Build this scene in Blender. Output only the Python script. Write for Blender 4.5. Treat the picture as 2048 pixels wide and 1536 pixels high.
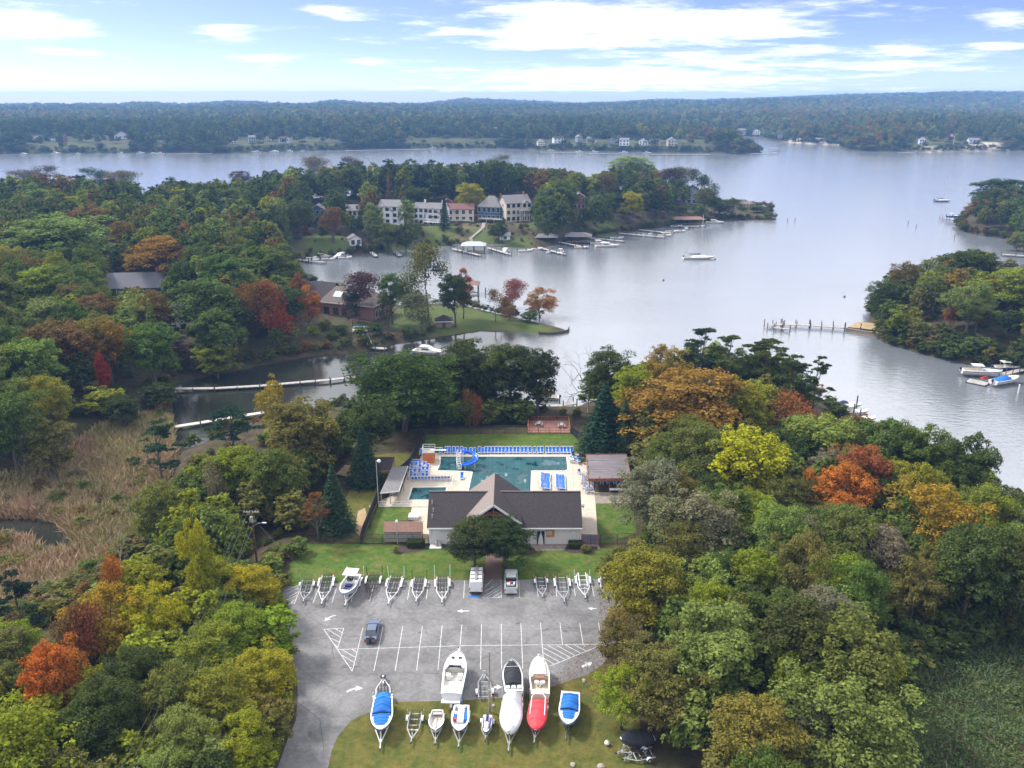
import bpy, math, random, numpy as np
from mathutils import Vector, Matrix
from math import radians as R, sin, cos, pi, tan, atan2, hypot

S = bpy.context.scene
for o in list(bpy.data.objects):
    bpy.data.objects.remove(o)
COL = S.collection

# ---------------------------------------------------------------- camera
HC = 69.6                      # camera height above the car park
PITCH = R(19.07)
FPX = 1657.0
cam_d = bpy.data.cameras.new('camera')
cam_d.sensor_width = 36.0
cam_d.lens = 36.0 * FPX / 2048.0
cam_d.clip_start = 0.5
cam_d.clip_end = 30000
cam = bpy.data.objects.new('camera', cam_d)
cam.location = (0, 0, HC)
cam.rotation_euler = (pi / 2 - PITCH, 0, 0)
COL.objects.link(cam)
S.camera = cam
S.render.resolution_x, S.render.resolution_y = 1024, 768

# ---------------------------------------------------------------- sky
SUN_DIR = Vector((-0.62, 0.30, 0.75)).normalized()      # towards the sun
W = bpy.data.worlds.new('World')
S.world = W
W.use_nodes = True
wn, wl = W.node_tree.nodes, W.node_tree.links
wn.clear()
def N(nodes, t, **kw):
    n = nodes.new(t)
    for k, v in kw.items():
        if k.startswith('i_'):
            key = k[2:]
            n.inputs[int(key) if key.isdigit() else key].default_value = v
        else:
            setattr(n, k, v)
    return n
def wmath(op, a, b=None):
    n = wn.new('ShaderNodeMath'); n.operation = op
    for i, x in enumerate((a, b)):
        if x is None: continue
        if isinstance(x, (int, float)): n.inputs[i].default_value = x
        else: wl.new(x, n.inputs[i])
    return n.outputs[0]
tc = N(wn, 'ShaderNodeTexCoord')
sep = N(wn, 'ShaderNodeSeparateXYZ'); wl.new(tc.outputs['Generated'], sep.inputs[0])
sx, sy, sz = sep.outputs
zc_ = wmath('MAXIMUM', sz, 0.0)
# the blue deepens quickly above the horizon, as in the photograph
comb = N(wn, 'ShaderNodeCombineXYZ')
wl.new(sx, comb.inputs[0]); wl.new(sy, comb.inputs[1])
wl.new(wmath('ADD', wmath('MULTIPLY', zc_, 3.2), 0.02), comb.inputs[2])
nrm = N(wn, 'ShaderNodeVectorMath', operation='NORMALIZE'); wl.new(comb.outputs[0], nrm.inputs[0])
sky = N(wn, 'ShaderNodeTexSky', sky_type='NISHITA')
sky.sun_disc = False
sky.sun_elevation = math.asin(SUN_DIR.z)
sky.sun_rotation = atan2(SUN_DIR.x, SUN_DIR.y)
sky.air_density = 1.0; sky.dust_density = 0.6; sky.ozone_density = 3.0
wl.new(nrm.outputs[0], sky.inputs['Vector'])
# clouds on a flat layer, seen edge-on near the horizon
den = wmath('ADD', zc_, 0.055)
cx_, cy_ = wmath('DIVIDE', sx, den), wmath('DIVIDE', sy, den)
cv = N(wn, 'ShaderNodeCombineXYZ'); wl.new(cx_, cv.inputs[0]); wl.new(cy_, cv.inputs[1])
n1 = N(wn, 'ShaderNodeTexNoise', i_Scale=1.15, i_Detail=9.0, i_Roughness=0.66)
wl.new(cv.outputs[0], n1.inputs['Vector'])
az = wmath('DIVIDE', sx, wmath('MAXIMUM', sy, 0.05))
# (px, py, half width px, half height px, weight) of the larger cloud banks
CLOUDS = [(1250, 42, 330, 34, .42), (1480, 60, 130, 12, .25), (1120, 88, 150, 9, .28), (1180, 150, 260, 13, .34),
          (1450, 118, 200, 16, .22), (1380, 162, 230, 8, .26), (1790, 130, 140, 13, .28), (1810, 98, 60, 9, .28),
          (40, 30, 90, 16, .36), (70, 66, 110, 13, .32), (445, 68, 62, 16, .30), (525, 120, 65, 8, .28),
          (735, 123, 45, 8, .28), (200, 106, 140, 7, .2), (655, 20, 45, 10, .25), (1000, 176, 240, 5, .25),
          (2010, 42, 60, 12, .3), (2000, 95, 60, 10, .3), (1620, 95, 45, 6, .2), (60, 163, 80, 5, .2), (1500, 180, 500, 6, .2)]
acc = None
for (px, py, w, h, a) in CLOUDS:
    u = (px - 1024) / FPX; v = (768 - py) / FPX
    d = Vector((u, cos(PITCH) + v * sin(PITCH), -sin(PITCH) + v * cos(PITCH))).normalized()
    e1 = wmath('MULTIPLY', wmath('SUBTRACT', az, d.x / d.y), FPX / w)
    e2 = wmath('MULTIPLY', wmath('SUBTRACT', sz, d.z), FPX / h)
    r2 = wmath('ADD', wmath('MULTIPLY', e1, e1), wmath('MULTIPLY', e2, e2))
    g = wmath('MULTIPLY', wmath('POWER', 2.718, wmath('MULTIPLY', r2, -0.8)), a)
    acc = g if acc is None else wmath('ADD', acc, g)
hi = N(wn, 'ShaderNodeMapRange', i_1=0.10, i_2=0.18, i_3=0.0, i_4=0.42); wl.new(sz, hi.inputs[0])
dens = wmath('ADD', wmath('ADD', n1.outputs['Fac'], acc), hi.outputs[0])
cr = N(wn, 'ShaderNodeMapRange', interpolation_type='SMOOTHSTEP', i_1=0.58, i_2=0.95, i_3=0.0, i_4=0.97)
wl.new(dens, cr.inputs[0])
skb = N(wn, 'ShaderNodeHueSaturation', i_Saturation=1.0, i_Value=1.0); wl.new(sky.outputs[0], skb.inputs['Color'])
tint = N(wn, 'ShaderNodeMix', data_type='RGBA', blend_type='MULTIPLY'); tint.inputs[0].default_value = 1
tint.inputs[7].default_value = (0.55, 0.49, 0.67, 1); wl.new(skb.outputs[0], tint.inputs[6])
mixc = N(wn, 'ShaderNodeMix', data_type='RGBA')
wl.new(cr.outputs[0], mixc.inputs[0]); wl.new(tint.outputs[2], mixc.inputs[6])
n9 = N(wn, 'ShaderNodeTexNoise', i_Scale=2.6, i_Detail=6.0, i_Roughness=.6); wl.new(cv.outputs[0], n9.inputs['Vector'])
cg = N(wn, 'ShaderNodeMapRange', i_1=.35, i_2=.65, i_3=3.2, i_4=6.0); wl.new(n9.outputs['Fac'], cg.inputs[0])   # grey bases and bright tops
cc9 = N(wn, 'ShaderNodeCombineColor')
for i in range(3): wl.new(cg.outputs[0] if i < 2 else wmath('MULTIPLY', cg.outputs[0], 1.03), cc9.inputs[i])
wl.new(cc9.outputs[0], mixc.inputs[7])
bgn = N(wn, 'ShaderNodeBackground', i_Strength=0.10)
wl.new(mixc.outputs[2], bgn.inputs['Color'])
wo = N(wn, 'ShaderNodeOutputWorld'); wl.new(bgn.outputs[0], wo.inputs['Surface'])

# ---------------------------------------------------------------- sun
sl = bpy.data.lights.new('sun', 'SUN')
sl.energy = 1.5; sl.angle = R(10); sl.color = (1.0, 0.95, 0.88)
so = bpy.data.objects.new('sun', sl)
so.rotation_euler = (-SUN_DIR).to_track_quat('-Z', 'Y').to_euler()
so.location = (0, 0, 300)
COL.objects.link(so)
vs = S.view_settings
vs.view_transform = 'Standard'; vs.look = 'None'; vs.exposure = 2.0; vs.gamma = 1.0; vs.use_curve_mapping = False
S.display_settings.display_device = 'sRGB'
S.render.engine = 'CYCLES'
S.cycles.use_denoising = True
S.cycles.max_bounces = 6; S.cycles.diffuse_bounces = 3; S.cycles.glossy_bounces = 3
S.cycles.transmission_bounces = 4; S.cycles.transparent_max_bounces = 8; S.cycles.volume_bounces = 0
S.cycles.caustics_reflective = False; S.cycles.caustics_refractive = False

# ---------------------------------------------------------------- helpers
rnd = random.Random(7)
def ray(px, py):
    u = (px - 1024) / FPX; v = (768 - py) / FPX
    return Vector((u, cos(PITCH) + v * sin(PITCH), -sin(PITCH) + v * cos(PITCH)))
def G(px, py, z=0.0):
    d = ray(px, py); t = (z - HC) / d.z
    return Vector((d.x * t, d.y * t, z))
def atD(px, py, D):
    d = ray(px, py); t = D / d.y
    return Vector((d.x * t, D, HC + d.z * t))
def proj(x, y, z):
    zc = y * cos(PITCH) - (z - HC) * sin(PITCH)
    return 1024 + FPX * x / zc, 768 - FPX * (y * sin(PITCH) + (z - HC) * cos(PITCH)) / zc, zc
ORDS = 'leftmost second third fourth fifth sixth seventh eighth ninth tenth eleventh twelfth thirteenth fourteenth fifteenth sixteenth seventeenth eighteenth nineteenth twentieth twenty-first twenty-second twenty-third twenty-fourth twenty-fifth twenty-sixth twenty-seventh twenty-eighth twenty-ninth thirtieth thirty-first thirty-second'.split()
def nth(i, way='from the left'): return ORDS[i] if i == 0 and way == 'from the left' else (('first' if i == 0 else ORDS[i]) + ' ' + way)
WZ = -7.0                      # water level
def tag(o, label=None, cat=None, group=None, kind=None):
    if label: o['label'] = label
    if cat: o['category'] = cat
    if group: o['group'] = group
    if kind: o['kind'] = kind
    return o
def thing(name, label, cat, loc=(0, 0, 0), rz=0.0, group=None):
    o = bpy.data.objects.new(name, None); COL.objects.link(o)
    o.empty_display_size = 0.3
    o.location = loc; o.rotation_euler = (0, 0, rz)
    return tag(o, label, cat, group)
def copy_tree(o, parent=None):
    c = o.copy(); COL.objects.link(c)
    c.parent = parent
    for ch in list(o.children):
        copy_tree(ch, c)
    return c
def again(src, loc, rz=0.0, label=None, group=None, scale=None):
    c = copy_tree(src); c.location = loc; c.rotation_euler = (0, 0, rz)
    if label: c['label'] = label
    if group: c['group'] = group
    if scale: c.scale = scale if hasattr(scale, '__len__') else (scale,) * 3
    return c
class MB:
    def __init__(s): s.v, s.f, s.m, s.parts = [], [], [], []
    def add(s, vs, fs, mi=0):
        b = len(s.v); s.parts.append((b, len(s.f), len(vs), len(fs))); s.v.extend([tuple(v) for v in vs])
        for f in fs:
            s.f.append([b + i for i in f]); s.m.append(mi)
        return s
    def quad(s, a, b, c, d, mi=0): return s.add([a, b, c, d], [(0, 1, 2, 3)], mi)
    def poly(s, pts, mi=0): return s.add(pts, [tuple(range(len(pts)))], mi)
    def box(s, c, d, mi=0, rz=0.0, tx=1.0, ty=1.0):
        x, y, z = d[0] / 2, d[1] / 2, d[2] / 2
        vs = []
        for (a, b_, e) in ((-1, -1, -1), (1, -1, -1), (1, 1, -1), (-1, 1, -1), (-1, -1, 1), (1, -1, 1), (1, 1, 1), (-1, 1, 1)):
            fx, fy = (tx, ty) if e > 0 else (1, 1)
            px, py = a * x * fx, b_ * y * fy
            vs.append((c[0] + px * cos(rz) - py * sin(rz), c[1] + px * sin(rz) + py * cos(rz), c[2] + e * z))
        return s.add(vs, [(3, 2, 1, 0), (4, 5, 6, 7), (0, 1, 5, 4), (1, 2, 6, 5), (2, 3, 7, 6), (3, 0, 4, 7)], mi)
    def bar(s, p, q, w, h=None, mi=0, up=(0, 0, 1)):
        p, q = Vector(p), Vector(q); h = w if h is None else h
        d = (q - p).normalized(); u = Vector(up)
        if abs(d.dot(u)) > .95: u = Vector((0, 1, 0))
        a = d.cross(u).normalized(); b = a.cross(d)
        vs = [e + a * (i * w / 2) + b * (j * h / 2) for e in (p, q) for (i, j) in ((-1, -1), (1, -1), (1, 1), (-1, 1))]
        return s.add(vs, [(3, 2, 1, 0), (4, 5, 6, 7), (0, 1, 5, 4), (1, 2, 6, 5), (2, 3, 7, 6), (3, 0, 4, 7)], mi)
    def tube(s, pts, r, n=6, mi=0, cap=True):
        pts = [Vector(p) for p in pts]; k = len(pts)
        rs = r if hasattr(r, '__len__') else [r] * k
        rings = []
        for i, p in enumerate(pts):
            d = (pts[min(i + 1, k - 1)] - pts[max(i - 1, 0)]).normalized()
            u = Vector((0, 0, 1)) if abs(d.z) < .9 else Vector((0, 1, 0))
            a = d.cross(u).normalized(); b = a.cross(d)
            rings.append([p + (a * cos(2 * pi * j / n) + b * sin(2 * pi * j / n)) * rs[i] for j in range(n)])
        return s.loft(rings, mi, cap)
    def loft(s, rings, mi=0, cap=True, closed=True):
        n = len(rings[0]); vs = [p for r in rings for p in r]; fs = []
        for i in range(len(rings) - 1):
            for j in range(n if closed else n - 1):
                k = (j + 1) % n
                fs.append((i * n + j, i * n + k, (i + 1) * n + k, (i + 1) * n + j))
        if cap:
            fs.append(tuple(range(n - 1, -1, -1))); b = (len(rings) - 1) * n
            fs.append(tuple(range(b, b + n)))
        return s.add(vs, fs, mi)
    def prism(s, poly, z0, z1, mi=0):
        return s.loft([[(p[0], p[1], z0) for p in poly], [(p[0], p[1], z1) for p in poly]], mi, True)
    def each(s, name, mats, parent=None, smooth=False):
        """every added shape becomes a part of its own"""
        for (b, f0, nv, nf) in s.parts:
            k = MB(); k.add(s.v[b:b + nv], [[i - b for i in f] for f in s.f[f0:f0 + nf]]); k.m = s.m[f0:f0 + nf]; k.build(name, mats, parent, smooth)
    def build(s, name, mats, parent=None, smooth=False, loc=None, rz=0.0):
        me = bpy.data.meshes.new(name); me.from_pydata(s.v, [], s.f)
        for m in (mats if isinstance(mats, (list, tuple)) else [mats]): me.materials.append(m)
        if any(s.m): me.polygons.foreach_set('material_index', s.m)
        if smooth: me.polygons.foreach_set('use_smooth', [True] * len(s.f))
        me.update()
        o = bpy.data.objects.new(name, me); COL.objects.link(o)
        if parent is not None: o.parent = parent
        if loc is not None: o.location = loc; o.rotation_euler = (0, 0, rz)
        return o
def np_mesh(name, verts, faces, mats, smooth=False, mi=None):
    """numpy verts (n,3), faces (m,4) or (m,3)"""
    me = bpy.data.meshes.new(name); nv, nf, k = len(verts), len(faces), faces.shape[1]
    me.vertices.add(nv); me.vertices.foreach_set('co', np.asarray(verts, np.float32).ravel())
    me.loops.add(nf * k); me.loops.foreach_set('vertex_index', np.asarray(faces, np.int32).ravel())
    me.polygons.add(nf); me.polygons.foreach_set('loop_start', np.arange(nf, dtype=np.int32) * k)
    if mi is not None: me.polygons.foreach_set('material_index', np.asarray(mi, np.int32))
    if smooth: me.polygons.foreach_set('use_smooth', np.ones(nf, bool))
    for m in mats: me.materials.append(m)
    me.update(calc_edges=True)
    return me

# ---------------------------------------------------------------- materials
def mat(name, col, rough=0.7, metal=0.0, var=0.0, vs_=3.0, col2=None, det=4.0, bump=0.0, bs=None, spec=0.4, coord='Object', stretch=None, c2range=(.42, .62)):
    """principled surface; var: brightness mottling; col2: second colour blended by noise; bump: fine relief"""
    m = bpy.data.materials.new(name); m.use_nodes = True
    n, l = m.node_tree.nodes, m.node_tree.links
    b = n['Principled BSDF']
    b.inputs['Base Color'].default_value = (*col, 1); b.inputs['Roughness'].default_value = rough
    b.inputs['Metallic'].default_value = metal; b.inputs['Specular IOR Level'].default_value = spec
    if var or col2 or bump:
        t = N(n, 'ShaderNodeTexCoord'); src = t.outputs[coord]
        if stretch:
            mp = N(n, 'ShaderNodeMapping'); mp.inputs['Scale'].default_value = stretch
            l.new(src, mp.inputs[0]); src = mp.outputs[0]
        out = None
        if col2:
            t2 = N(n, 'ShaderNodeTexNoise', i_Scale=vs_, i_Detail=det, i_Roughness=.6); l.new(src, t2.inputs['Vector'])
            mr = N(n, 'ShaderNodeMapRange', i_1=c2range[0], i_2=c2range[1]); l.new(t2.outputs['Fac'], mr.inputs[0])
            mx = N(n, 'ShaderNodeMix', data_type='RGBA'); l.new(mr.outputs[0], mx.inputs[0])
            mx.inputs[6].default_value = (*col, 1); mx.inputs[7].default_value = (*col2, 1); out = mx.outputs[2]
        if var:
            t3 = N(n, 'ShaderNodeTexNoise', i_Scale=vs_ * 2.7, i_Detail=det + 2, i_Roughness=.7); l.new(src, t3.inputs['Vector'])
            mr = N(n, 'ShaderNodeMapRange', i_1=.3, i_2=.7, i_3=1 - var, i_4=1 + var); l.new(t3.outputs['Fac'], mr.inputs[0])
            mx = N(n, 'ShaderNodeMix', data_type='RGBA', blend_type='MULTIPLY'); mx.inputs[0].default_value = 1
            if out is None: mx.inputs[6].default_value = (*col, 1)
            else: l.new(out, mx.inputs[6])
            cb = N(n, 'ShaderNodeCombineColor')
            for i in range(3): l.new(mr.outputs[0], cb.inputs[i])
            l.new(cb.outputs[0], mx.inputs[7]); out = mx.outputs[2]
        if out is not None: l.new(out, b.inputs['Base Color'])
        if bump:
            t4 = N(n, 'ShaderNodeTexNoise', i_Scale=bs or vs_ * 6, i_Detail=5.0); l.new(src, t4.inputs['Vector'])
            bp = N(n, 'ShaderNodeBump', i_Strength=bump, i_Distance=.05); l.new(t4.outputs['Fac'], bp.inputs['Height'])
            l.new(bp.outputs[0], b.inputs['Normal'])
    return m
WHITE = mat('white_paint', (.62, .63, .64), .4, var=.06, vs_=1.5)
GEL = mat('white_gelcoat', (.62, .62, .61), .28, var=.05, vs_=.8, spec=.5)
CREAM = mat('cream_gelcoat', (.60, .55, .46), .35, var=.06, vs_=1.2)
BLACK = mat('black_rubber', (.022, .022, .024), .75, var=.2, vs_=4)
CARPET = mat('black_carpet_bunk', (.03, .03, .034), .95, var=.25, vs_=6)
GALV = mat('galvanised_steel', (.48, .50, .52), .45, .6, var=.15, vs_=6)
ALU = mat('aluminium', (.62, .63, .65), .35, .7, var=.08, vs_=5)
DKSTEEL = mat('black_painted_steel', (.025, .027, .03), .5, var=.15, vs_=3)
RUSTY = mat('dark_rusty_frame', (.10, .045, .03), .75, var=.3, vs_=5, col2=(.04, .035, .035))
GLASS = mat('dark_window_glass', (.02, .028, .036), .06, spec=.8)
BLUEC = mat('blue_canvas', (.012, .12, .42), .8, var=.12, vs_=1.6, bump=.3, bs=5)
NAVY = mat('navy_canvas', (.015, .02, .10), .8, var=.15, vs_=2)
REDC = mat('red_canvas', (.62, .05, .06), .8, var=.12, vs_=1.6, bump=.3, bs=5)
BLKC = mat('black_canvas', (.018, .019, .026), .8, var=.2, vs_=1.5, bump=.3, bs=4)
WRAP = mat('white_shrink_wrap', (.60, .61, .65), .35, var=.05, vs_=1.2, bump=.25, bs=2.2)
TIMBER = mat('weathered_timber', (.26, .22, .18), .9, var=.22, vs_=1.2, col2=(.33, .30, .26), det=5)
GREYTIM = mat('grey_dock_timber', (.34, .33, .32), .9, var=.2, vs_=1.2, col2=(.24, .22, .2))
PILE = mat('dark_timber_pile', (.07, .06, .052), .9, var=.25, vs_=2)
BROWNW = mat('red_brown_timber', (.20, .07, .045), .8, var=.2, vs_=2, col2=(.26, .11, .08))
ORANGEW = mat('orange_stained_timber', (.46, .17, .05), .75, var=.15, vs_=2)
BARK = mat('tree_bark', (.09, .075, .06), .95, var=.3, vs_=2, col2=(.15, .135, .12))
PALEBARK = mat('pale_bark', (.42, .39, .34), .9, var=.25, vs_=1.5, col2=(.22, .2, .17))
ASPH_SH = mat('dark_roof_shingles', (.030, .026, .030), .95, var=.4, vs_=5, col2=(.046, .038, .040), stretch=(1, .6, 1))
GREY_SH = mat('grey_roof_shingles', (.17, .165, .17), .95, var=.25, vs_=3, col2=(.13, .125, .13))
BROWN_SH = mat('brown_roof_shingles', (.19, .11, .085), .95, var=.3, vs_=3, col2=(.15, .085, .07))
LIT_SH = mat('lit_roof_shingles', (.20, .165, .15), .95, var=.25, vs_=4, col2=(.16, .13, .12))
# ================================================================ terrain
def W_(pts): return np.array([[p.x, p.y] for p in (G(x, y, WZ) for x, y in pts)])
MAIN = np.vstack([np.array([[-2600, 560], [-900, 560], [-262, 545], [-215, 560], [-178, 560], [-135, 600], [-100, 630], [0, 680], [100, 690], [150, 665], [190, 610]]),
    W_([(1540, 436), (1560, 441), (1500, 440), (1430, 443), (1340, 453), (1240, 468), (1130, 486), (1080, 496), (960, 492), (870, 492),
        (790, 502), (700, 512), (600, 520), (575, 535), (590, 556), (640, 572), (740, 604), (800, 614), (900, 610), (950, 620), (1040, 640), (1100, 654), (1136, 662),
        (1130, 667), (1085, 669), (1040, 662), (960, 660), (900, 670), (860, 676), (800, 684), (770, 692), (740, 702), (640, 710), (560, 722), (480, 740),
        (420, 752), (350, 768), (344, 800), (346, 850), (352, 905), (400, 893), (440, 872), (520, 848), (600, 832), (700, 818), (780, 806), (900, 802),
        (1000, 806), (1060, 818), (1140, 820), (1200, 800), (1300, 782), (1500, 772), (1600, 782), (1650, 802), (1700, 850), (1790, 885), (1850, 932), (1950, 982), (2048, 1050), (2250, 1180)]),
    np.array([[180, 40], [400, -300], [-2600, -300]])])
RIGHT = W_([(2500, 770), (2048, 744), (1990, 734), (1930, 728), (1870, 716), (1800, 697), (1760, 684), (1742, 668), (1735, 640), (1745, 610), (1790, 575), (1870, 548), (1960, 545), (2048, 552), (2500, 560)])
RIGHT2 = W_([(2600, 515), (2048, 500), (2010, 478), (1960, 472), (1918, 462), (1908, 450), (1935, 425), (1990, 410), (2600, 395)])
FAR = np.vstack([W_([(-400, 310), (0, 308), (150, 307), (300, 306), (430, 308), (470, 306), (560, 303), (700, 300), (850, 297), (1000, 297), (1075, 300), (1200, 303), (1300, 305), (1400, 306),
    (1480, 309), (1525, 305), (1500, 297), (1440, 290), (1428, 282), (1440, 274), (1455, 271), (1520, 275), (1560, 284), (1620, 288), (1675, 290), (1690, 300), (1720, 303), (1850, 305), (1950, 303), (2048, 302), (2500, 300)]),
    np.array([[14000, 14000], [-14000, 14000]])])
PONDS = [W_([(-60, 1042), (60, 1040), (100, 1050), (135, 1075), (142, 1105), (95, 1108), (75, 1085), (40, 1078), (-60, 1082)]),
         W_([(190, 1008), (215, 1008), (218, 1022), (196, 1024)])]
PLATEAU = np.array([[p.x, p.y] for p in (G(x, y) for x, y in [(420, 1700), (540, 1440), (560, 1180), (600, 1090), (700, 1080), (715, 900), (830, 862), (1000, 856), (1150, 858),
    (1250, 890), (1300, 1000), (1320, 1200), (1300, 1400), (1340, 1700)])])
MARSH = W_([(-400, 1000), (0, 990), (120, 950), (200, 885), (260, 850), (345, 846), (354, 910), (340, 960), (330, 1010), (262, 1105), (150, 1185), (50, 1235), (-100, 1290), (-500, 1300)])
def seg_dist(P, poly):
    """distance to the outline, and inside flag"""
    d2 = np.full(len(P), 1e18); ins = np.zeros(len(P), bool)
    A = poly; B = np.roll(poly, -1, 0)
    x, y = P[:, 0], P[:, 1]
    for (ax, ay), (bx, by) in zip(A, B):
        ex, ey = bx - ax, by - ay
        t = np.clip(((x - ax) * ex + (y - ay) * ey) / (ex * ex + ey * ey + 1e-12), 0, 1)
        dx, dy = x - ax - t * ex, y - ay - t * ey
        np.minimum(d2, dx * dx + dy * dy, out=d2)
        if ay != by:
            c = (ay > y) != (by > y)
            ins ^= c & (x < ex * (y - ay) / ey + ax)
    return np.sqrt(d2), ins
def sd(P, poly):
    d, i = seg_dist(P, poly); return np.where(i, d, -d)
def smooth(a, b, x):
    t = np.clip((x - a) / (b - a), 0, 1); return t * t * (3 - 2 * t)
# (x, y, height above water) that the land reaches away from its shore
def hp(px, py, h): p = G(px, py, WZ + h); return (p.x, p.y, h)
CTRL = np.array([hp(880, 640, 1.3), hp(1000, 640, 1.2), hp(800, 640, 2.0), hp(690, 640, 3.0), hp(640, 690, 2.2), hp(560, 690, 3.5), hp(450, 640, 6), hp(300, 700, 6), hp(150, 640, 8), hp(50, 760, 6),
    hp(100, 500, 9), hp(300, 520, 10), hp(450, 540, 8), hp(560, 470, 7), hp(700, 450, 7), hp(850, 450, 7), hp(980, 445, 7), hp(1060, 445, 7.5), hp(1200, 420, 8), hp(1350, 420, 5), hp(1480, 425, 1.5),
    hp(850, 390, 14), hp(1100, 385, 15), hp(600, 390, 14), hp(300, 400, 12), (-400, 450, 12), (-150, 150, 6), (-80, 60, 5), (60, 90, 6.5), (70, 130, 6), (40, 170, 6), (0, 60, 7), (-40, 90, 6), (-60, 120, 3), (-40, 170, 4.5)])
from mathutils import noise as mnoise
def fbm2(x, y, s, o=4):
    """cheap sum of sines, vectorised"""
    r = np.zeros_like(x); a = 1.0
    g = np.random.default_rng(5)
    for k in range(o):
        for _ in range(3):
            th = g.uniform(0, 2 * pi); ph = g.uniform(0, 2 * pi); f = s * 2 ** k * g.uniform(.7, 1.3)
            r += a * np.sin((x * cos(th) + y * sin(th)) * f + ph) / 3
        a *= .5
    return r
def height(P):
    P = np.asarray(P, float); x, y = P[:, 0], P[:, 1]
    far = y > 900
    h = np.full(len(P), -2.5)
    nn = ~far
    if nn.any():
        Q = P[nn]; xq, yq = Q[:, 0], Q[:, 1]
        num = np.zeros(len(Q)); den = np.zeros(len(Q))
        for cx, cy, ch in CTRL:
            w = 1.0 / ((xq - cx) ** 2 + (yq - cy) ** 2 + 60.0) ** 1.6
            num += w * ch; den += w
        hm = num / den + .35 * fbm2(xq, yq, .12, 2) * smooth(0, 20, np.abs(xq))
        s = sd(Q, MAIN)
        hq = np.where(s > 0, np.minimum(hm, .45 + .42 * s), np.maximum(-3, s * .6))
        mu = smooth(-6, 4, sd(Q, MARSH))
        hq = hq * (1 - mu) + np.where(s > 0, .42, hq) * mu
        for pd in PONDS:
            pm = smooth(-2.0, 1.0, sd(Q, pd)); hq = hq * (1 - pm) - 1.5 * pm
        pl = smooth(-12, 0, sd(Q, PLATEAU)); hq = hq * (1 - pl) + 7.0 * pl
        for pol, hmx in ((RIGHT, 7.0), (RIGHT2, 5.0)):
            s2 = sd(Q, pol); hq = np.where(s2 > 0, np.minimum(hmx, .45 + .32 * s2), hq)
        h[nn] = hq
    if far.any():
        Q = P[far]; xq, yq = Q[:, 0], Q[:, 1]
        s = sd(Q, FAR)
        hl = 9 + 12 * smooth(30, 300, s) + 14 * smooth(400, 1600, s) + (10 + 9 * smooth(-2500, 2500, xq) * smooth(1800, 4000, yq)) * fbm2(xq, yq, .0032, 3) * smooth(100, 800, s)
        hl = hl * (1 - .5 * smooth(3000, 5000, yq)) + smooth(2600, 4800, yq) * np.interp(xq / yq * FPX * .97 + 1024, [0, 150, 300, 340, 420, 520, 640, 700, 760, 850, 940, 1050, 1150, 1250, 1300, 1380, 1480, 1600, 1750, 1850, 2048], [max(0, 54 - (v_ - 195) * 2.9) for v_ in (213, 211, 213, 209, 215, 207, 213, 206, 212, 213, 203, 207, 212, 207, 204, 205, 200, 197, 193, 189, 190)])
        hl += 6 * smooth(2400, 4200, yq) * fbm2(xq + 900, yq, .0021, 3)
        hl *= 1 - .8 * smooth(5600, 7000, yq)
        h[far] = np.where(s > 0, np.minimum(hl, .6 + .35 * s), -3)
    return WZ + h
def hz(x, y): return float(height(np.array([[x, y]]))[0])

# one ground sheet, a fan that gets coarser with distance
deps = np.concatenate([np.arange(74, 46, -1.0), np.arange(46, 12, -.16), np.arange(12, 3.4, -.055), np.arange(3.4, .9, -.03), np.arange(.9, .62, -.05)])
rr = 76.6 / np.tan(np.radians(deps))
aa = np.concatenate([np.arange(-180, -46, 9.0), np.arange(-46, 46.01, .28), np.arange(55, 180.1, 9.0)])
aa[-1] = 180.0
RRg, AAg = np.meshgrid(rr, np.radians(aa), indexing='ij')
GP = np.stack([RRg * np.sin(AAg), RRg * np.cos(AAg)], -1).reshape(-1, 2)
gz = height(GP)
nr, na = len(rr), len(aa)
idx = np.arange(nr * na).reshape(nr, na)
gf = np.stack([idx[:-1, :-1], idx[:-1, 1:], idx[1:, 1:], idx[1:, :-1]], -1).reshape(-1, 4)[:, ::-1]
gv = np.column_stack([GP, gz])
gm = bpy.data.materials.new('ground_cover'); gm.use_nodes = True
me = np_mesh('ground', gv, gf, [gm], smooth=True)
def pxpoly(pts, h=0.0): return np.array([[p.x, p.y] for p in (G(x, y, h) for x, y in pts)])
cov = np.zeros((len(GP), 4), np.float32); cov[:, 3] = 1
def cover(ch, pts, z, soft=2.5, val=1.0):
    pol = pxpoly(pts, z)
    lo, hi_ = pol.min(0) - 6, pol.max(0) + 6
    k = np.where((GP[:, 0] > lo[0]) & (GP[:, 0] < hi_[0]) & (GP[:, 1] > lo[1]) & (GP[:, 1] < hi_[1]))[0]
    if len(k): cov[k, ch] = np.maximum(cov[k, ch], val * smooth(-soft, soft, sd(GP[k], pol)))
# yards on the opposite bank and the low point
for pts, z in (([(600, 500), (640, 478), (700, 492), (690, 508), (650, 503)], -4), ([(765, 470), (830, 462), (835, 490), (760, 500)], -3), ([(845, 452), (905, 452), (912, 480), (850, 487)], -3),
               ([(945, 468), (1000, 478), (1060, 478), (1080, 492), (960, 490), (930, 480)], -4), ([(1185, 462), (1240, 455), (1235, 468), (1180, 472)], -6), ([(1040, 440), (1080, 446), (1100, 465), (1060, 470)], -3)):
    cover(0, pts, z)
cover(0, [(600, 650), (690, 640), (700, 668), (610, 672)], -4.5, 2.5, .35)
cover(0, [(795, 622), (900, 612), (960, 622), (1100, 656), (1133, 663), (1085, 667), (1000, 652), (900, 664), (820, 670), (780, 660)], -5.8, 1.5)
for pts, z in (([(900, 455), (960, 450), (975, 468), (930, 482), (905, 480)], -3), ([(860, 655), (1000, 648), (1000, 660), (860, 672)], -6), ([(1020, 455), (1080, 460), (1075, 480), (1040, 470)], -4)):
    cover(1, pts, z, 2.5, .7)
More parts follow.
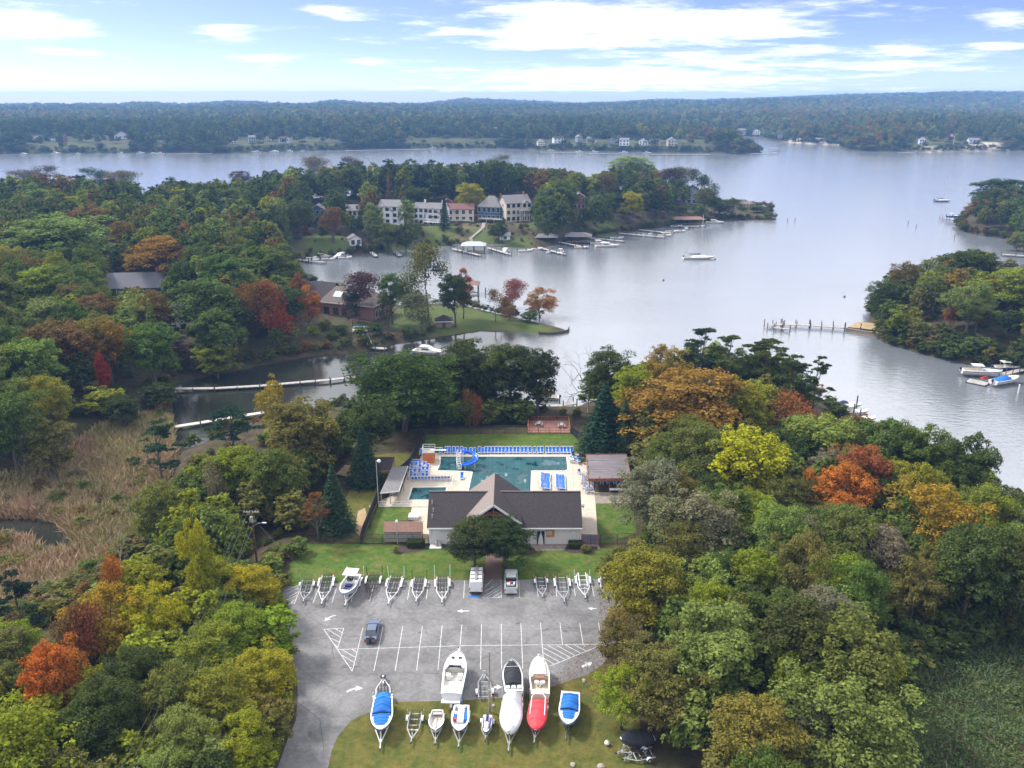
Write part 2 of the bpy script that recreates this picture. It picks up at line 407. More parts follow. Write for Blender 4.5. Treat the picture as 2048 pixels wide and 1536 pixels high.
for pts in ([(1560, 284), (1680, 286), (1680, 291), (1560, 288)], [(1820, 303), (2000, 301), (2000, 305), (1820, 307)], [(1940, 296), (2000, 297), (2000, 303), (1940, 303)]):
    cover(2, pts, WZ + .3, 4)
for x0, x1 in ((55, 262), (300, 332), (450, 680), (805, 1005), (1060, 1420), (1825, 1935)): cover(0, [(x0, 280), (x1, 280), (x1, 303), (x0, 303)], WZ + 4, 14, .45)
cover(0, [(1930, 292), (1990, 294), (1990, 302), (1940, 303)], WZ + 2, 6)
s_ = sd(GP, MARSH); cov[:, 1] = np.maximum(cov[:, 1], smooth(-2, 3, s_) * .9)
at = me.attributes.new('cover', 'FLOAT_COLOR', 'POINT'); at.data.foreach_set('color', cov.ravel())
ground = bpy.data.objects.new('ground', me); COL.objects.link(ground); tag(ground, kind='structure')
n, l = gm.node_tree.nodes, gm.node_tree.links; b = n['Principled BSDF']; b.inputs['Roughness'].default_value = .95; b.inputs['Specular IOR Level'].default_value = .15
t = N(n, 'ShaderNodeTexCoord')
def gnoise(s, d=6, r=.65):
    x = N(n, 'ShaderNodeTexNoise', i_Scale=s, i_Detail=float(d), i_Roughness=r); l.new(t.outputs['Object'], x.inputs['Vector']); return x.outputs['Fac']
def gramp(f, a, b_, lo=.35, hi=.65):
    mr = N(n, 'ShaderNodeMapRange', i_1=lo, i_2=hi); l.new(f, mr.inputs[0])
    mx = N(n, 'ShaderNodeMix', data_type='RGBA'); l.new(mr.outputs[0], mx.inputs[0])
    for i, c in ((6, a), (7, b_)):
        if isinstance(c, tuple): mx.inputs[i].default_value = (*c, 1)
        else: l.new(c, mx.inputs[i])
    return mx.outputs[2]
floor_c = gramp(gnoise(.55), (.035, .028, .018), (.085, .06, .036))
floor_c = gramp(gnoise(.12), floor_c, (.04, .05, .018), .45, .7)
grass_c = gramp(gnoise(.25), (.05, .082, .02), (.085, .095, .028))
tan_c = gramp(gnoise(.4), (.15, .11, .065), (.10, .085, .045))
ca = N(n, 'ShaderNodeAttribute', attribute_name='cover'); sp = N(n, 'ShaderNodeSeparateColor'); l.new(ca.outputs['Color'], sp.inputs[0])
out = floor_c
for i, c in ((1, tan_c), (0, grass_c), (2, (.38, .33, .26))):
    mx = N(n, 'ShaderNodeMix', data_type='RGBA'); l.new(sp.outputs[i], mx.inputs[0]); l.new(out, mx.inputs[6])
    if isinstance(c, tuple): mx.inputs[7].default_value = (*c, 1)
    else: l.new(c, mx.inputs[7])
    out = mx.outputs[2]
l.new(out, b.inputs['Base Color'])
bp = N(n, 'ShaderNodeBump', i_Strength=.6, i_Distance=.3); l.new(gnoise(2.2), bp.inputs['Height']); l.new(bp.outputs[0], b.inputs['Normal'])

# water
wm = bpy.data.materials.new('river_water'); wm.use_nodes = True
n, l = wm.node_tree.nodes, wm.node_tree.links; b = n['Principled BSDF']
b.inputs['Base Color'].default_value = (.135, .145, .165, 1); b.inputs['Roughness'].default_value = .10; b.inputs['IOR'].default_value = 3.3
b.inputs['Specular IOR Level'].default_value = .6
t = N(n, 'ShaderNodeTexCoord')
def wnoise(s, st, d=3):
    mp = N(n, 'ShaderNodeMapping'); mp.inputs['Scale'].default_value = st; mp.inputs['Rotation'].default_value = (0, 0, .25)
    l.new(t.outputs['Object'], mp.inputs[0])
    x = N(n, 'ShaderNodeTexNoise', i_Scale=s, i_Detail=float(d), i_Roughness=.6); l.new(mp.outputs[0], x.inputs['Vector']); return x.outputs['Fac']
calm = N(n, 'ShaderNodeMapRange', i_1=.35, i_2=.65, i_3=.7, i_4=1.0); l.new(wnoise(.012, (1, 2.2, 1), 3), calm.inputs[0])
b1 = N(n, 'ShaderNodeBump', i_Distance=.5); l.new(wnoise(.55, (.6, 1.5, 1), 4), b1.inputs['Height'])
ms = N(n, 'ShaderNodeMath', operation='MULTIPLY'); ms.inputs[1].default_value = .34; l.new(calm.outputs[0], ms.inputs[0])
# the sheltered creek lies calmer; reflected trees are painted in as darker colour
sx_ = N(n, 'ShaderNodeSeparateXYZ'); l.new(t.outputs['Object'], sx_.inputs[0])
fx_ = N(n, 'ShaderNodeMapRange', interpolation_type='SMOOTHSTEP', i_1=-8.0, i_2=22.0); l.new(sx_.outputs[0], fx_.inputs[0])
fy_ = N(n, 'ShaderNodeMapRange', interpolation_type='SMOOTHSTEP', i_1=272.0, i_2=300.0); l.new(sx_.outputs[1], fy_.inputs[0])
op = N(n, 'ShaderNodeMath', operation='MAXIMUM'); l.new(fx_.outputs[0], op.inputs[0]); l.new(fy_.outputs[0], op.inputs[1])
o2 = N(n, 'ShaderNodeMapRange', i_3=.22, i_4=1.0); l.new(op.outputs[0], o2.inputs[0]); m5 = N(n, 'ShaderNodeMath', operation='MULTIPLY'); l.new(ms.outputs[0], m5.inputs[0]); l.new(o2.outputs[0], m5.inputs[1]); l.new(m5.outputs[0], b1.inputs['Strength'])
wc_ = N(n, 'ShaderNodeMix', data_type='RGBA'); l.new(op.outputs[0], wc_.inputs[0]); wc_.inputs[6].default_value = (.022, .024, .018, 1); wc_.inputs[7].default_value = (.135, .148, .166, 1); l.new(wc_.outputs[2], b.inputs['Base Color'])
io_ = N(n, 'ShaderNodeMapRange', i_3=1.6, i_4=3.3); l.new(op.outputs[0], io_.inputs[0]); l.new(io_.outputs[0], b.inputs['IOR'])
l.new(b1.outputs[0], b.inputs['Normal'])
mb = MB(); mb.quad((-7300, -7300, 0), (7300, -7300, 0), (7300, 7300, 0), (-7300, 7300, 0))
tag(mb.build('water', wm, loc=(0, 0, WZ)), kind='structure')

# the hazy air over the river
hm_ = bpy.data.materials.new('hazy_air'); hm_.use_nodes = True
n, l = hm_.node_tree.nodes, hm_.node_tree.links; n.remove(n['Principled BSDF'])
pv = N(n, 'ShaderNodeVolumePrincipled', i_Density=.00014, i_Anisotropy=0.0); pv.inputs['Color'].default_value = (.26, .52, 1.0, 1)
l.new(pv.outputs[0], n['Material Output'].inputs['Volume'])
mb = MB(); mb.box((0, 0, 47), (14900, 14900, 132))
tag(mb.build('haze', hm_), kind='stuff')
# ================================================================ trees: prototypes
LEAF = bpy.data.materials.new('leaves'); LEAF.use_nodes = True
n, l = LEAF.node_tree.nodes, LEAF.node_tree.links; n.clear()
ta = N(n, 'ShaderNodeAttribute', attribute_name='tint', attribute_type='INSTANCER')
geo = N(n, 'ShaderNodeNewGeometry'); tcx = N(n, 'ShaderNodeTexCoord'); oi = N(n, 'ShaderNodeObjectInfo')
# leaf-to-leaf and bough-to-bough variation of the leaf colour itself
mr = N(n, 'ShaderNodeMapRange', i_1=0.0, i_2=1.0, i_3=.55, i_4=1.45); l.new(geo.outputs['Random Per Island'], mr.inputs[0])
no = N(n, 'ShaderNodeTexNoise', noise_dimensions='4D', i_Scale=.28, i_Detail=3.0); l.new(tcx.outputs['Object'], no.inputs['Vector'])
wmul = N(n, 'ShaderNodeMath', operation='MULTIPLY'); wmul.inputs[1].default_value = 50; l.new(oi.outputs['Random'], wmul.inputs[0]); l.new(wmul.outputs[0], no.inputs['W'])
m2 = N(n, 'ShaderNodeMapRange', i_1=.42, i_2=.62); l.new(no.outputs['Fac'], m2.inputs[0])
ma = N(n, 'ShaderNodeMath', operation='MULTIPLY'); l.new(m2.outputs[0], ma.inputs[0]); l.new(ta.outputs['Alpha'], ma.inputs[1])
warm = N(n, 'ShaderNodeMix', data_type='RGBA', blend_type='MULTIPLY'); l.new(ma.outputs[0], warm.inputs[0]); l.new(ta.outputs['Color'], warm.inputs[6])
warm.inputs[7].default_value = (1.5, 1.1, .82, 1)
no2 = N(n, 'ShaderNodeTexNoise', noise_dimensions='4D', i_Scale=.5, i_Detail=4.0); l.new(tcx.outputs['Object'], no2.inputs['Vector'])
wm2 = N(n, 'ShaderNodeMath', operation='MULTIPLY'); wm2.inputs[1].default_value = 83; l.new(oi.outputs['Random'], wm2.inputs[0]); l.new(wm2.outputs[0], no2.inputs['W'])
m3 = N(n, 'ShaderNodeMapRange', i_1=.48, i_2=.66, i_3=0.0, i_4=.6); l.new(no2.outputs['Fac'], m3.inputs[0])
gmx = N(n, 'ShaderNodeMix', data_type='RGBA'); l.new(m3.outputs[0], gmx.inputs[0]); l.new(warm.outputs[2], gmx.inputs[6]); gmx.inputs[7].default_value = (.10, .13, .030, 1)
vm = N(n, 'ShaderNodeMix', data_type='RGBA', blend_type='MULTIPLY'); vm.inputs[0].default_value = 1; l.new(gmx.outputs[2], vm.inputs[6])
cb = N(n, 'ShaderNodeCombineColor')
for i in range(3): l.new(mr.outputs[0], cb.inputs[i])
l.new(cb.outputs[0], vm.inputs[7])
d1 = N(n, 'ShaderNodeBsdfDiffuse'); l.new(vm.outputs[2], d1.inputs['Color'])
d2 = N(n, 'ShaderNodeBsdfTranslucent'); l.new(vm.outputs[2], d2.inputs['Color'])
mx = N(n, 'ShaderNodeMixShader'); mx.inputs[0].default_value = .32; l.new(d1.outputs[0], mx.inputs[1]); l.new(d2.outputs[0], mx.inputs[2])
ou = N(n, 'ShaderNodeOutputMaterial'); l.new(mx.outputs[0], ou.inputs['Surface'])

def leaf_quads(pos, nor, size, rng, aspect=.62):
    """one small folded-flat leaf spray per position"""
    k = len(pos)
    nor = nor / (np.linalg.norm(nor, axis=1, keepdims=True) + 1e-9)
    ref = rng.normal(size=(k, 3)); a = np.cross(nor, ref); a /= np.linalg.norm(a, axis=1, keepdims=True) + 1e-9
    b = np.cross(nor, a)
    s = (size * rng.uniform(.6, 1.35, k))[:, None]
    a = a * s * .5; b = b * s * .5 * aspect
    bend = nor * s * rng.uniform(-.18, .18, (k, 1))
    v = np.stack([pos - a + bend, pos - b * rng.uniform(.7, 1.2, (k, 1)), pos + a + bend, pos + b * rng.uniform(.7, 1.2, (k, 1))], 1).reshape(-1, 3)
    f = np.arange(4 * k).reshape(k, 4)
    return v, f
def unit(rng, k):
    d = rng.normal(size=(k, 3)); return d / np.linalg.norm(d, axis=1, keepdims=True)
def crown_clumps(rng, cen, rad, k, flat=1.0, sub=7):
    """leaf positions in a set of boughs (cen, rad), each bough made of smaller sprays"""
    if sub:
        c0 = np.repeat(np.arange(len(cen)), sub); d0 = unit(rng, len(c0)); d0[:, 2] = np.where(d0[:, 2] < -.3, -d0[:, 2], d0[:, 2])
        cen = cen[c0] + d0 * (rad[c0] * rng.uniform(.45, 1.0, len(c0)))[:, None] * np.array([1, 1, flat]); rad = rad[c0] * rng.uniform(.24, .5, len(c0))
    w = rad ** 2; w = w / w.sum()
    c = rng.choice(len(cen), k, p=w)
    d = unit(rng, k); d[:, 2] = np.where(d[:, 2] < -.35, -d[:, 2], d[:, 2])
    r = rad[c] * (rng.uniform(.35, 1.05, k) ** .6)
    bump = 1 + .18 * np.sin(d[:, 0] * 9 + c) * np.sin(d[:, 1] * 8 + 2 * c)
    off = d * (r * bump)[:, None]; off[:, 2] *= flat
    nor = d * .8 + np.array([0, 0, .7]) + rng.normal(size=(k, 3)) * .38
    return cen[c] + off, nor
def limbs_mesh(mb, base, h, r0, tips, rng, n=6, bend=.04, top=.8):
    """tapered trunk with limbs running to the bough centres"""
    pts = [Vector((base[0] + rng.normal() * bend * h * t, base[1] + rng.normal() * bend * h * t, base[2] + h * top * t)) for t in (0, .25, .5, .75, 1)]
    pts[0] = Vector(base); mb.tube(pts, [r0, r0 * .78, r0 * .6, r0 * .42, r0 * .2], n)
    for tp in tips:
        tp = Vector(tp); t = min(.95, max(.28, (tp.z - base[2]) / (h * top) - rng.uniform(.15, .35)))
        i = min(3, int(t * 4)); s = pts[i].lerp(pts[i + 1], t * 4 - i)
        mid = s.lerp(tp, .5) + Vector((0, 0, -.05 * (tp - s).length)); rr_ = r0 * .42 * (1 - t * .6)
        mb.tube([s, mid, tp], [rr_, rr_ * .6, rr_ * .22], 4, cap=False)
PROTO = {}
def finish(kind, v, f, mbt, bark=None):
    cm = np_mesh('crown', v, f, [LEAF]) if v is not None else None
    tm = bpy.data.meshes.new('trunk'); tm.from_pydata(mbt.v, [], mbt.f); tm.materials.append(bark or BARK); tm.polygons.foreach_set('use_smooth', [True] * len(mbt.f))
    PROTO.setdefault(kind, []).append((cm, tm))
# all prototypes: unit tree of height 1 and crown width 1 (scaled when placed); leaves given in unit size for a 16 m tree
def broad(seed, k, leaf, nb=46, shape='round', gaps=0.0):
    rng = np.random.default_rng(seed); Hh, Wd = 16.0, 11.0
    z0, z1 = {'round': (.13, 1.0), 'oval': (.10, 1.0), 'column': (.08, 1.0), 'shrub': (.0, 1.0)}[shape]
    cz, rz_ = (z0 + z1) / 2 * Hh, (z1 - z0) / 2 * Hh
    nb_ = nb; d = unit(rng, nb_ * 3); d = d[d[:, 2] > -.75][:nb_]
    rad = rng.uniform(.13, .27, nb_) * Wd * (.85 if shape != 'column' else .7)
    e = np.array([Wd / 2, Wd / 2, rz_]); lump = rng.uniform(.72, 1.04, nb_)
    cen = d * lump[:, None] * (e - rad.mean() * .8) + np.array([0, 0, cz])
    if shape in ('round', 'oval'):          # wider shoulders, uneven outline
        tt = (cen[:, 2] - z0 * Hh) / (z1 - z0) / Hh
        wv = 1.08 - .35 * np.clip(tt - .55, 0, 1) * (1.2 if shape == 'oval' else .5)
        cen[:, :2] *= wv[:, None]
    inner = rng.normal(size=(nb_ // 3, 3)) * e * .33 + np.array([0, 0, cz])
    cen = np.vstack([cen, inner]); rad = np.concatenate([rad, rng.uniform(.18, .26, len(inner)) * Wd])
    if gaps: keep = rng.random(len(cen)) > gaps; cen, rad = cen[keep], rad[keep]
    pos, nor = crown_clumps(rng, cen, rad, k, .8)
    pos[:, 2] = np.maximum(pos[:, 2], .02 * Hh)
    v, f = leaf_quads(pos, nor, np.full(k, leaf), rng)
    mb = MB(); limbs_mesh(mb, (0, 0, -.04 * Hh), Hh, .024 * Hh if shape != 'shrub' else .01 * Hh, cen[:12 if shape != 'shrub' else 5], rng)
    sc = np.array([1 / Wd, 1 / Wd, 1 / Hh]); mb.v = [tuple(np.array(q) * sc) for q in mb.v]
    return v * sc, f, mb
def conifer(seed, k, leaf, width=6.5):
    rng = np.random.default_rng(seed); Hh = 16.0
    t = rng.random(k) ** .75; z = (1 - t) * .94 * Hh + .06 * Hh
    nl = 15; lay = np.floor(t * nl + rng.uniform(0, .6, k)) / nl
    R_ = (lay * .95 + .05) * width / 2 * (1 + .2 * np.sin(rng.integers(0, 7, k)))
    ang = np.round(rng.random(k) * 9 + lay * 37) / 9 * 2 * pi + rng.normal(size=k) * .22
    r = R_ * np.sqrt(rng.uniform(.12, 1, k))
    pos = np.column_stack([r * np.cos(ang), r * np.sin(ang), (1 - lay) * .93 * Hh + .05 * Hh - r * .28 + rng.normal(size=k) * .2])
    nor = np.column_stack([np.cos(ang) * .5, np.sin(ang) * .5, np.full(k, 1.0)]) + rng.normal(size=(k, 3)) * .35
    v, f = leaf_quads(pos, nor, np.full(k, leaf), rng, .4)
    mb = MB(); mb.tube([(0, 0, -.6), (0, 0, Hh * .5), (0, 0, Hh * .97)], [.3, .18, .03], 6)
    sc = np.array([1 / width, 1 / width, 1 / Hh]); mb.v = [tuple(np.array(q) * sc) for q in mb.v]
    return v * sc, f, mb
def pine(seed, k, leaf, z0=.5, nb=26, Wd=9.0):
    rng = np.random.default_rng(seed); Hh = 18.0
    ang = rng.uniform(0, 2 * pi, nb); tz = np.sort(rng.uniform(z0, 1.0, nb))
    env = np.sin(np.clip((1 - tz) / (1 - z0), .08, 1) * pi * .62) ** .7
    rr_ = env * rng.uniform(.35, 1.0, nb) * Wd / 2
    cen = np.column_stack([rr_ * np.cos(ang), rr_ * np.sin(ang), tz * Hh * .96]); rad = rng.uniform(.09, .17, nb) * Wd
    pos, nor = crown_clumps(rng, cen, rad, k, .42)
    nor = rng.normal(size=(k, 3)) + np.array([0, 0, .6])
    v, f = leaf_quads(pos, nor, np.full(k, leaf), rng, .3)
    mb = MB(); limbs_mesh(mb, (0, 0, -.6), Hh, .26, cen, rng, bend=.012, top=.97)
    sc = np.array([1 / Wd, 1 / Wd, 1 / Hh]); mb.v = [tuple(np.array(q) * sc) for q in mb.v]
    return v * sc, f, mb
def branching(seed, k, leaf, Wd=9.0, depth=4):
    """open crown on visible branches; k leaves near the twig ends (0: bare)"""
    rng = np.random.default_rng(seed); Hh = 15.0; mb = MB(); tips = []
    def grow(p, d, ln, r, lv):
        q = p + d * ln; mid = p.lerp(q, .5) + Vector(rng.normal(size=3)) * ln * .06
        mb.tube([p, mid, q], [r, r * .8, r * .62], 5 if lv > 2 else 3, cap=False)
        if lv == 0: tips.append(q); return
        for j in range(3 if lv != 1 else 3):
            nd = (d + Vector(rng.normal(size=3)) * .55 + Vector((0, 0, .12))).normalized()
            grow(q if j else mid.lerp(q, .6), nd, ln * rng.uniform(.62, .85), r * .55, lv - 1)
        tips.append(q)
    grow(Vector((0, 0, -.5)), Vector((.03, .02, 1)), Hh * .27, .2, depth)
    P = np.array([list(t) for t in tips]); P0 = np.array(mb.v)
    lo, hi_ = P0.min(0), P0.max(0); sc = np.array([1 / (hi_[0] - lo[0]), 1 / (hi_[1] - lo[1]), 1 / hi_[2]]); c = np.array([0, 0, 0])
    mb.v = [tuple(q) for q in (P0 - c) * sc]
    if not k: return None, None, mb
    ci = rng.integers(0, len(P), k); pos = P[ci] + rng.normal(size=(k, 3)) * np.array([.75, .75, .5])
    v, f = leaf_quads(pos, rng.normal(size=(k, 3)) + np.array([0, 0, .7]), np.full(k, leaf), rng)
    return (v - c) * sc, f, mb
for s in range(4): finish('broad', *broad(10 + s, 15000, .40, 40 + 5 * s, 'round', .10))
for s in range(2): finish('oval', *broad(20 + s, 13000, .40, 38, 'oval', .10))
for s in range(2): finish('column', *broad(30 + s, 9000, .38, 42, 'column', .12))
for s in range(3): finish('fine', *broad(40 + s, 19000, .32, 56, 'round', .16))
for s in range(2): finish('conifer', *conifer(50 + s, 6000, .62))
for s in range(3): finish('pine', *pine(60 + s, 6500, .5, [.5, .38, .62][s]))
for s in range(2): finish('open', *branching(70 + s, 5200, .38))
finish('bare', *branching(80, 0, 0), bark=PALEBARK)
for s in range(2): finish('shrub', *broad(90 + s, 3800, .75, 30, 'shrub', .05))
# lighter ones for the far bank
for s in range(3): finish('broad_far', *broad(110 + s, 2600, .95, 34, 'round', .05))
for s in range(2): finish('bush', *broad(150 + s, 1500, 1.15, 26, 'shrub', .05))
finish('open_far', *branching(120, 1500, .75)); finish('conifer_far', *conifer(121, 1500, 1.1)); finish('pine_far', *pine(122, 1500, .95, .45))

PAL = dict(vd=(.036, .052, .020), dg=(.052, .074, .022), g=(.085, .122, .028), yg=(.180, .212, .022), lg=(.155, .205, .05), ol=(.130, .128, .036), br=(.155, .092, .035), ob=(.21, .135, .028), oran=(.36, .12, .022),
           red=(.24, .035, .022), rust=(.22, .075, .035), ye=(.29, .28, .016), go=(.30, .20, .022), gy=(.155, .14, .085), bg=(.028, .055, .036), teal=(.032, .06, .045), pk=(.26, .10, .085), plum=(.085, .045, .045))
KNAME = dict(broad='deciduous_tree', oval='deciduous_tree', column='poplar_tree', fine='deciduous_tree', conifer='spruce_tree', pine='pine_tree', open='thin_tree', bare='bare_tree', shrub='shrub',
             broad_far='deciduous_tree', open_far='thin_tree', conifer_far='spruce_tree', pine_far='pine_tree')
CNAME = dict(vd='dark green', dg='dark green', g='green', yg='yellow-green', lg='light green', ol='olive green', br='brown', ob='orange-brown', oran='orange', red='red', rust='rust-red', ye='yellow', go='golden yellow',
             gy='grey-green', bg='dark blue-green', teal='blue-green', pk='pink', plum='plum-coloured')
def tree(kind, x, y, z, h, w, pal, label, group=None, mix=.35, rng=rnd, rz=None):
    cm, tm = PROTO[kind][rng.randrange(len(PROTO[kind]))]
    nm = KNAME[kind]
    t = thing(nm, label, 'shrub' if kind == 'shrub' else 'tree', (x, y, z), rng.uniform(0, 6.28) if rz is None else rz, group)
    t.scale = (w, w, h)
    c = PAL[pal]; j = lambda: rng.uniform(.88, 1.14)
    for nme, m in (('crown', cm), ('trunk', tm)):
        if m is None: continue
        o = bpy.data.objects.new(nme, m); COL.objects.link(o); o.parent = t
        if nme == 'crown': o['tint'] = [c[0] * j(), c[1] * j(), c[2] * j(), mix]
    return t
# ================================================================ trees: where they stand
def put(kind, tx, ty, wpx, h, pal, label, mix=.3, group=None, zfix=None):
    """tree whose top shows at (tx, ty); height h metres"""
    z0 = -2.0
    for _ in range(6):
        p = G(tx, ty, z0 + h); z0 = hz(p.x, p.y) if zfix is None else zfix
    zc = proj(p.x, p.y, z0 + h * .6)[2]
    SHOWN.append((p.x, p.y))
    if p.y < 330 and kind != 'shrub': hp_ = h * FPX / zc; HANDV.append((tx - wpx * .36, ty, tx + wpx * .36, ty + hp_ * .42, p.y - 1.5))
    return tree(kind, p.x, p.y, z0, h, wpx * zc / FPX, pal, label, group, mix)
SHOWN, HANDV = [], []
# --- in front of and around the clubhouse
put('fine', 950, 1038, 124, 8.8, 'vd', 'rounded dark green tree hiding the left of the clubhouse front, beside the white van', .15)
put('fine', 1010, 1035, 120, 8.8, 'vd', 'rounded dark green tree before the clubhouse porch, behind the silver pickup', .1)
put('conifer', 662, 930, 84, 12.5, 'teal', 'bluish conifer left of the black screened fence', .05)
put('conifer', 722, 852, 78, 12, 'teal', 'blue-green conifer just behind the dark-roofed shelter', .0)
put('conifer', 1212, 768, 118, 15.5, 'bg', 'tall dark conifer behind the sun shade shelter at the pool corner', .0)
put('conifer', 1252, 800, 70, 13, 'bg', 'slim dark conifer right of the tall one behind the sun shade shelter', .0)
put('pine', 628, 985, 70, 9, 'br', 'brown-needled pine leaning at the lawn edge left of the pool fence', .2)
put('broad', 600, 792, 150, 19, 'ol', 'broad olive tree on the creek bank left of the pool lawn', .2)
put('broad', 545, 890, 120, 16, 'g', 'bright green broad tree in front of the olive creek-bank tree', .2)
put('broad', 470, 880, 110, 15, 'yg', 'yellow-green broad tree beside the creek docks', .4)
put('column', 535, 738, 66, 19, 'go', 'golden yellow upright tree in front of the upper creek dock', .3)
put('pine', 306, 838, 106, 15, 'bg', 'dark pine standing alone in the reeds beside the bright water', .0)
put('pine', 455, 812, 120, 15, 'bg', 'sparse dark pine in front of the lower creek dock', .1)
put('open', 420, 930, 70, 12, 'gy', 'thin pale-branched tree at the end of the reed bed', .2)
put('column', 392, 1075, 70, 15, 'ye', 'second bright yellow slender tree in front of the tall poplar', .0)
put('column', 372, 1000, 66, 20, 'ye', 'tall bright yellow-green poplar above the left thicket', .0)
put('fine', 305, 962, 110, 14, 'ol', 'feathery olive tree left of the tall yellow-green poplar', .15)
# --- behind the pool
put('fine', 800, 690, 215, 20, 'dg', 'largest rounded green oak behind the left end of the pool', .15)
put('fine', 940, 668, 150, 20, 'vd', 'green oak behind the middle of the pool lawn', .2)
put('fine', 1020, 680, 130, 19, 'vd', 'dark oak with a full crown behind the wooden deck', .15)
put('broad', 1075, 690, 105, 18, 'vd', 'rightmost dark oak of the row behind the wooden deck', .25)
put('broad', 735, 790, 110, 16, 'dg', 'dark green oak right of the blue-green conifer by the fence', .1)
put('open', 938, 785, 40, 9, 'rust', 'small rust-coloured tree low between the dark oaks', .3)
put('bare', 1182, 688, 90, 17, 'gy', 'bare pale-limbed tree at the water right of the pool trees')
put('fine', 1218, 690, 105, 18, 'vd', 'dark rounded tree right of the bare pale-limbed tree', .2)
# --- wood right of the pool and car park
put('fine', 1335, 680, 110, 20, 'ob', 'orange-tinged tree on the shore crest behind the big sycamore', .5)
put('broad', 1275, 722, 100, 18, 'yg', 'yellow-green tree between dark conifer and orange-brown sycamore', .2)
put('pine', 1408, 655, 120, 20, 'bg', 'tall pine with a reddish top on the shore crest', .5)
put('pine', 1460, 670, 110, 19, 'dg', 'dark pine second from the left on the right shore crest', .1)
put('pine', 1538, 676, 120, 19, 'dg', 'flat-topped umbrella pine on the right shore crest', .1)
put('pine', 1590, 705, 90, 17, 'dg', 'narrow ragged pine right of the flat-topped umbrella pine', .3)
put('pine', 1640, 708, 66, 17, 'dg', 'leaning pine with a bare trunk nearest the moored white boats', .3)
put('fine', 1376, 722, 250, 22, 'ob', 'very large orange-brown sycamore with white limbs in the right wood', .45)
put('broad', 1495, 765, 110, 17, 'yg', 'yellowish tree right of the big orange-brown sycamore', .3)
put('open', 1575, 790, 110, 10, 'rust', 'low rust-red tree below the umbrella pines', .3)
put('shrub', 1555, 838, 120, 7, 'red', 'red shrub thicket behind the bright yellow tree', .3)
put('broad', 1500, 845, 185, 20, 'ye', 'bright yellow-green tree in the middle of the right wood', .0)
put('broad', 1655, 815, 140, 17, 'lg', 'light green tree below the moored white boats', .1)
put('fine', 1690, 918, 130, 16, 'oran', 'bright orange maple in the right wood', .1)
put('fine', 1738, 884, 130, 17, 'rust', 'rust-red maple behind the bright orange maple', .5)
put('fine', 1886, 950, 185, 18, 'go', 'large golden yellow tree near the right water edge', .2)
put('broad', 1788, 826, 130, 17, 'g', 'round green tree on the right shore below the open water', .1)
put('broad', 1862, 846, 110, 17, 'g', 'green tree on the right shore left of the far right water', .15)
put('broad', 1950, 868, 120, 18, 'dg', 'dark green tree leaning over the right shore', .15)
put('broad', 1850, 908, 100, 17, 'yg', 'yellowish tree just behind the large golden tree', .2)
put('fine', 1310, 905, 150, 17, 'gy', 'grey-green thin-leaved tree touching the sun shade shelter', .1)
put('fine', 1402, 838, 150, 19, 'ol', 'olive tree left of the bright yellow tree', .3)
put('fine', 1395, 965, 185, 18, 'gy', 'big grey-green tree in front of the olive one', .1)
put('fine', 1296, 1100, 170, 14, 'yg', 'feathery yellowish tree overhanging the right end of the car park', .5)
put('fine', 1240, 1090, 90, 10, 'ol', 'thin olive tree at the back right corner of the car park', .3)
put('fine', 1360, 1030, 130, 15, 'ol', 'olive tree behind the feathery yellowish one', .1)
put('broad', 1517, 1080, 100, 15, 'yg', 'small bright yellow-green tree inside the dark part of the right wood', .1)
put('fine', 1700, 1005, 160, 17, 'ol', 'rounded olive tree below the bright orange maple', .15)
put('fine', 1610, 1050, 130, 17, 'ol', 'olive tree in the dark part of the right wood', .1)
put('broad', 1440, 1214, 205, 15.5, 'lg', 'light green pointed tree in the lower right wood', .05)
put('broad', 1600, 1285, 130, 13.5, 'yg', 'left one of two yellow-green trees in a gap of the lower right wood', .15)
put('broad', 1745, 1270, 150, 13.5, 'yg', 'right one of two yellow-green trees in a gap of the lower right wood', .2)
put('fine', 1700, 1335, 270, 15, 'lg', 'largest light green tree at the bottom right', .1)
put('fine', 1520, 1392, 190, 13, 'ol', 'orange-tinged olive tree at the bottom right', .7)
put('fine', 1330, 1285, 190, 12, 'ol', 'drooping olive tree beside the grass of the boat rows', .1)
put('fine', 1250, 1330, 110, 9, 'yg', 'low feathery tree at the right end of the car park exit', .2)
put('fine', 1240, 1220, 90, 10, 'ol', 'thin-leaved tree leaning over the painted hatching', .3)
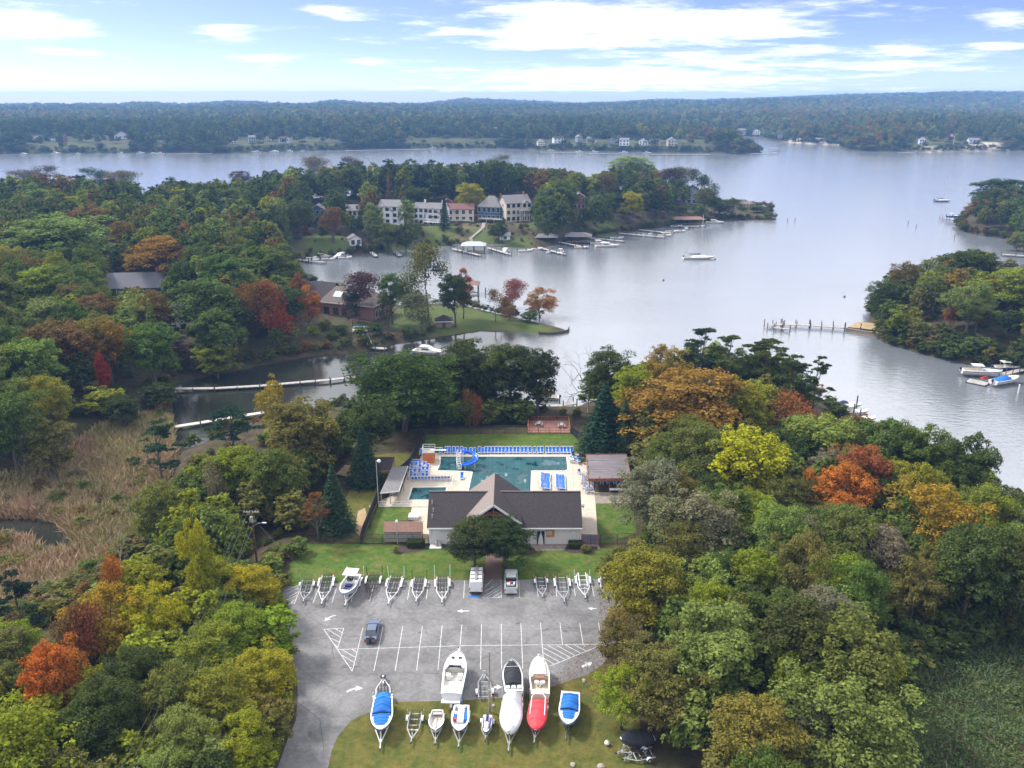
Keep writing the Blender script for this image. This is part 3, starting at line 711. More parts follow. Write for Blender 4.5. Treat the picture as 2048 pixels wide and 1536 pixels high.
# --- thicket left of the car park
put('fine', 95, 1282, 130, 14, 'oran', 'orange maple at the lower left', .3)
put('open', 135, 1230, 90, 13, 'rust', 'thin orange-red tree above the orange maple', .4)
put('fine', 200, 1165, 150, 14, 'go', 'golden orange tree at the edge of the reeds', .5)
put('open', 222, 1120, 70, 13, 'oran', 'small orange-topped tree between reeds and golden tree', .3)
put('fine', 285, 1165, 120, 13, 'ye', 'yellow tree right of the golden orange one', .4)
for i, (x, y, w, h, p) in enumerate([(430, 1120, 120, 10, 'yg'), (500, 1130, 110, 9, 'ye'), (545, 1215, 110, 8, 'yg'), (470, 1210, 130, 10, 'yg'), (400, 1240, 140, 11, 'yg'), (520, 1300, 130, 9, 'ye'), (430, 1335, 150, 11, 'yg'),
        (330, 1330, 130, 12, 'ol'), (350, 1420, 140, 11, 'lg'), (470, 1420, 140, 9, 'yg'), (540, 1400, 90, 7, 'ol'), (420, 1470, 110, 8, 'lg'), (500, 1490, 90, 6, 'yg'), (250, 1280, 130, 13, 'dg'), (200, 1350, 150, 13, 'dg'), (150, 1410, 160, 12, 'dg'), (300, 1500, 150, 10, 'lg')]):
    put('fine' if h > 8.5 else 'shrub', x, y, w, h, p, CNAME[p] + ' thicket tree ' + ('below the utility pole', 'nearest right below the utility pole', 'at the car park edge by the left hatching', 'left of the one by the hatching', 'right of the tall poplar foot', 'beside the curved painted arrow', 'in the middle of the thicket', 'left of the thicket middle', 'with pale top in the lower thicket', 'left of the narrowing car park drive', 'at the foot of the drive bend', 'at the bottom beside the drive', 'lowest beside the drive', 'right of the orange maple', 'right below the orange maple', 'at the lower left under the orange maple', 'at the bottom left of the thicket')[i], .08, 'trees of the thicket left of the car park')
put('pine', 18, 1135, 110, 15, 'bg', 'dark green pine cut by the left picture edge', 0)
put('bare', 226, 1052, 50, 11, 'gy', 'dead bare tree with pale stems at the reed edge')
# --- low point with the brick house
put('open', 712, 550, 60, 17, 'plum', 'dark ivy-clad tree with red leaves at the brick house front', .5)
put('column', 700, 565, 36, 15, 'bg', 'dark ivy-clad trunk left of the brick house gable', 0)
put('broad', 780, 540, 62, 19, 'g', 'green tree behind the right end of the brick house', .1)
put('column', 773, 575, 32, 14, 'dg', 'dark upright tree at the right end of the brick house', .3)
put('open', 852, 518, 92, 26, 'ol', 'tallest thin tree on the grassy point', .5)
put('open', 842, 592, 60, 12, 'gy', 'grey thin tree under the tallest one on the grassy point', .2)
put('broad', 908, 540, 70, 20, 'dg', 'dark green tree beside the red tree on the grassy point', .1)
put('oval', 925, 552, 48, 19, 'rust', 'red-leaved tree on the grassy point', .4)
put('open', 990, 584, 50, 11, 'br', 'small brownish tree on the grassy point', .3)
put('open', 1023, 562, 38, 14, 'pk', 'slender pink-leaved tree on the grassy point', .1)
put('fine', 1083, 570, 64, 15, 'oran', 'orange-topped round tree at the tip of the grassy point', .0)
put('shrub', 1058, 645, 42, 4, 'dg', 'dark green bush at the tip of the grassy point', 0)
put('oval', 612, 570, 56, 16, 'oran', 'orange-red maple left of the brick house', .3)
put('oval', 592, 545, 44, 17, 'red', 'bright red tree behind the orange-red maple by the brick house', .2)
put('broad', 560, 600, 95, 18, 'dg', 'dark green tree left of the orange-red maple', .1)
put('open', 530, 570, 78, 19, 'red', 'dull red spreading tree over the creek bank', .3)
for (x, y, w, h, p, lb) in ((648, 640, 34, 3.4, 'ol', 'olive shrub in the brick house garden, left one'), (682, 650, 40, 3.2, 'dg', 'dark shrub in the middle of the brick house garden'), (722, 652, 36, 3.5, 'g', 'green shrub before the brick house gable'), (625, 652, 30, 3, 'yg', 'pale grassy shrub by the brick house path'), (752, 660, 40, 4, 'dg', 'dark shrub on the bank right of the white stairway'), (665, 664, 34, 2.6, 'g', 'low green shrub above the creek boardwalk')):
    put('shrub', x, y, w, h, p, lb, .1)
# --- left wood
for (k, x, y, w, h, p, lb, m) in [('fine', 305, 466, 135, 20, 'ob', 'wide orange tree in the middle of the left wood', .7), ('fine', 100, 425, 210, 26, 'lg', 'very large pale green tree at the left', .1), ('broad', 70, 525, 110, 20, 'yg', 'bright yellow-green tree at the left edge of the left wood', .1),
        ('fine', 140, 640, 120, 19, 'br', 'brown tree left of the brown-orange one above the reeds', .3), ('fine', 200, 622, 110, 20, 'ob', 'brown-orange tree above the reeds', .3), ('oval', 200, 718, 30, 13, 'red', 'small bright red tree at the edge of the left wood', .0),
        ('shrub', 205, 805, 90, 7, 'yg', 'round yellow-green bush at the edge of the reeds', .0), ('broad', 60, 668, 100, 19, 'lg', 'light green tree at the left picture edge above the reeds', .1), ('broad', 290, 640, 130, 20, 'g', 'green tree in front of the slate roof', .2),
        ('broad', 400, 560, 150, 22, 'g', 'wide green tree in the middle of the left wood', .1), ('broad', 530, 490, 130, 21, 'g', 'green tree beside the leftmost boat docks', .1), ('fine', 235, 435, 80, 20, 'br', 'brown tree behind the wide orange tree', .5),
        ('fine', 120, 385, 80, 20, 'ob', 'orange-brown tree on the far left skyline', .3), ('fine', 165, 408, 90, 20, 'br', 'brown tree below the orange-brown skyline tree', .3), ('fine', 360, 395, 40, 18, 'pk', 'pinkish red tree among the left skyline trees', .4), ('fine', 455, 392, 70, 19, 'yg', 'yellow-green tree below the left skyline', .4),
        ('fine', 568, 422, 32, 14, 'red', 'small red tree above the leftmost docks', .2), ('broad', 430, 640, 110, 19, 'g', 'green tree at the bend of the creek bank', .2), ('broad', 85, 840, 100, 15, 'ol', 'orange-tinged olive tree at the left above the reeds', .8), ('shrub', 315, 765, 80, 7, 'dg', 'dark green bush at the end of the upper creek dock', .0),
        ('broad', 240, 790, 70, 10, 'dg', 'dark green tree behind the round yellow-green bush', .1), ('shrub', 345, 700, 70, 9, 'plum', 'plum-coloured bush on the creek bank', .2), ('broad', 430, 690, 80, 13, 'yg', 'yellow-green tree overhanging the creek', .2)]:
    put(k, x, y, w, h, p, lb, m)
# --- opposite bank with the houses
for (k, x, y, w, h, p, lb, m) in [('fine', 940, 362, 64, 22, 'ye', 'yellow tree between the cream house and the blue house', .2), ('column', 832, 385, 20, 22, 'g', 'slim green tree in front of the white clapboard house', .1), ('broad', 830, 365, 56, 22, 'dg', 'dark rounded tree behind the white clapboard house', 0),
        ('fine', 1113, 392, 36, 20, 'br', 'brownish tree right of the cream three-storey house', .6), ('broad', 1128, 332, 70, 25, 'g', 'tall green tree on the crest above the cream house', .1), ('fine', 1262, 310, 96, 26, 'yg', 'tall broad tree with yellow top on the crest', .2), ('fine', 1264, 366, 50, 20, 'ye', 'golden tree on the right half of the bank', .3),
        ('fine', 1310, 380, 60, 19, 'br', 'brown tree right of the golden tree on the bank', .4), ('fine', 1215, 340, 50, 23, 'ol', 'olive tree left of the tall yellow-topped one', .4), ('open', 1345, 340, 50, 22, 'plum', 'thin dark tree left of the shaded gable house', .2), ('open', 1388, 342, 60, 22, 'dg', 'thin tree towards the tip of the bank', .1),
        ('broad', 1432, 390, 40, 13, 'dg', 'dark low tree right of the shaded gabled house', .1), ('fine', 1412, 372, 44, 17, 'ol', 'olive tree at the right corner of the shaded gabled house', .2), ('open', 1366, 338, 46, 23, 'gy', 'bare-looking grey tree above the shaded gabled house', .1), ('shrub', 1450, 418, 44, 6, 'plum', 'dark reddish bush on the low tip of the bank', .1), ('shrub', 1515, 424, 40, 5, 'dg', 'dark bush beyond the boat shelter on the tip', .1), ('open', 1468, 402, 44, 10, 'dg', 'low dark tree beside the boat shelter on the tip', .1), ('fine', 660, 400, 50, 20, 'br', 'brownish tree left of the dormer house', .2), ('broad', 770, 400, 60, 20, 'g', 'green tree hiding the dormer house', .2), ('open', 40, 342, 70, 20, 'gy', 'thin grey tree at the left end of the skyline', .2), ('open', 88, 334, 66, 22, 'plum', 'thin tall tree second on the left skyline', .2), ('open', 182, 338, 60, 21, 'dg', 'thin dark tree on the skyline behind the orange-brown one', .2), ('open', 232, 345, 60, 21, 'br', 'thin brownish skyline tree left of the water dip', .3), ('open', 620, 316, 50, 24, 'gy', 'thin grey skyline tree above the leftmost docks', .2), ('open', 700, 316, 46, 24, 'plum', 'thin plum skyline tree above the dormer house', .2), ('open', 1000, 312, 50, 24, 'gy', 'thin grey skyline tree behind the navy house', .2), ('broad', 815, 425, 34, 13, 'dg', 'small dark tree beside the clapboard house yard', 0), ('fine', 950, 408, 34, 17, 'ol', 'olive tree at the left corner of the navy house', .2), ('fine', 1004, 410, 26, 15, 'dg', 'narrow dark tree between the navy house and the cream three-storey house', 0), ('shrub', 870, 462, 36, 6, 'dg', 'dark bush under the clapboard house deck', 0), ('fine', 1078, 440, 40, 13, 'dg', 'dark tree at the right foot of the cream house', .1), ('fine', 480, 338, 50, 20, 'plum', 'thin plum-coloured tree on the left skyline', .2),
        ('broad', 808, 398, 44, 20, 'dg', 'dark tree between the tall narrow house and the clapboard house', .1), ('broad', 1090, 402, 40, 19, 'g', 'green tree right beside the cream three-storey house', .1), ('fine', 745, 398, 44, 20, 'ol', 'olive tree left of the tall narrow white house', .1), ('conifer', 888, 392, 26, 18, 'teal', 'dark conifer left of the red brick house', 0), ('fine', 600, 430, 60, 21, 'g', 'green tree left of the navy house', .1), ('broad', 670, 450, 44, 15, 'dg', 'dark tree below the brownish one above the docks', .1), ('shrub', 1005, 448, 40, 8, 'yg', 'yellow-green bush below the blue house', .2), ('shrub', 1035, 450, 44, 7, 'pk', 'pinkish bush below the blue house', .2), ('shrub', 912, 440, 26, 8, 'rust', 'rust-brown hedge between the white and cream yards', .2)]:
    put(k, x, y, w, h, p, lb, m)
# --- right bank
for (k, x, y, w, h, p, lb, m) in [('fine', 1815, 515, 60, 18, 'br', 'brown-leaved tree on the outer end of the right bank', .4), ('fine', 1770, 560, 70, 15, 'dg', 'dark tree overhanging the stone terrace', .1), ('broad', 1955, 490, 90, 19, 'dg', 'dark green tree on the crest of the right bank', .0), ('bare', 1860, 505, 50, 17, 'gy', 'bare grey tree on the crest of the right bank', 0),
        ('fine', 1955, 540, 100, 19, 'lg', 'light green tree in the middle of the right bank', .1), ('fine', 1870, 600, 70, 15, 'ol', 'olive tree above the right shore', .2), ('oval', 1955, 640, 44, 13, 'rust', 'red-leaved tree above the right shore', .3), ('fine', 1900, 650, 36, 10, 'rust', 'small orange-red tree low on the right shore', .5),
        ('broad', 2020, 570, 110, 18, 'yg', 'yellowish tree at the right picture edge', .3), ('broad', 2020, 355, 150, 21, 'dg', 'dark rounded tree on the headland at the upper right', .1), ('fine', 1965, 395, 60, 15, 'br', 'reddish tree on the headland at the upper right', .6), ('broad', 2040, 460, 40, 14, 'lg', 'pale green tree at the right edge behind the inlet', .1)]:
    put(k, x, y, w, h, p, lb, m)

# ---------------------------------------------------------------- the rest of the woods
# (x0, y0, x1, y1, distance): things behind a tree nearer than this stay in view
VIEWS = [(570, 1085, 1225, 1560, 400), (700, 860, 1270, 1095, 400), (620, 560, 770, 690, 400), (800, 600, 1140, 672, 400), (345, 735, 720, 830, 250), (345, 835, 530, 910, 250), (0, 1035, 145, 1110, 300), (190, 1000, 225, 1030, 300), (0, 1110, 120, 1190, 200),
         (762, 408, 796, 455, 560), (828, 408, 888, 478, 560), (896, 400, 940, 450, 560), (956, 395, 1012, 445, 560), (1006, 390, 1070, 448, 560), (935, 448, 975, 490, 560), (1000, 465, 1060, 492, 560), (1140, 385, 1175, 418, 560), (1205, 362, 1238, 384, 600), (580, 495, 1240, 520, 560), (590, 470, 700, 500, 560), (1230, 440, 1440, 470, 600),
         (1355, 376, 1410, 408, 580), (622, 410, 648, 430, 560), (695, 408, 718, 425, 560), (205, 488, 230, 503, 460), (215, 558, 320, 578, 420), (350, 630, 390, 648, 330), (1740, 640, 1760, 680, 300), (1890, 700, 2060, 800, 300), (2005, 540, 2060, 572, 420), (1880, 420, 1945, 470, 600),
         (1630, 785, 1720, 850, 300), (1095, 765, 1150, 850, 210), (1985, 465, 2060, 545, 420), (495, 1010, 550, 1110, 130), (1200, 1400, 1290, 1540, 90)]
VIEWS += HANDV
SKYLINE = dict(
    right=([1140, 1200, 1250, 1330, 1420, 1480, 1560, 1640, 1662, 1700, 1750, 1850, 1960, 2060], [760, 720, 715, 700, 680, 695, 700, 740, 830, 835, 840, 860, 910, 990]),
    left=([-200, 0, 60, 100, 140, 180, 215, 250, 300, 345, 400, 440, 520, 600, 700], [1130, 1160, 1300, 1290, 1240, 1190, 1150, 1120, 985, 960, 900, 850, 815, 800, 800]),
    pool=([680, 720, 800, 900, 1000, 1090, 1130], [790, 720, 700, 690, 690, 705, 790]),
    wood=([-200, 700], [300, 300]),
    bank=([-100, 0, 60, 130, 200, 260, 285, 300, 330, 400, 450, 480, 520, 600, 650, 740, 830, 900, 1000, 1090, 1130, 1180, 1250, 1300, 1340, 1380, 1430, 1500], [345, 348, 344, 342, 350, 350, 388, 378, 355, 360, 356, 345, 340, 326, 326, 322, 318, 322, 318, 335, 335, 352, 318, 330, 345, 362, 405, 425]),
    rbank=([1730, 1780, 1850, 1920, 2000, 2100], [590, 540, 515, 500, 500, 540]), head=([1880, 1930, 1960, 2000, 2100], [450, 400, 380, 365, 360]))
AREAS = [  # name, outline (px, at level z), spacing, heights, kinds, palettes, place phrase
    ('right', [(1180, 880), (1262, 925), (1285, 1000), (1270, 1090), (1262, 1160), (1262, 1300), (1250, 1420), (1300, 1560), (1340, 1720), (1640, 1720), (1690, 1500), (1760, 1380), (1900, 1300), (2150, 1260), (2300, 1180), (2060, 1065), (1940, 988), (1850, 935), (1760, 880), (1700, 845), (1640, 800), (1580, 782), (1400, 780), (1250, 800), (1180, 815)], -1, 5.6, (12, 18),
     'broad broad fine fine oval', 'g dg ol gy g ol dg lg ol yg', 'in the wood right of the car park'),
    ('left', [(350, 950), (450, 885), (600, 855), (690, 850), (715, 895), (690, 950), (640, 1000), (610, 1075), (585, 1110), (550, 1180), (530, 1300), (545, 1400), (520, 1536), (470, 1720), (0, 1720), (-60, 1440), (-60, 1330), (50, 1245), (160, 1192), (275, 1115), (335, 1020)], -2, 4.8, (9, 16),
     'broad fine oval column fine', 'ol g yg yg lg g yg dg', 'between the reeds and the car park'),
    ('pool', [(690, 852), (850, 850), (1045, 836), (1170, 860), (1150, 822), (1060, 826), (900, 812), (790, 815), (700, 828)], -3, 4.4, (14, 19), 'broad fine broad', 'dg dg g dg', 'in the row behind the pool'),
    ('wood', [(-160, 960), (120, 925), (200, 870), (320, 775), (480, 738), (585, 708), (600, 640), (590, 560), (560, 520), (400, 500), (150, 480), (-160, 480)], -2, 8.4, (15, 22), 'broad broad fine oval conifer broad', 'dg g lg g ol g yg g br dg ol', 'in the left wood'),
    ('bank', [(-160, 480), (150, 480), (400, 500), (560, 520), (600, 505), (700, 500), (790, 492), (870, 482), (1000, 480), (1090, 482), (1180, 470), (1250, 460), (1340, 448), (1440, 438), (1500, 436), (1440, 425), (1300, 392), (1180, 380), (1000, 376), (800, 378), (600, 385), (430, 392), (300, 408), (200, 412), (-160, 416)], -3, 9.5, (15, 24), 'broad fine oval conifer broad fine', 'dg g dg g ol g teal yg br dg lg', 'on the far bank with the houses'),
    ('rbank', [(1750, 668), (1800, 690), (1870, 710), (1930, 722), (2048, 738), (2200, 745), (2300, 565), (1965, 552), (1880, 556), (1800, 582), (1752, 612)], -5, 6.8, (11, 17), 'broad fine broad oval', 'ol g yg br g yg ob dg', 'on the right bank'),
    ('head', [(1925, 455), (1965, 468), (2048, 490), (2200, 505), (2250, 402), (1995, 416), (1945, 430)], -5, 8.5, (12, 18), 'broad fine broad', 'dg g dg ol', 'on the upper right headland')]
EXCL = [pxpoly([(540, 1180), (580, 1095), (700, 1085), (705, 1000), (760, 900), (850, 858), (1150, 858), (1255, 912), (1272, 1000), (1262, 1090), (1255, 1160), (1250, 1300), (1232, 1420), (1275, 1560), (1250, 1720), (520, 1720), (555, 1450), (550, 1300)]), MARSH,
        pxpoly([(605, 560), (760, 575), (800, 640), (740, 690), (620, 690), (600, 640)], -5)] + PONDS
pend = []
frng = random.Random(21)
for (an, outl, z, spc, (h0, h1), kinds, pals, where) in AREAS:
    pol = pxpoly(outl, z); lo, hi_ = pol.min(0), pol.max(0)
    kinds, pals = kinds.split(), pals.split()
    pts = []
    yy = lo[1]; row = 0
    while yy < hi_[1]:
        xx = lo[0] + (row % 2) * spc * .5
        while xx < hi_[0]:
            pts.append((xx + frng.uniform(-.4, .4) * spc, yy + frng.uniform(-.4, .4) * spc)); xx += spc
        yy += spc * .87; row += 1
    P = np.array(pts); ok = sd(P, pol) > 0
    for e in EXCL: ok &= sd(P, e) < 1.5
    ok &= (sd(P, MAIN) > 1.5) | (sd(P, RIGHT) > 1) | (sd(P, RIGHT2) > 1)
    P = P[ok]; Z = height(P)
    xs, ys = SKYLINE[an]
    for (x, y), z in zip(P, Z):
        px, py, zc = proj(x, y, z)
        if px < -220 or px > 2270: continue
        if any((x - a) ** 2 + (y - b) ** 2 < (spc * .55) ** 2 for a, b in SHOWN): continue
        h = frng.uniform(h0, h1)
        w = h * frng.uniform(.5, .72)
        for _ in range(9):
            px1, py1, zc = proj(x, y, z + h); wp = w / zc * FPX / 2
            lim = np.interp(px1, xs, ys)
            bad = py1 < lim or any(x0 < px1 + wp * .8 and x1 > px1 - wp * .8 and y0 < py and y1 > py1 + wp * .1 and y < Dm for (x0, y0, x1, y1, Dm) in VIEWS)
            if not bad: break
            h *= .78; w *= .86
        if bad or h < 2.2: continue
        k = frng.choice(kinds)
        if k == 'conifer': w *= .62
        if h < 6.5: k = 'shrub'; w = max(w, h * .9)
        pend.append((wp * h, an, k, x, y, z, h, w, frng.choice(pals), where, frng.choice((.05, .1, .15, .35))))
pend.sort(key=lambda t: -t[0])
import re
MARKS = {}
for o in list(COL.objects):                  # short names of the trees placed one by one, to describe their neighbours by
    if o.get('category') in ('tree', 'shrub') and not o.get('group'):
        s = re.split(r' (?:in|on|at|behind|beside|below|above|left|right|cut|just|hiding|before|with|near|leaning|touching|overhanging|between|under|of|low|inside|low|hiding|towards|standing|from) ', o['label'])[0]
        MARKS.setdefault(s, []).append(proj(*o.location)[:2] + (o.location.y,))
MARKS = {k: v[0] for k, v in MARKS.items() if len(v) == 1 and len(k.split()) < 6}
MARKS.update({'clubhouse': (1010, 1088, 120), 'black screened pool fence': (780, 980, 140), 'picnic deck': (1098, 866, 168), 'snack bar': (1220, 985, 141), 'utility pole': (513, 1117, 116), 'brick house': (700, 640, 290), 'slate-roofed house': (262, 592, 330), 'long grey dock': (1640, 652, 300),
    'white clapboard house': (856, 447, 520), 'navy hipped-roof house': (983, 442, 520), 'cream three-storey house': (1037, 442, 520), 'shaded gabled house': (1383, 408, 600), 'upper creek dock': (430, 776, 250), 'lower creek dock': (400, 845, 215), 'stone terrace': (1730, 655, 300), 'red-hulled boathouse dock': (1900, 440, 560)})
MARKS.pop('red-hulled boathouse dock')
USED = set()
def where_label(head, x, y, z, zone):
    px, py, _ = proj(x, y, z); c = sorted(MARKS.items(), key=lambda kv: (kv[1][0] - px) ** 2 + 3 * (kv[1][1] - py) ** 2)
    for nm, (mx_, my_, _d) in c[:14]:
        dx, dy = px - mx_, py - my_; side = 'left of' if dx < 0 else 'right of'; dep = 'behind' if dy < 0 else 'in front of'
        if abs(dx) > 2.2 * abs(dy): rel = side
        elif abs(dy) > 1.2 * abs(dx): rel = dep
        else: rel = dep + ' and ' + side
        far_ = '' if hypot(dx, 1.7 * dy) < 90 else 'some way ' if hypot(dx, 1.7 * dy) < 190 else 'far '
        s = '%s %s%s the %s' % (head, far_, rel, nm)
        if s not in USED and len(s.split()) <= 16: USED.add(s); return s
    return None
LIM = 235
FARK = {'broad': 'broad_far', 'fine': 'broad_far', 'oval': 'broad_far', 'shrub': 'broad_far', 'conifer': 'conifer_far', 'pine': 'pine_far', 'open': 'open_far'}
for (s_, an, k, x, y, z, h, w, p, where, m) in pend[:LIM]:
    kk = FARK.get(k, k) if y > 330 and k != 'shrub' else k
    nm = {'shrub': 'bush', 'conifer': 'conifer'}.get(k, 'tree')
    size = 'tall ' if h > 17.5 else 'low ' if h < 9 and nm != 'bush' else ''
    lb = where_label(size + CNAME[p] + ' ' + nm, x, y, z, an)
    tree(kk, x, y, z, h, w, p, lb or '%s %s %s' % (CNAME[p], nm, where), 'trees %s' % where, m, frng)
rest = pend[LIM:]

# remaining trees of the woods and the far shores: stuff, set out as instances on points
def proto_obj(kind, i, keep=None):
    cm, tm = PROTO[kind][i]
    mb_ = bpy.data.meshes.new(kind); vs_, fs_, mi_ = [], [], []
    cv = np.empty(len(cm.vertices) * 3, np.float32); cm.vertices.foreach_get('co', cv); cv = cv.reshape(-1, 3)
    fi = np.arange(len(cv)).reshape(-1, 4)
    me_ = np_mesh(kind, cv, fi, [LEAF]); o = bpy.data.objects.new(kind, me_)
    return o
def woods(name, label, items, protos):
    """items: x y z h w (r g b) mix k"""
    A = np.array(items, np.float32)
    me_ = bpy.data.meshes.new(name); me_.vertices.add(len(A)); me_.vertices.foreach_set('co', A[:, :3].ravel())
    def attr(nm, typ, key, arr):
        a = me_.attributes.new(nm, typ, 'POINT'); a.data.foreach_set(key, np.ascontiguousarray(arr, dtype=np.int32 if typ == 'INT' else np.float32).ravel())
    attr('sc', 'FLOAT_VECTOR', 'vector', A[:, [4, 4, 3]]); attr('tint', 'FLOAT_COLOR', 'color', A[:, 5:9]); attr('kid', 'INT', 'value', A[:, 9])
    rot = np.zeros((len(A), 3), np.float32); rot[:, 2] = np.random.default_rng(3).uniform(0, 6.28, len(A)); attr('ro', 'FLOAT_VECTOR', 'vector', rot)
    o = bpy.data.objects.new(name, me_); COL.objects.link(o); tag(o, label, 'woods', kind='stuff')
    ng = bpy.data.node_groups.new(name, 'GeometryNodeTree')
    ng.interface.new_socket('Geometry', in_out='INPUT', socket_type='NodeSocketGeometry'); ng.interface.new_socket('Geometry', in_out='OUTPUT', socket_type='NodeSocketGeometry')
    nn, ll = ng.nodes, ng.links
    gi, go = nn.new('NodeGroupInput'), nn.new('NodeGroupOutput'); jn = nn.new('GeometryNodeJoinGeometry')
    def na(nm, typ):
        q = nn.new('GeometryNodeInputNamedAttribute'); q.data_type = typ; q.inputs[0].default_value = nm; return q.outputs[0]
    sc_, ro_, ki_ = na('sc', 'FLOAT_VECTOR'), na('ro', 'FLOAT_VECTOR'), na('kid', 'INT')
    for k, po in enumerate(protos):
        ob = nn.new('GeometryNodeObjectInfo'); ob.inputs['Object'].default_value = po; ob.inputs['As Instance'].default_value = True
        cp = nn.new('FunctionNodeCompare'); cp.data_type = 'INT'; cp.operation = 'EQUAL'
        ii = [s for s in cp.inputs if s.type == 'INT']; ll.new(ki_, ii[0]); ii[1].default_value = k
        ip = nn.new('GeometryNodeInstanceOnPoints'); ll.new(gi.outputs[0], ip.inputs['Points']); ll.new(cp.outputs[0], ip.inputs['Selection'])
        ll.new(ob.outputs['Geometry'], ip.inputs['Instance']); ll.new(sc_, ip.inputs['Scale'])
        er = nn.new('FunctionNodeEulerToRotation'); ll.new(ro_, er.inputs[0]); ll.new(er.outputs[0], ip.inputs['Rotation'])
        ll.new(ip.outputs[0], jn.inputs[0])
    ll.new(jn.outputs[0], go.inputs[0])
    md = o.modifiers.new('trees', 'NODES'); md.node_group = ng
    return o
for s in range(3): finish('mass', *broad(140 + s, 900, 1.5, 26, 'round', .04))
PB = [proto_obj('bush', 0), proto_obj('bush', 1), proto_obj('bush', 0)]
PF = [proto_obj('broad_far', 0), proto_obj('broad_far', 1), proto_obj('broad_far', 2), proto_obj('conifer_far', 0), proto_obj('mass', 0), proto_obj('mass', 1), proto_obj('mass', 2)]
its = {}
for (s_, an, k, x, y, z, h, w, p, where, m) in rest:
    c = PAL[p]; j = frng.uniform(.85, 1.15)
    its.setdefault(an, []).append((x, y, z, h, w, c[0] * j, c[1] * j, c[2] * j, m, 3 if k == 'conifer' else frng.randrange(3)))
for an, where in (('wood', 'left wood'), ('bank', 'wood on the far bank'), ('right', 'wood right of the car park'), ('left', 'thicket left of the car park'), ('pool', 'row behind the pool'), ('rbank', 'right bank'), ('head', 'upper right headland')):
    if its.get(an): woods('woodland', 'smaller green and brown trees filling the %s' % where, its[an], PF)
fr = np.random.default_rng(9); far_items = []
D = 1180.0
while D < 6400:
    w = 11.0 * max(1.0, D / 2100)
    nA = int(2 * R(36) / (w * .78 / D))
    a = np.linspace(-R(36), R(36), nA) + fr.uniform(-.5, .5, nA) * w / D
    d = D + fr.uniform(-.5, .5, nA) * w
    P = np.column_stack([d * np.sin(a), d * np.cos(a)])
    s = sd(P, FAR); P = P[s > 5]; s = s[s > 5]
    if len(P):
        Z = height(P)
        patch = fbm2(P[:, 0], P[:, 1], .004, 3)
        for (x, y), z, pv_, s0 in zip(P, Z, patch, s):
            u = fr.random() + .4 * pv_
            c = PAL['dg'] if u < .35 else PAL['g'] if u < .62 else PAL['ol'] if u < .84 else PAL['yg'] if u < .95 else PAL['br'] if u < 1.05 else PAL['ob']
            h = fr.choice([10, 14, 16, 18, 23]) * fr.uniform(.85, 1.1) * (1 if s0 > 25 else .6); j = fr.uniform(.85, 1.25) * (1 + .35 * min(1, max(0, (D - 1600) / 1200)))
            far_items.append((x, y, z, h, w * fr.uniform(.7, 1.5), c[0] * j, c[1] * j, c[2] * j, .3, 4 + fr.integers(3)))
    D += w * (.95 + .35 * (D / 1200 - 1))
FARCLEAR = [(55, 266, 262, 306), (300, 272, 332, 300), (450, 270, 680, 303), (805, 264, 1005, 297), (1060, 274, 1420, 306), (1470, 258, 1570, 285), (1825, 270, 2010, 304)]
far_items = [t for t in far_items if not any(x0 < (q := proj(t[0], t[1], t[2] + 5))[0] < x1 and y0 < q[1] + 3 < y1 and t[1] < 1480 and frng.random() < .85 for (x0, y0, x1, y1) in FARCLEAR)]
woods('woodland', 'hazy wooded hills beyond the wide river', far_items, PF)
print('TREES', len(pend), 'far', len(far_items))
# ================================================================ car park, lawns, pool deck
ASPH = mat('worn_asphalt', (.138, .136, .138), .92, var=.2, vs_=1.6, col2=(.178, .175, .175), det=7, bump=.25, bs=9, coord='Object', c2range=(.4, .66))
n, l = ASPH.node_tree.nodes, ASPH.node_tree.links     # cracks, oil stains and leaf litter
b = n['Principled BSDF']; src = b.inputs['Base Color'].links[0].from_socket
t = N(n, 'ShaderNodeTexCoord')
wv = N(n, 'ShaderNodeTexNoise', i_Scale=.5, i_Detail=4.0); l.new(t.outputs['Object'], wv.inputs['Vector'])
mxv = N(n, 'ShaderNodeMix', data_type='RGBA', i_0=.6); l.new(t.outputs['Object'], mxv.inputs[6]); l.new(wv.outputs['Color'], mxv.inputs[7])
vo = N(n, 'ShaderNodeTexVoronoi', feature='DISTANCE_TO_EDGE', i_Scale=.13); l.new(mxv.outputs[2], vo.inputs['Vector'])
c1 = N(n, 'ShaderNodeMapRange', i_1=.0, i_2=.010, i_3=.80, i_4=1.0); l.new(vo.outputs['Distance'], c1.inputs[0])
st = N(n, 'ShaderNodeTexNoise', i_Scale=.16, i_Detail=5.0, i_Roughness=.7); l.new(t.outputs['Object'], st.inputs['Vector'])
c2 = N(n, 'ShaderNodeMapRange', i_1=.36, i_2=.62, i_3=.72, i_4=1.16); l.new(st.outputs['Fac'], c2.inputs[0])
mm = N(n, 'ShaderNodeMath', operation='MULTIPLY'); l.new(c1.outputs[0], mm.inputs[0]); l.new(c2.outputs[0], mm.inputs[1])
mx = N(n, 'ShaderNodeMix', data_type='RGBA', blend_type='MULTIPLY', i_0=1.0); l.new(src, mx.inputs[6])
cb = N(n, 'ShaderNodeCombineColor')
for i in range(3): l.new(mm.outputs[0], cb.inputs[i])
l.new(cb.outputs[0], mx.inputs[7]); l.new(mx.outputs[2], b.inputs['Base Color'])
LINE = mat('worn_white_road_paint', (.50, .50, .50), .85, var=.3, vs_=2.5, col2=(.36, .36, .37))
LAWN = mat('mown_lawn', (.050, .095, .016), .95, var=.34, vs_=.45, col2=(.092, .108, .028), det=7, bump=.5, bs=7, spec=.1)
DRYLAWN = mat('dry_autumn_grass', (.105, .095, .026), .95, var=.32, vs_=.5, col2=(.062, .078, .018), det=8, bump=.5, bs=6, spec=.1)
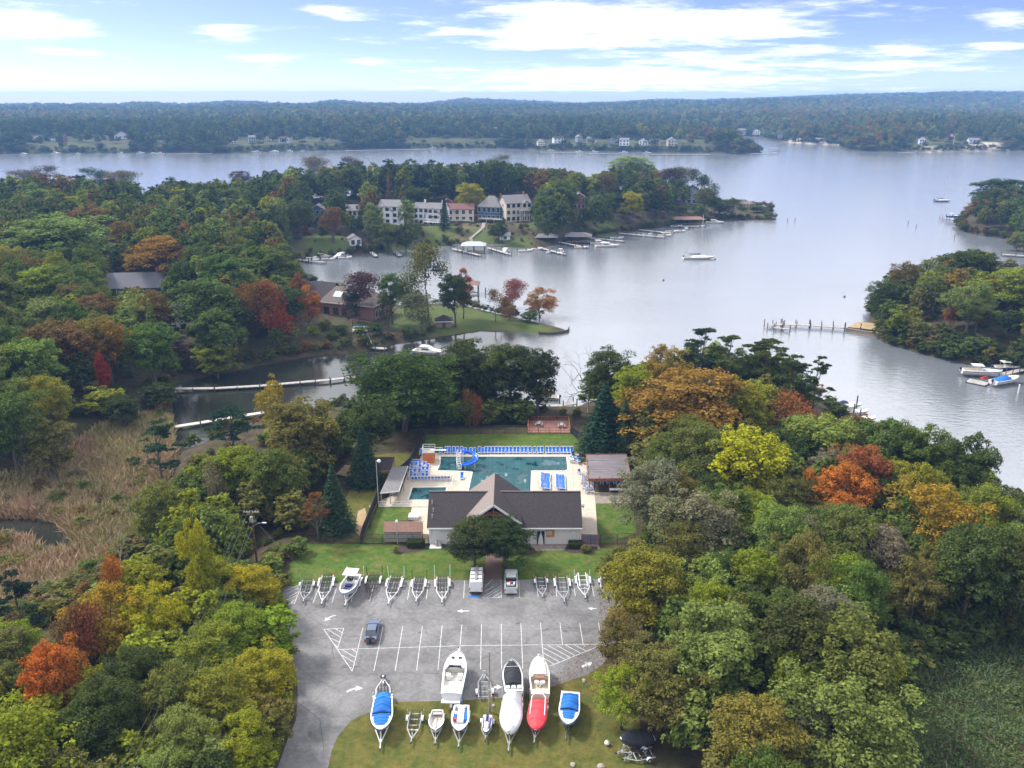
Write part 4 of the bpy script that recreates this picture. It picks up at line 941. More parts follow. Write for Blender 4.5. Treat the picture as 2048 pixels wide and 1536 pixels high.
CONC = mat('sandy_pool_deck_concrete', (.46, .39, .31), .9, var=.12, vs_=.5, col2=(.40, .36, .31), det=6)
PAVER = mat('grey_brown_paving', (.24, .20, .17), .9, var=.2, vs_=1.5, col2=(.18, .15, .13))
MULCH = mat('dark_bark_mulch', (.045, .032, .026), .95, var=.35, vs_=4)
SAND = mat('bare_sandy_soil', (.36, .25, .14), .95, var=.2, vs_=.8, col2=(.26, .2, .11))
def sheet(name, px, z, m, parent=None, kind='structure'):
    mb = MB(); pts = [G(x, y) for x, y in px]
    if (sum((a.x * b_.y - b_.x * a.y) for a, b_ in zip(pts, pts[1:] + pts[:1]))) < 0: pts.reverse()
    mb.poly([(p.x, p.y, z) for p in pts])
    o = mb.build(name, m, parent)
    if kind and parent is None: tag(o, kind=kind)
    return o
lot = sheet('parking_lot', [(552, 1545), (575, 1480), (592, 1440), (596, 1390), (592, 1345), (578, 1310), (566, 1260), (560, 1215), (566, 1174), (700, 1164), (850, 1160), (1000, 1160), (1240, 1157), (1248, 1190), (1240, 1260), (1226, 1300), (1205, 1330), (1173, 1350),
      (1148, 1358), (1107, 1373), (1060, 1386), (1003, 1396), (940, 1400), (883, 1402), (792, 1404), (747, 1422), (717, 1433), (700, 1444), (676, 1472), (664, 1500), (654, 1545), (640, 1640), (530, 1640)], .012, ASPH)
sheet('lawn', [(565, 1172), (585, 1120), (610, 1086), (730, 1088), (860, 1092), (900, 1100), (1060, 1098), (1200, 1096), (1236, 1100), (1250, 1157), (1000, 1160), (700, 1164)], .006, LAWN)
sheet('lawn', [(654, 1545), (664, 1500), (676, 1472), (700, 1444), (717, 1433), (747, 1422), (792, 1404), (883, 1402), (940, 1400), (1003, 1396), (1060, 1386), (1107, 1373), (1148, 1358), (1173, 1350), (1205, 1330), (1260, 1320), (1275, 1400), (1290, 1545), (1310, 1640), (640, 1640)], .006, DRYLAWN)
sheet('lawn', [(848, 905), (852, 868), (1050, 866), (1142, 867), (1165, 888), (1190, 905), (1172, 910), (1164, 905), (872, 907)], .006, LAWN)
sheet('lawn', [(1191, 1007), (1265, 1006), (1272, 1066), (1200, 1090), (1197, 1066)], .006, LAWN)
sheet('lawn', [(725, 1086), (757, 1014), (824, 1014), (818, 1040), (770, 1042), (768, 1086)], .006, LAWN)
sheet('lawn', [(640, 1078), (690, 1000), (715, 950), (735, 910), (822, 905), (842, 872), (848, 872), (758, 1000), (722, 1084)], .005, DRYLAWN)
sheet('bare_ground', [(710, 1062), (716, 1022), (730, 1016), (736, 1040), (724, 1078)], .008, SAND)
sheet('bare_ground', [(672, 948), (690, 930), (728, 932), (700, 955)], .008, SAND)
deckp = sheet('pool_deck', [(836, 928), (846, 902), (872, 906), (1164, 904), (1174, 912), (1180, 958), (1190, 985), (1262, 986), (1268, 1006), (1191, 1007), (1197, 1095), (1160, 1092), (1159, 1030), (862, 1030), (860, 1086), (846, 1088), (846, 1046), (818, 1040), (824, 1014), (757, 1014), (762, 1000), (800, 986), (818, 940)], .010, CONC)
sheet('patio', [(1188, 986), (1262, 987), (1268, 1006), (1191, 1007)], .014, PAVER)
sheet('walkway', [(966, 1162), (972, 1118), (968, 1092), (1008, 1092), (1004, 1118), (1003, 1162)], .010, mat('brick_walk', (.13, .085, .075), .9, var=.3, vs_=4))
sheet('walkway', [(1060, 1102), (1062, 1088), (1198, 1090), (1200, 1098), (1150, 1100)], .012, PAVER)
sheet('planting_bed', [(1126, 1102), (1135, 1090), (1196, 1094), (1192, 1103), (1150, 1107)], .014, MULCH)
sheet('planting_bed', [(785, 1106), (800, 1090), (848, 1090), (856, 1098), (835, 1104), (800, 1108)], .014, MULCH)
sheet('planting_bed', [(1038, 1112), (1058, 1094), (1068, 1096), (1075, 1106), (1058, 1112)], .014, MULCH)
# expansion joints of the pool deck, darker than the concrete
JN = mat('dark_joint', (.22, .19, .16), .9)
for (a, b_) in [((1064, 948), (1180, 948)), ((1063, 966), (1186, 966)), ((1104, 943), (1104, 985)), ((1144, 905), (1148, 985)), ((1162, 1018), (1192, 1018)), ((1162, 1040), (1194, 1040)), ((1162, 1062), (1195, 1062)), ((838, 950), (872, 950)), ((900, 944), (896, 974)), ((848, 1030), (848, 1060))]:
    mb = MB(); p, q = G(*a), G(*b_); mb.bar((p.x, p.y, .008), (q.x, q.y, .008), .05, .014); mb.build('joint', JN, deckp)
# painted markings: each its own piece of the car park
def stripe(pts, w=.088, name='parking_line', z=.012, m=LINE):
    P = [G(x, y) for x, y in pts]
    for i in range(len(P) - 1):
        mb = MB(); a, b_ = P[i], P[i + 1]; d = (b_ - a).normalized(); s = Vector((-d.y, d.x, 0)) * w / 2
        mb.poly([(q.x, q.y, z + .004) for q in (a - s, b_ - s, b_ + s, a + s)]); mb.build(name, m, lot)
def c3(x, y): return (560 + x / 5.689, 1100 + y / 5.689)
def c4(x, y): return (900 + x / 5.689, 1100 + y / 5.689)
def c5(x, y): return (700 + x / 6.0, 1280 + y / 6.0)
def c6(x, y): return (940 + x / 6.0, 1280 + y / 6.0)
for a, b_ in [((440, 430), (375, 605)), ((658, 390), (590, 600)), ((860, 400), (808, 590)), ((1070, 380), (1022, 580)), ((1484, 360), (1450, 568)), ((1692, 350), (1665, 560)), ((1888, 360), (1878, 555)), ((215, 478), (165, 610)),
              ((945, 880), (823, 1382)), ((1172, 875), (1067, 1378)), ((1397, 870), (1310, 1375)), ((1620, 865), (1554, 1370)), ((1845, 858), (1797, 1365)), ((665, 1132), (2048, 1091)), ((500, 905), (823, 1382)), ((500, 903), (725, 890)), ((725, 890), (655, 1122)),
              ((540, 903), (690, 995)), ((630, 897), (712, 945)), ((572, 1000), (675, 1050)), ((625, 1078), (662, 1112)), ((700, 1132), (858, 1222)), ((820, 1130), (880, 1168)), ((705, 1198), (848, 1282)), ((790, 1330), (832, 1348)),
              ((40, 572), (165, 610)), ((60, 465), (212, 398)), ((80, 500), (214, 430)), ((100, 535), (216, 470)), ((70, 570), (205, 512)), ((130, 592), (188, 560))]:
    stripe([c3(*a), c3(*b_)])
for a, b_ in [((166, 345), (155, 550)), ((365, 545), (583, 543)), ((583, 543), (579, 330)), ((370, 538), (576, 415)), ((415, 540), (578, 440)), ((480, 542), (580, 482)), ((540, 543), (582, 518)), ((400, 470), (500, 412)), ((400, 420), (490, 330)), ((785, 345), (790, 540)), ((980, 345), (1003, 532)),
              ((1198, 345), (1215, 532)), ((1393, 330), (1427, 530)), ((1598, 345), (1640, 528)), ((1800, 335), (1855, 525)), ((135, 850), (92, 1362)), ((359, 845), (347, 1360)), ((583, 840), (587, 1358)), ((806, 835), (828, 1350)), ((1029, 828), (1062, 1250)), ((1251, 826), (1280, 1078)),
              ((1475, 830), (1515, 1072)), ((1690, 830), (1728, 1070)), ((0, 1091), (1740, 1073))]:
    stripe([c4(*a), c4(*b_)])
for a, b_ in [((965, 312), (1560, 68)), ((880, 95), (1140, 232)), ((935, 66), (1205, 212)), ((1040, 64), (1260, 187)), ((1145, 62), (1325, 157)), ((1250, 60), (1395, 132)), ((880, 155), (1070, 262)), ((885, 218), (1015, 292)), ((1350, 57), (1382, 74)), ((1480, 58), (1515, 80))]:
    stripe([c6(*a), c6(*b_)])
def arrow(pts, head=(.9, 1.0), w=.22):
    P = [G(x, y) for x, y in pts]; z = .016; mb = MB()
    for i in range(len(P) - 2):
        a, b_ = P[i], P[i + 1]; d0 = (P[i + 1] - P[max(i - 1, 0)]).normalized(); d1 = (P[i + 2] - P[i]).normalized()
        s0, s1 = Vector((-d0.y, d0.x, 0)) * w / 2, Vector((-d1.y, d1.x, 0)) * w / 2
        mb.poly([(q.x, q.y, z) for q in (a - s0, b_ - s1, b_ + s1, a + s0)])
    a, b_ = P[-2], P[-1]; d = (b_ - a).normalized(); s = Vector((-d.y, d.x, 0)) * head[0] / 2
    mb.poly([(q.x, q.y, z) for q in (a - s, b_, a + s)]); mb.build('painted_arrow', LINE, lot)
arrow([c3(637, 742), c3(585, 755), c3(548, 778), c3(505, 810)], (1.0, 1)); arrow([c4(217, 693), c4(140, 695), c4(78, 697)]); arrow([c4(1670, 664), c4(1620, 668), c4(1568, 662)])
arrow([c6(1345, 322), c6(1405, 292), c6(1470, 264)], (1.1, 1), .4); arrow([c5(-40, 625), c5(0, 602), c5(70, 580), c5(160, 580)], (1.0, 1), .3); arrow([c6(262, 572), c6(320, 565), c6(388, 566)], (1.0, 1), .35)
mb = MB(); P = [G(*c4(*q)) for q in ((210, 515), (330, 518), (326, 548), (205, 546))]; mb.poly([(p.x, p.y, .017) for p in reversed(P)]); mb.build('accessible_bay_patch', mat('blue_road_paint', (.03, .13, .36), .8, var=.2), lot)
TAR = mat('tar_seam', (.055, .055, .058), .7); OIL = mat('oil_stain', (.085, .084, .086), .75, var=.2, vs_=2)
sr = random.Random(4)
for pts in ([(600, 1286), (680, 1272), (760, 1276)], [(594, 1345), (700, 1349), (800, 1345), (880, 1347)], [(640, 1180), (800, 1186), (960, 1180), (1180, 1184)], [(590, 1400), (640, 1440), (648, 1500)], [(900, 1258), (1050, 1262), (1180, 1256)], [(1010, 1330), (1120, 1322), (1200, 1300)], [(700, 1215), (760, 1240), (880, 1238)], [(606, 1225), (660, 1260), (668, 1320)]):
    q = [(x0 + (x1 - x0) * i / 7, y0 + (y1 - y0) * i / 7 + sr.uniform(-1.2, 1.2)) for (x0, y0), (x1, y1) in zip(pts, pts[1:]) for i in range(8)]
    P = [G(x, y) for x, y in q]; mb = MB(); w = sr.uniform(.02, .045)
    for a, b_ in zip(P, P[1:]): d_ = (b_ - a).normalized(); s = Vector((-d_.y, d_.x, 0)) * w; mb.poly([(v.x, v.y, .0145) for v in (a - s, b_ - s, b_ + s, a + s)])
    mb.build('tar_seam', TAR, lot)
for i, (x, y, rx, ry) in enumerate(((1036, 1247, 5, 3), (640, 1212, 16, 6), (700, 1334, 26, 4), (790, 1190, 9, 4), (1105, 1188, 7, 4), (960, 1196, 8, 3), (742, 1296, 9, 3), (620, 1468, 6, 7), (905, 1398, 12, 3), (840, 1265, 6, 3), (1130, 1262, 8, 3), (1024, 1196, 6, 2))):
    mb = MB(); mb.poly([(q.x, q.y, .0148 + .0001 * i) for q in (G(x + rx * sr.uniform(.5, 1.1) * cos(a * pi / 8), y - ry * sr.uniform(.5, 1.1) * sin(a * pi / 8)) for a in range(16))]); mb.build('oil_stain', OIL, lot)
# ---------------------------------------------------------------- clubhouse
def X(px, y, z=0.0):            # x of a pixel column at distance y and height z
    zc = y * cos(PITCH) - (z - HC) * sin(PITCH); return (px - 1024) / FPX * zc
CB = mat('pale_grey_block_wall', (.58, .56, .55), .85, var=.06, vs_=1.5, bump=.3, bs=12)
YF, YB, YR, ZE, ZR = 120.5, 130.5, 125.5, 3.5, 7.15
XL, XR_ = X(859, YF), X(1160, YF)
XA = X(987, 119.4, 7.9)
club = thing('clubhouse', 'long pale clubhouse with dark shingle roof and open timber gable porch', 'clubhouse', ((XL + XR_) / 2, YF, 0))
ox, oy = club.location.x, YF
def L_(x, y, z): return (x - ox, y - oy, z)
mb = MB()
for x0, x1 in ((XL, XA - 3.4), (XA + 3.4, XR_)):
    mb.prism([L_(x0, YF, 0)[:2], L_(x1, YF, 0)[:2], L_(x1, YB, 0)[:2], L_(x0, YB, 0)[:2]], 0, ZE - .05)
for xx in (XL + .01, XR_ - .01): mb.add([L_(xx, YF, ZE - .05), L_(xx, YB, ZE - .05), L_(xx, YR, ZR - .15)], [(0, 1, 2)])
mb.each('wall', CB, club)
def slab(mb, a, b_, c, d, t, mi=0):           # thick quad, thickness downwards
    vs = [Vector(q) for q in (a, b_, c, d)]; nrm_ = (vs[1] - vs[0]).cross(vs[3] - vs[0]).normalized()
    if nrm_.z < 0: nrm_.negate()
    lo = [q - nrm_ * t for q in vs]; mb.add(vs + lo, [(0, 1, 2, 3), (7, 6, 5, 4), (0, 4, 5, 1), (1, 5, 6, 2), (2, 6, 7, 3), (3, 7, 4, 0)], mi)
sl_ = (ZR - ZE) / (YR - YF)
ov = .5; zo = ZE - ov * sl_ + .12
mb = MB(); slab(mb, L_(XL - .3, YF - ov, zo), L_(XR_ + .3, YF - ov, zo), L_(XR_ + .3, YR, ZR), L_(XL - .3, YR, ZR), .14)
slab(mb, L_(XR_ + .3, YB + ov, zo), L_(XL - .3, YB + ov, zo), L_(XL - .3, YR, ZR), L_(XR_ + .3, YR, ZR), .14)
roof = mb.build('roof', ASPH_SH, club)
mb = MB(); mb.bar(L_(XL - .3, YR, ZR + .03), L_(XR_ + .3, YR, ZR + .03), .3, .06); mb.build('ridge_cap', mat('ridge_shingle', (.12, .09, .085), .9), roof)
AZ, hw, zg = 7.95, 4.5, 4.55
for s, nm, m_ in ((-1, 'gable_roof', LIT_SH), (1, 'gable_roof', ASPH_SH)):  # sunlight on the left slope is painted in as lighter shingles
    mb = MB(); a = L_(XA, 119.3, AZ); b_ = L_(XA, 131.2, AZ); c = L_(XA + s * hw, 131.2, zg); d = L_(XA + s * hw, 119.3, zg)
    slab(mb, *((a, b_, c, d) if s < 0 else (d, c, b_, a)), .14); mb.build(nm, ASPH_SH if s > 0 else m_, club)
mb = MB()
for s in (-1, 1): mb.bar(L_(XA, 119.24, AZ - .18), L_(XA + s * hw, 119.24, zg - .18), .08, .34)
mb.each('gable_fascia', WHITE, club)
mb = MB(); mb.box(L_((XL + XA - 3.4) / 2, YF - ov - .04, zo - .12), (XA - 3.4 - XL + .6, .08, .24)); mb.box(L_((XR_ + XA + 4.2) / 2, YF - ov - .04, zo - .12), (XR_ - XA - 4.2 + .6, .08, .24)); mb.each('gutter', WHITE, club)
mb = MB()
for x in (XL + .25, XR_ - .25, XR_ - .9): mb.box(L_(x, YF - .06, ZE / 2 - .1), (.1, .1, ZE - .2))
mb.each('downpipe', WHITE, club)
tr = MB()
for s in (-1, 1):
    tr.bar(L_(XA, 119.7, AZ - .45), L_(XA + s * 3.9, 119.7, zg + .05), .22, .26); tr.bar(L_(XA + s * 3.3, 119.7, 0), L_(XA + s * 3.3, 119.7, 5.2), .26)
    tr.bar(L_(XA + s * 3.2, 119.7, 4.0), L_(XA + s * 1.4, 119.7, 5.9), .16); tr.bar(L_(XA + s * .1, 119.7, 6.4), L_(XA + s * 1.3, 119.7, 6.0), .16)
tr.bar(L_(XA - 2.3, 119.7, 5.85), L_(XA + 2.3, 119.7, 5.85), .2, .28); tr.bar(L_(XA, 119.7, 3.2), L_(XA, 119.7, AZ - .4), .2)
tr.build('timber_truss', BROWNW, club)
mb = MB(); mb.box(L_(XA, 127, 3.05), (6.6, 6.5, .12)); mb.build('porch_ceiling', mat('porch_plaster', (.5, .4, .3), .9), club)
# front door with dark drape, boarded window, lamp, vents, condenser
def fx(x): return X(800 + x / 4.042, YF)
dr = MB(); dr.box(L_(fx(1137), YF - .05, 1.05), (.95, .08, 2.1)); door = dr.build('door', WHITE, club)
mb = MB()
for s in (-1, 1): mb.prism([L_(fx(1137) + s * q, 0, 0)[:1] + (0,) for q in (0, 0)], 0, 0) if False else mb.add([L_(fx(1137) + s * .62, YF - .14, .05), L_(fx(1137) + s * .46, YF - .14, .05), L_(fx(1137) + s * .34, YF - .14, 1.25), L_(fx(1137) + s * .06, YF - .14, 2.15), L_(fx(1137) + s * .06, YF - .14, 2.5), L_(fx(1137) + s * .62, YF - .14, 2.5)], [(0, 1, 2, 3, 4, 5) if s < 0 else (5, 4, 3, 2, 1, 0)])
mb.each('door_drape', BLKC, club)
wf = MB(); wf.box(L_(fx(1214), YF - .05, 2.05), (1.35, .1, 1.35)); wfo = wf.build('window', ORANGEW, club)
mb = MB(); mb.box(L_(fx(1206), YF - .11, 2.2), (.85, .06, .85)); mb.build('pane', mat('dusty_glass', (.42, .38, .3), .25), wfo)
mb = MB()
for i in range(6): mb.tube([L_(fx(1369), YF - .02 - .03 * i, 2.55), L_(fx(1369), YF - .05 - .03 * i, 2.55)], [.34 * cos(i * .25), .34 * cos((i + 1) * .25)], 12)
mb.build('wall_lamp', WHITE, club)
mb = MB(); mb.box(L_(fx(300), YF - .04, 2.35), (1.1, .08, .55)); mb.build('wall_panel', WHITE, club)
mb = MB()
for x in (298, 318): mb.box(L_(fx(x), YF - .55, .4), (.55, .6, .8))
mb.each('condenser_unit', GALV, club)
mb = MB(); mb.box(L_(fx(292), YF - .8, .06), (1.9, 1.5, .12)); mb.build('concrete_pad', mat('pale_concrete', (.52, .5, .48), .9, var=.1), club)
mb = MB()
for (x, y) in ((XL + .5, 121.5), (XL + .35, 123.6), (XL + .6, 122.4)): zz = ZE + (y - YF) * sl_; mb.tube([L_(x, y, zz - .1), L_(x, y, zz + .75)], .09, 6)
mb.each('vent_pipe', GALV, roof)
mb = MB(); mb.bar(L_(XR_ + .1, 124, 5.2), L_(XR_ + .6, 124, 5.2), .1); mb.tube([L_(XR_ + .55, 124, 5.3), L_(XR_ + .75, 124, 4.95)], [.35, .12], 10); mb.build('end_lamp', WHITE, club)
def hedge(name, px, py, L, D, Hh, label, pal='dg'):
    p = G(px, py); rng = np.random.default_rng(int(px)); k = 1500
    pos = rng.uniform(-.5, .5, (k, 3)); ax = rng.integers(0, 3, k); pos[np.arange(k), ax] = np.where((rng.random(k) > .4) | (ax == 2), .5, -.5) ; nor = pos * np.array([1, 1, 1.3]) + rng.normal(size=(k, 3)) * .3
    pos = pos * np.array([L, D, Hh]) + rng.normal(size=(k, 3)) * .05; pos[:, 2] += Hh / 2
    v, f = leaf_quads(pos, nor, np.full(k, .2), rng)
    o = thing(name, label, 'hedge', (p.x, p.y + D / 2, 0))
    c = bpy.data.objects.new('foliage', np_mesh('foliage', v, f, [LEAF])); COL.objects.link(c); c.parent = o; c['tint'] = [*PAL[pal], .1]
    mb = MB(); mb.box((0, 0, Hh * .46), (L * .9, D * .85, Hh * .9)); mb.build('branches', mat('hedge_twigs', (.02, .03, .012), .95), o)
hedge('hedge', 830.5, 1097, 2.8, 1.3, 1.15, 'box-clipped hedge left of the clubhouse front corner')
hedge('hedge', 1151, 1098, 2.1, 1.2, .95, 'small clipped hedge at the right corner of the clubhouse')
put('shrub', 1172, 1092, 24, 1.1, 'ol', 'pale low shrub right of the small clipped hedge', 0); put('shrub', 790, 1092, 16, 1.2, 'yg', 'small pale shrub in the mulch bed by the left hedge', 0)
# shed
p = G(768, 1084); q = G(844, 1084)
shed = thing('shed', 'plywood pool shed with rusty brown shingle roof beside the clubhouse', 'shed', ((p.x + q.x) / 2, p.y, 0)); w = q.x - p.x
PLY = mat('tan_plywood', (.38, .30, .20), .85, var=.12, vs_=1.2)
mb = MB(); mb.box((0, 1.4, 1.05), (w - .2, 2.8, 2.1)); mb.build('wall', PLY, shed)
mb = MB(); slab(mb, (-w / 2, -.35, 2.05), (w / 2, -.35, 2.05), (w / 2, 1.5, 3.0), (-w / 2, 1.5, 3.0), .1); slab(mb, (w / 2, 3.2, 2.1), (-w / 2, 3.2, 2.1), (-w / 2, 1.5, 3.0), (w / 2, 1.5, 3.0), .1); mb.build('roof', BROWN_SH, shed)
for i in range(4):
    mb = MB(); mb.box((-w / 2 + .9 + i * 1.45, -.03, 1.0), (1.1, .05, 1.7)); mb.build('panel', mat('faded_blue_grey_panel', (.24, .30, .36), .8, var=.25, vs_=1.5, col2=(.38, .30, .20)), shed)
def pavilion(name, label, roofpx, z, m, posts=True, slope=.25):
    P = [G(x, y, z) for x, y in roofpx]; c = sum(P, Vector()) / 4
    o = thing(name, label, 'pavilion', (c.x, c.y, 0))
    Q = [Vector((p.x - c.x, p.y - c.y, z + (slope if i < 2 else 0))) for i, p in enumerate(P)]
    mb = MB(); slab(mb, Q[3], Q[2], Q[1], Q[0], .16); ro = mb.build('roof', m, o)
    mb = MB()
    for a, b_ in ((1, 2), (2, 3)): mb.bar(Q[a] - Vector((0, 0, .08)), Q[b_] - Vector((0, 0, .08)), .06, .2)
    mb.build('fascia', WHITE if m is GREY_SH else BROWNW, o)
    for i, q_ in enumerate(Q):
        for t in (0, .5):
            r = q_.lerp(Q[(i + 1) % 4], t) * .94
            mb = MB(); mb.bar((r.x, r.y, 0), (r.x, r.y, r.z - .1), .14); mb.build('post', TIMBER, o)
    return o, Q
pv1, Q1 = pavilion('pavilion', 'grey-roofed open shelter beside the small wading pool', [(784, 937), (816, 934), (798, 982), (760, 986)], 2.5, GREY_SH)
pv0, Q0 = pavilion('pavilion', 'dark-roofed picnic shelter outside the left pool fence', [(746, 917), (790, 916), (782, 940), (720, 944)], 2.6, ASPH_SH)
def table(x, y, rz, label, grp=None):
    t = thing('picnic_table', label, 'table', (x, y, 0), rz, grp)
    for nm, c, d in (('table_top', (0, 0, .74), (1.8, .75, .05)), ('bench', (0, .7, .44), (1.8, .28, .05)), ('bench', (0, -.7, .44), (1.8, .28, .05))):
        mb = MB(); mb.box(c, d); mb.build(nm, GREYTIM, t)
    mb = MB()
    for s in (-.65, .65): mb.bar((s, -.75, 0), (s, -.2, .72), .08); mb.bar((s, .75, 0), (s, .2, .72), .08); mb.bar((s, -.75, .4), (s, .75, .4), .06)
    mb.build('leg_frame', TIMBER, t); return t
table(pv1.location.x + .2, pv1.location.y - 1, .2, 'picnic table under the grey-roofed shelter')
table(pv0.location.x, pv0.location.y - .6, 0, 'picnic table under the dark-roofed shelter')
# sun shade shelter at the right of the pool: board roof, brown fascia
RP = [G(x, y, 2.9) for x, y in ((1172.7, 909.7), (1252, 908.7), (1262.4, 957), (1177.5, 957.8))]; c = sum(RP, Vector()) / 4
sh = thing('snack_bar', 'brown timber snack bar with a flat weathered plank roof right of the pool', 'shelter', (c.x, c.y, 0))
Q = [Vector((p.x - c.x, p.y - c.y, 2.9)) for p in RP]
PLK = mat('wet_grey_planks', (.135, .13, .15), .55, var=.3, vs_=1.0, col2=(.2, .17, .17), stretch=(.15, 2, 1))
nb = 16
for i in range(nb):
    a0, a1 = i / nb + .004, (i + 1) / nb - .004
    mb = MB(); z = rnd.uniform(-.012, .012)
    slab(mb, *[v + Vector((0, 0, z)) for v in (Q[3].lerp(Q[0], a0), Q[2].lerp(Q[1], a0), Q[2].lerp(Q[1], a1), Q[3].lerp(Q[0], a1))], .05); mb.build('plank', PLK, sh)
mb = MB(); dn = Vector((0, 0, -.22))
for i in range(4): mb.bar(Q[i] * 1.01 + dn, Q[(i + 1) % 4] * 1.01 + dn, .1, .62)
mb.build('fascia', BROWNW, sh)
for i in range(4):
    for t in (0, .5):
        r = Q[i].lerp(Q[(i + 1) % 4], t) * .95; mb = MB(); mb.bar((r.x, r.y, 0), (r.x, r.y, 2.6), .16); mb.build('post', BROWNW, sh)
mb = MB()
for (a, b_, t) in ((0, 1, .25), (0, 1, .6), (3, 0, .2), (3, 0, .45), (3, 0, .7), (2, 3, .2), (2, 3, .45), (2, 3, .75)):
    r = Q[a].lerp(Q[b_], t) * .97; mb.bar((r.x, r.y, 2.9), (r.x, r.y, 3.35), .1)
mb.each('railing_post', BROWNW, sh)
mb = MB(); mb.box((.6, -1.1, .55), (5.0, .7, 1.1)); mb.build('counter', mat('blue_counter', (.03, .16, .33), .6), sh)
mb = MB(); mb.box((0, 2.6, 1.2), (7.2, .15, 2.4)); mb.build('back_wall', BROWNW, sh)
wbx = thing('serving_table', 'long white folding table in front of the snack bar', 'table', (G(1236, 985).x, G(1236, 986).y, 0))
mb = MB(); mb.box((0, 0, .78), (3.3, .8, .06)); mb.build('table_top', WHITE, wbx)
for sx in (-1.5, 1.5):
    for sy in (-.3, .3): mb = MB(); mb.bar((sx, sy, 0), (sx, sy, .76), .05); mb.build('leg', GALV, wbx)
# ---------------------------------------------------------------- pools
COVER = bpy.data.materials.new('teal_mesh_cover'); COVER.use_nodes = True
n, l = COVER.node_tree.nodes, COVER.node_tree.links; b = n['Principled BSDF']
t = N(n, 'ShaderNodeTexCoord')
br = N(n, 'ShaderNodeTexBrick', offset=0.0, i_Scale=1.0); br.inputs['Brick Width'].default_value = 1.45; br.inputs['Row Height'].default_value = 1.45; br.inputs['Mortar Size'].default_value = .09
br.inputs['Color1'].default_value = (.003, .052, .064, 1); br.inputs['Color2'].default_value = (.004, .062, .070, 1); br.inputs['Mortar'].default_value = (.002, .036, .046, 1); l.new(t.outputs['Object'], br.inputs['Vector'])
ns = N(n, 'ShaderNodeTexNoise', i_Scale=.32, i_Detail=5.0, i_Roughness=.6); l.new(t.outputs['Object'], ns.inputs['Vector'])
wet = N(n, 'ShaderNodeMapRange', i_1=.5, i_2=.6); l.new(ns.outputs['Fac'], wet.inputs[0])
mr = N(n, 'ShaderNodeMapRange', i_1=.35, i_2=.7, i_3=1.45, i_4=.6); l.new(ns.outputs['Fac'], mr.inputs[0])
cb = N(n, 'ShaderNodeCombineColor')
for i in range(3): l.new(mr.outputs[0], cb.inputs[i])
mx = N(n, 'ShaderNodeMix', data_type='RGBA', blend_type='MULTIPLY', i_0=1.0); l.new(br.outputs['Color'], mx.inputs[6]); l.new(cb.outputs[0], mx.inputs[7])
n2 = N(n, 'ShaderNodeTexNoise', i_Scale=1.1, i_Detail=6.0, i_Roughness=.75); l.new(t.outputs['Object'], n2.inputs['Vector'])
lf = N(n, 'ShaderNodeMapRange', i_1=.66, i_2=.72); l.new(n2.outputs['Fac'], lf.inputs[0])
mx2 = N(n, 'ShaderNodeMix', data_type='RGBA'); l.new(lf.outputs[0], mx2.inputs[0]); l.new(mx.outputs[2], mx2.inputs[6]); mx2.inputs[7].default_value = (.22, .30, .32, 1)
l.new(mx2.outputs[2], b.inputs['Base Color'])
rg = N(n, 'ShaderNodeMapRange', i_3=.6, i_4=.06); l.new(wet.outputs[0], rg.inputs[0]); l.new(rg.outputs[0], b.inputs['Roughness'])
COPE = mat('pale_coping_stone', (.56, .52, .46), .8, var=.1, vs_=1)
def pool(label, px):
    P = [G(x, y) for x, y in px]; c = sum(P, Vector()) / len(P); o = thing('swimming_pool', label, 'pool', (c.x, c.y, 0)); Q = [(p.x - c.x, p.y - c.y) for p in P]
    mb = MB(); mb.poly([(x, y, .05) for x, y in Q]); mb.build('pool_cover', COVER, o)
    for i in range(len(Q)):
        a, b_ = Q[i], Q[(i + 1) % len(Q)]; mb = MB(); mb.bar((*a, .04), (*b_, .04), .34, .09 + .002 * (i % 3)); mb.build('coping', COPE, o)
    return o
PL = pool('L-shaped swimming pool under a teal winter cover', [(938, 1006), (936, 980), (944, 944), (873, 942), (880, 927), (880, 913), (1134, 913), (1136.5, 940), (1130, 942.5), (1064, 942.5), (1062, 1006)][::-1])
pool('small wading pool with a teal cover left of the clubhouse', [(815.6, 1001), (824, 975), (895, 974.4), (887, 1001)])
PUD = mat('rainwater_puddle', (.10, .16, .18), .04, spec=1.0)
for (px, py, rx, ry, sd_) in ((1098, 926, 17, 6.5, 1), (1112, 927, 9, 3.5, 2), (992, 948, 4, 3, 3), (1012, 950, 3, 4, 4), (975, 955, 4, 2, 5), (965, 962, 5, 2.5, 6), (1050, 962, 3, 5, 7), (905, 930, 6, 2, 8)):
    g_ = np.random.default_rng(sd_); mb = MB(); mb.poly([(q.x - PL.location.x, q.y - PL.location.y, .056 + .001 * sd_) for q in (G(px + rx * g_.uniform(.55, 1.1) * cos(a * pi / 9), py - ry * g_.uniform(.55, 1.1) * sin(a * pi / 9)) for a in range(18))]); mb.build('puddle', PUD, PL)
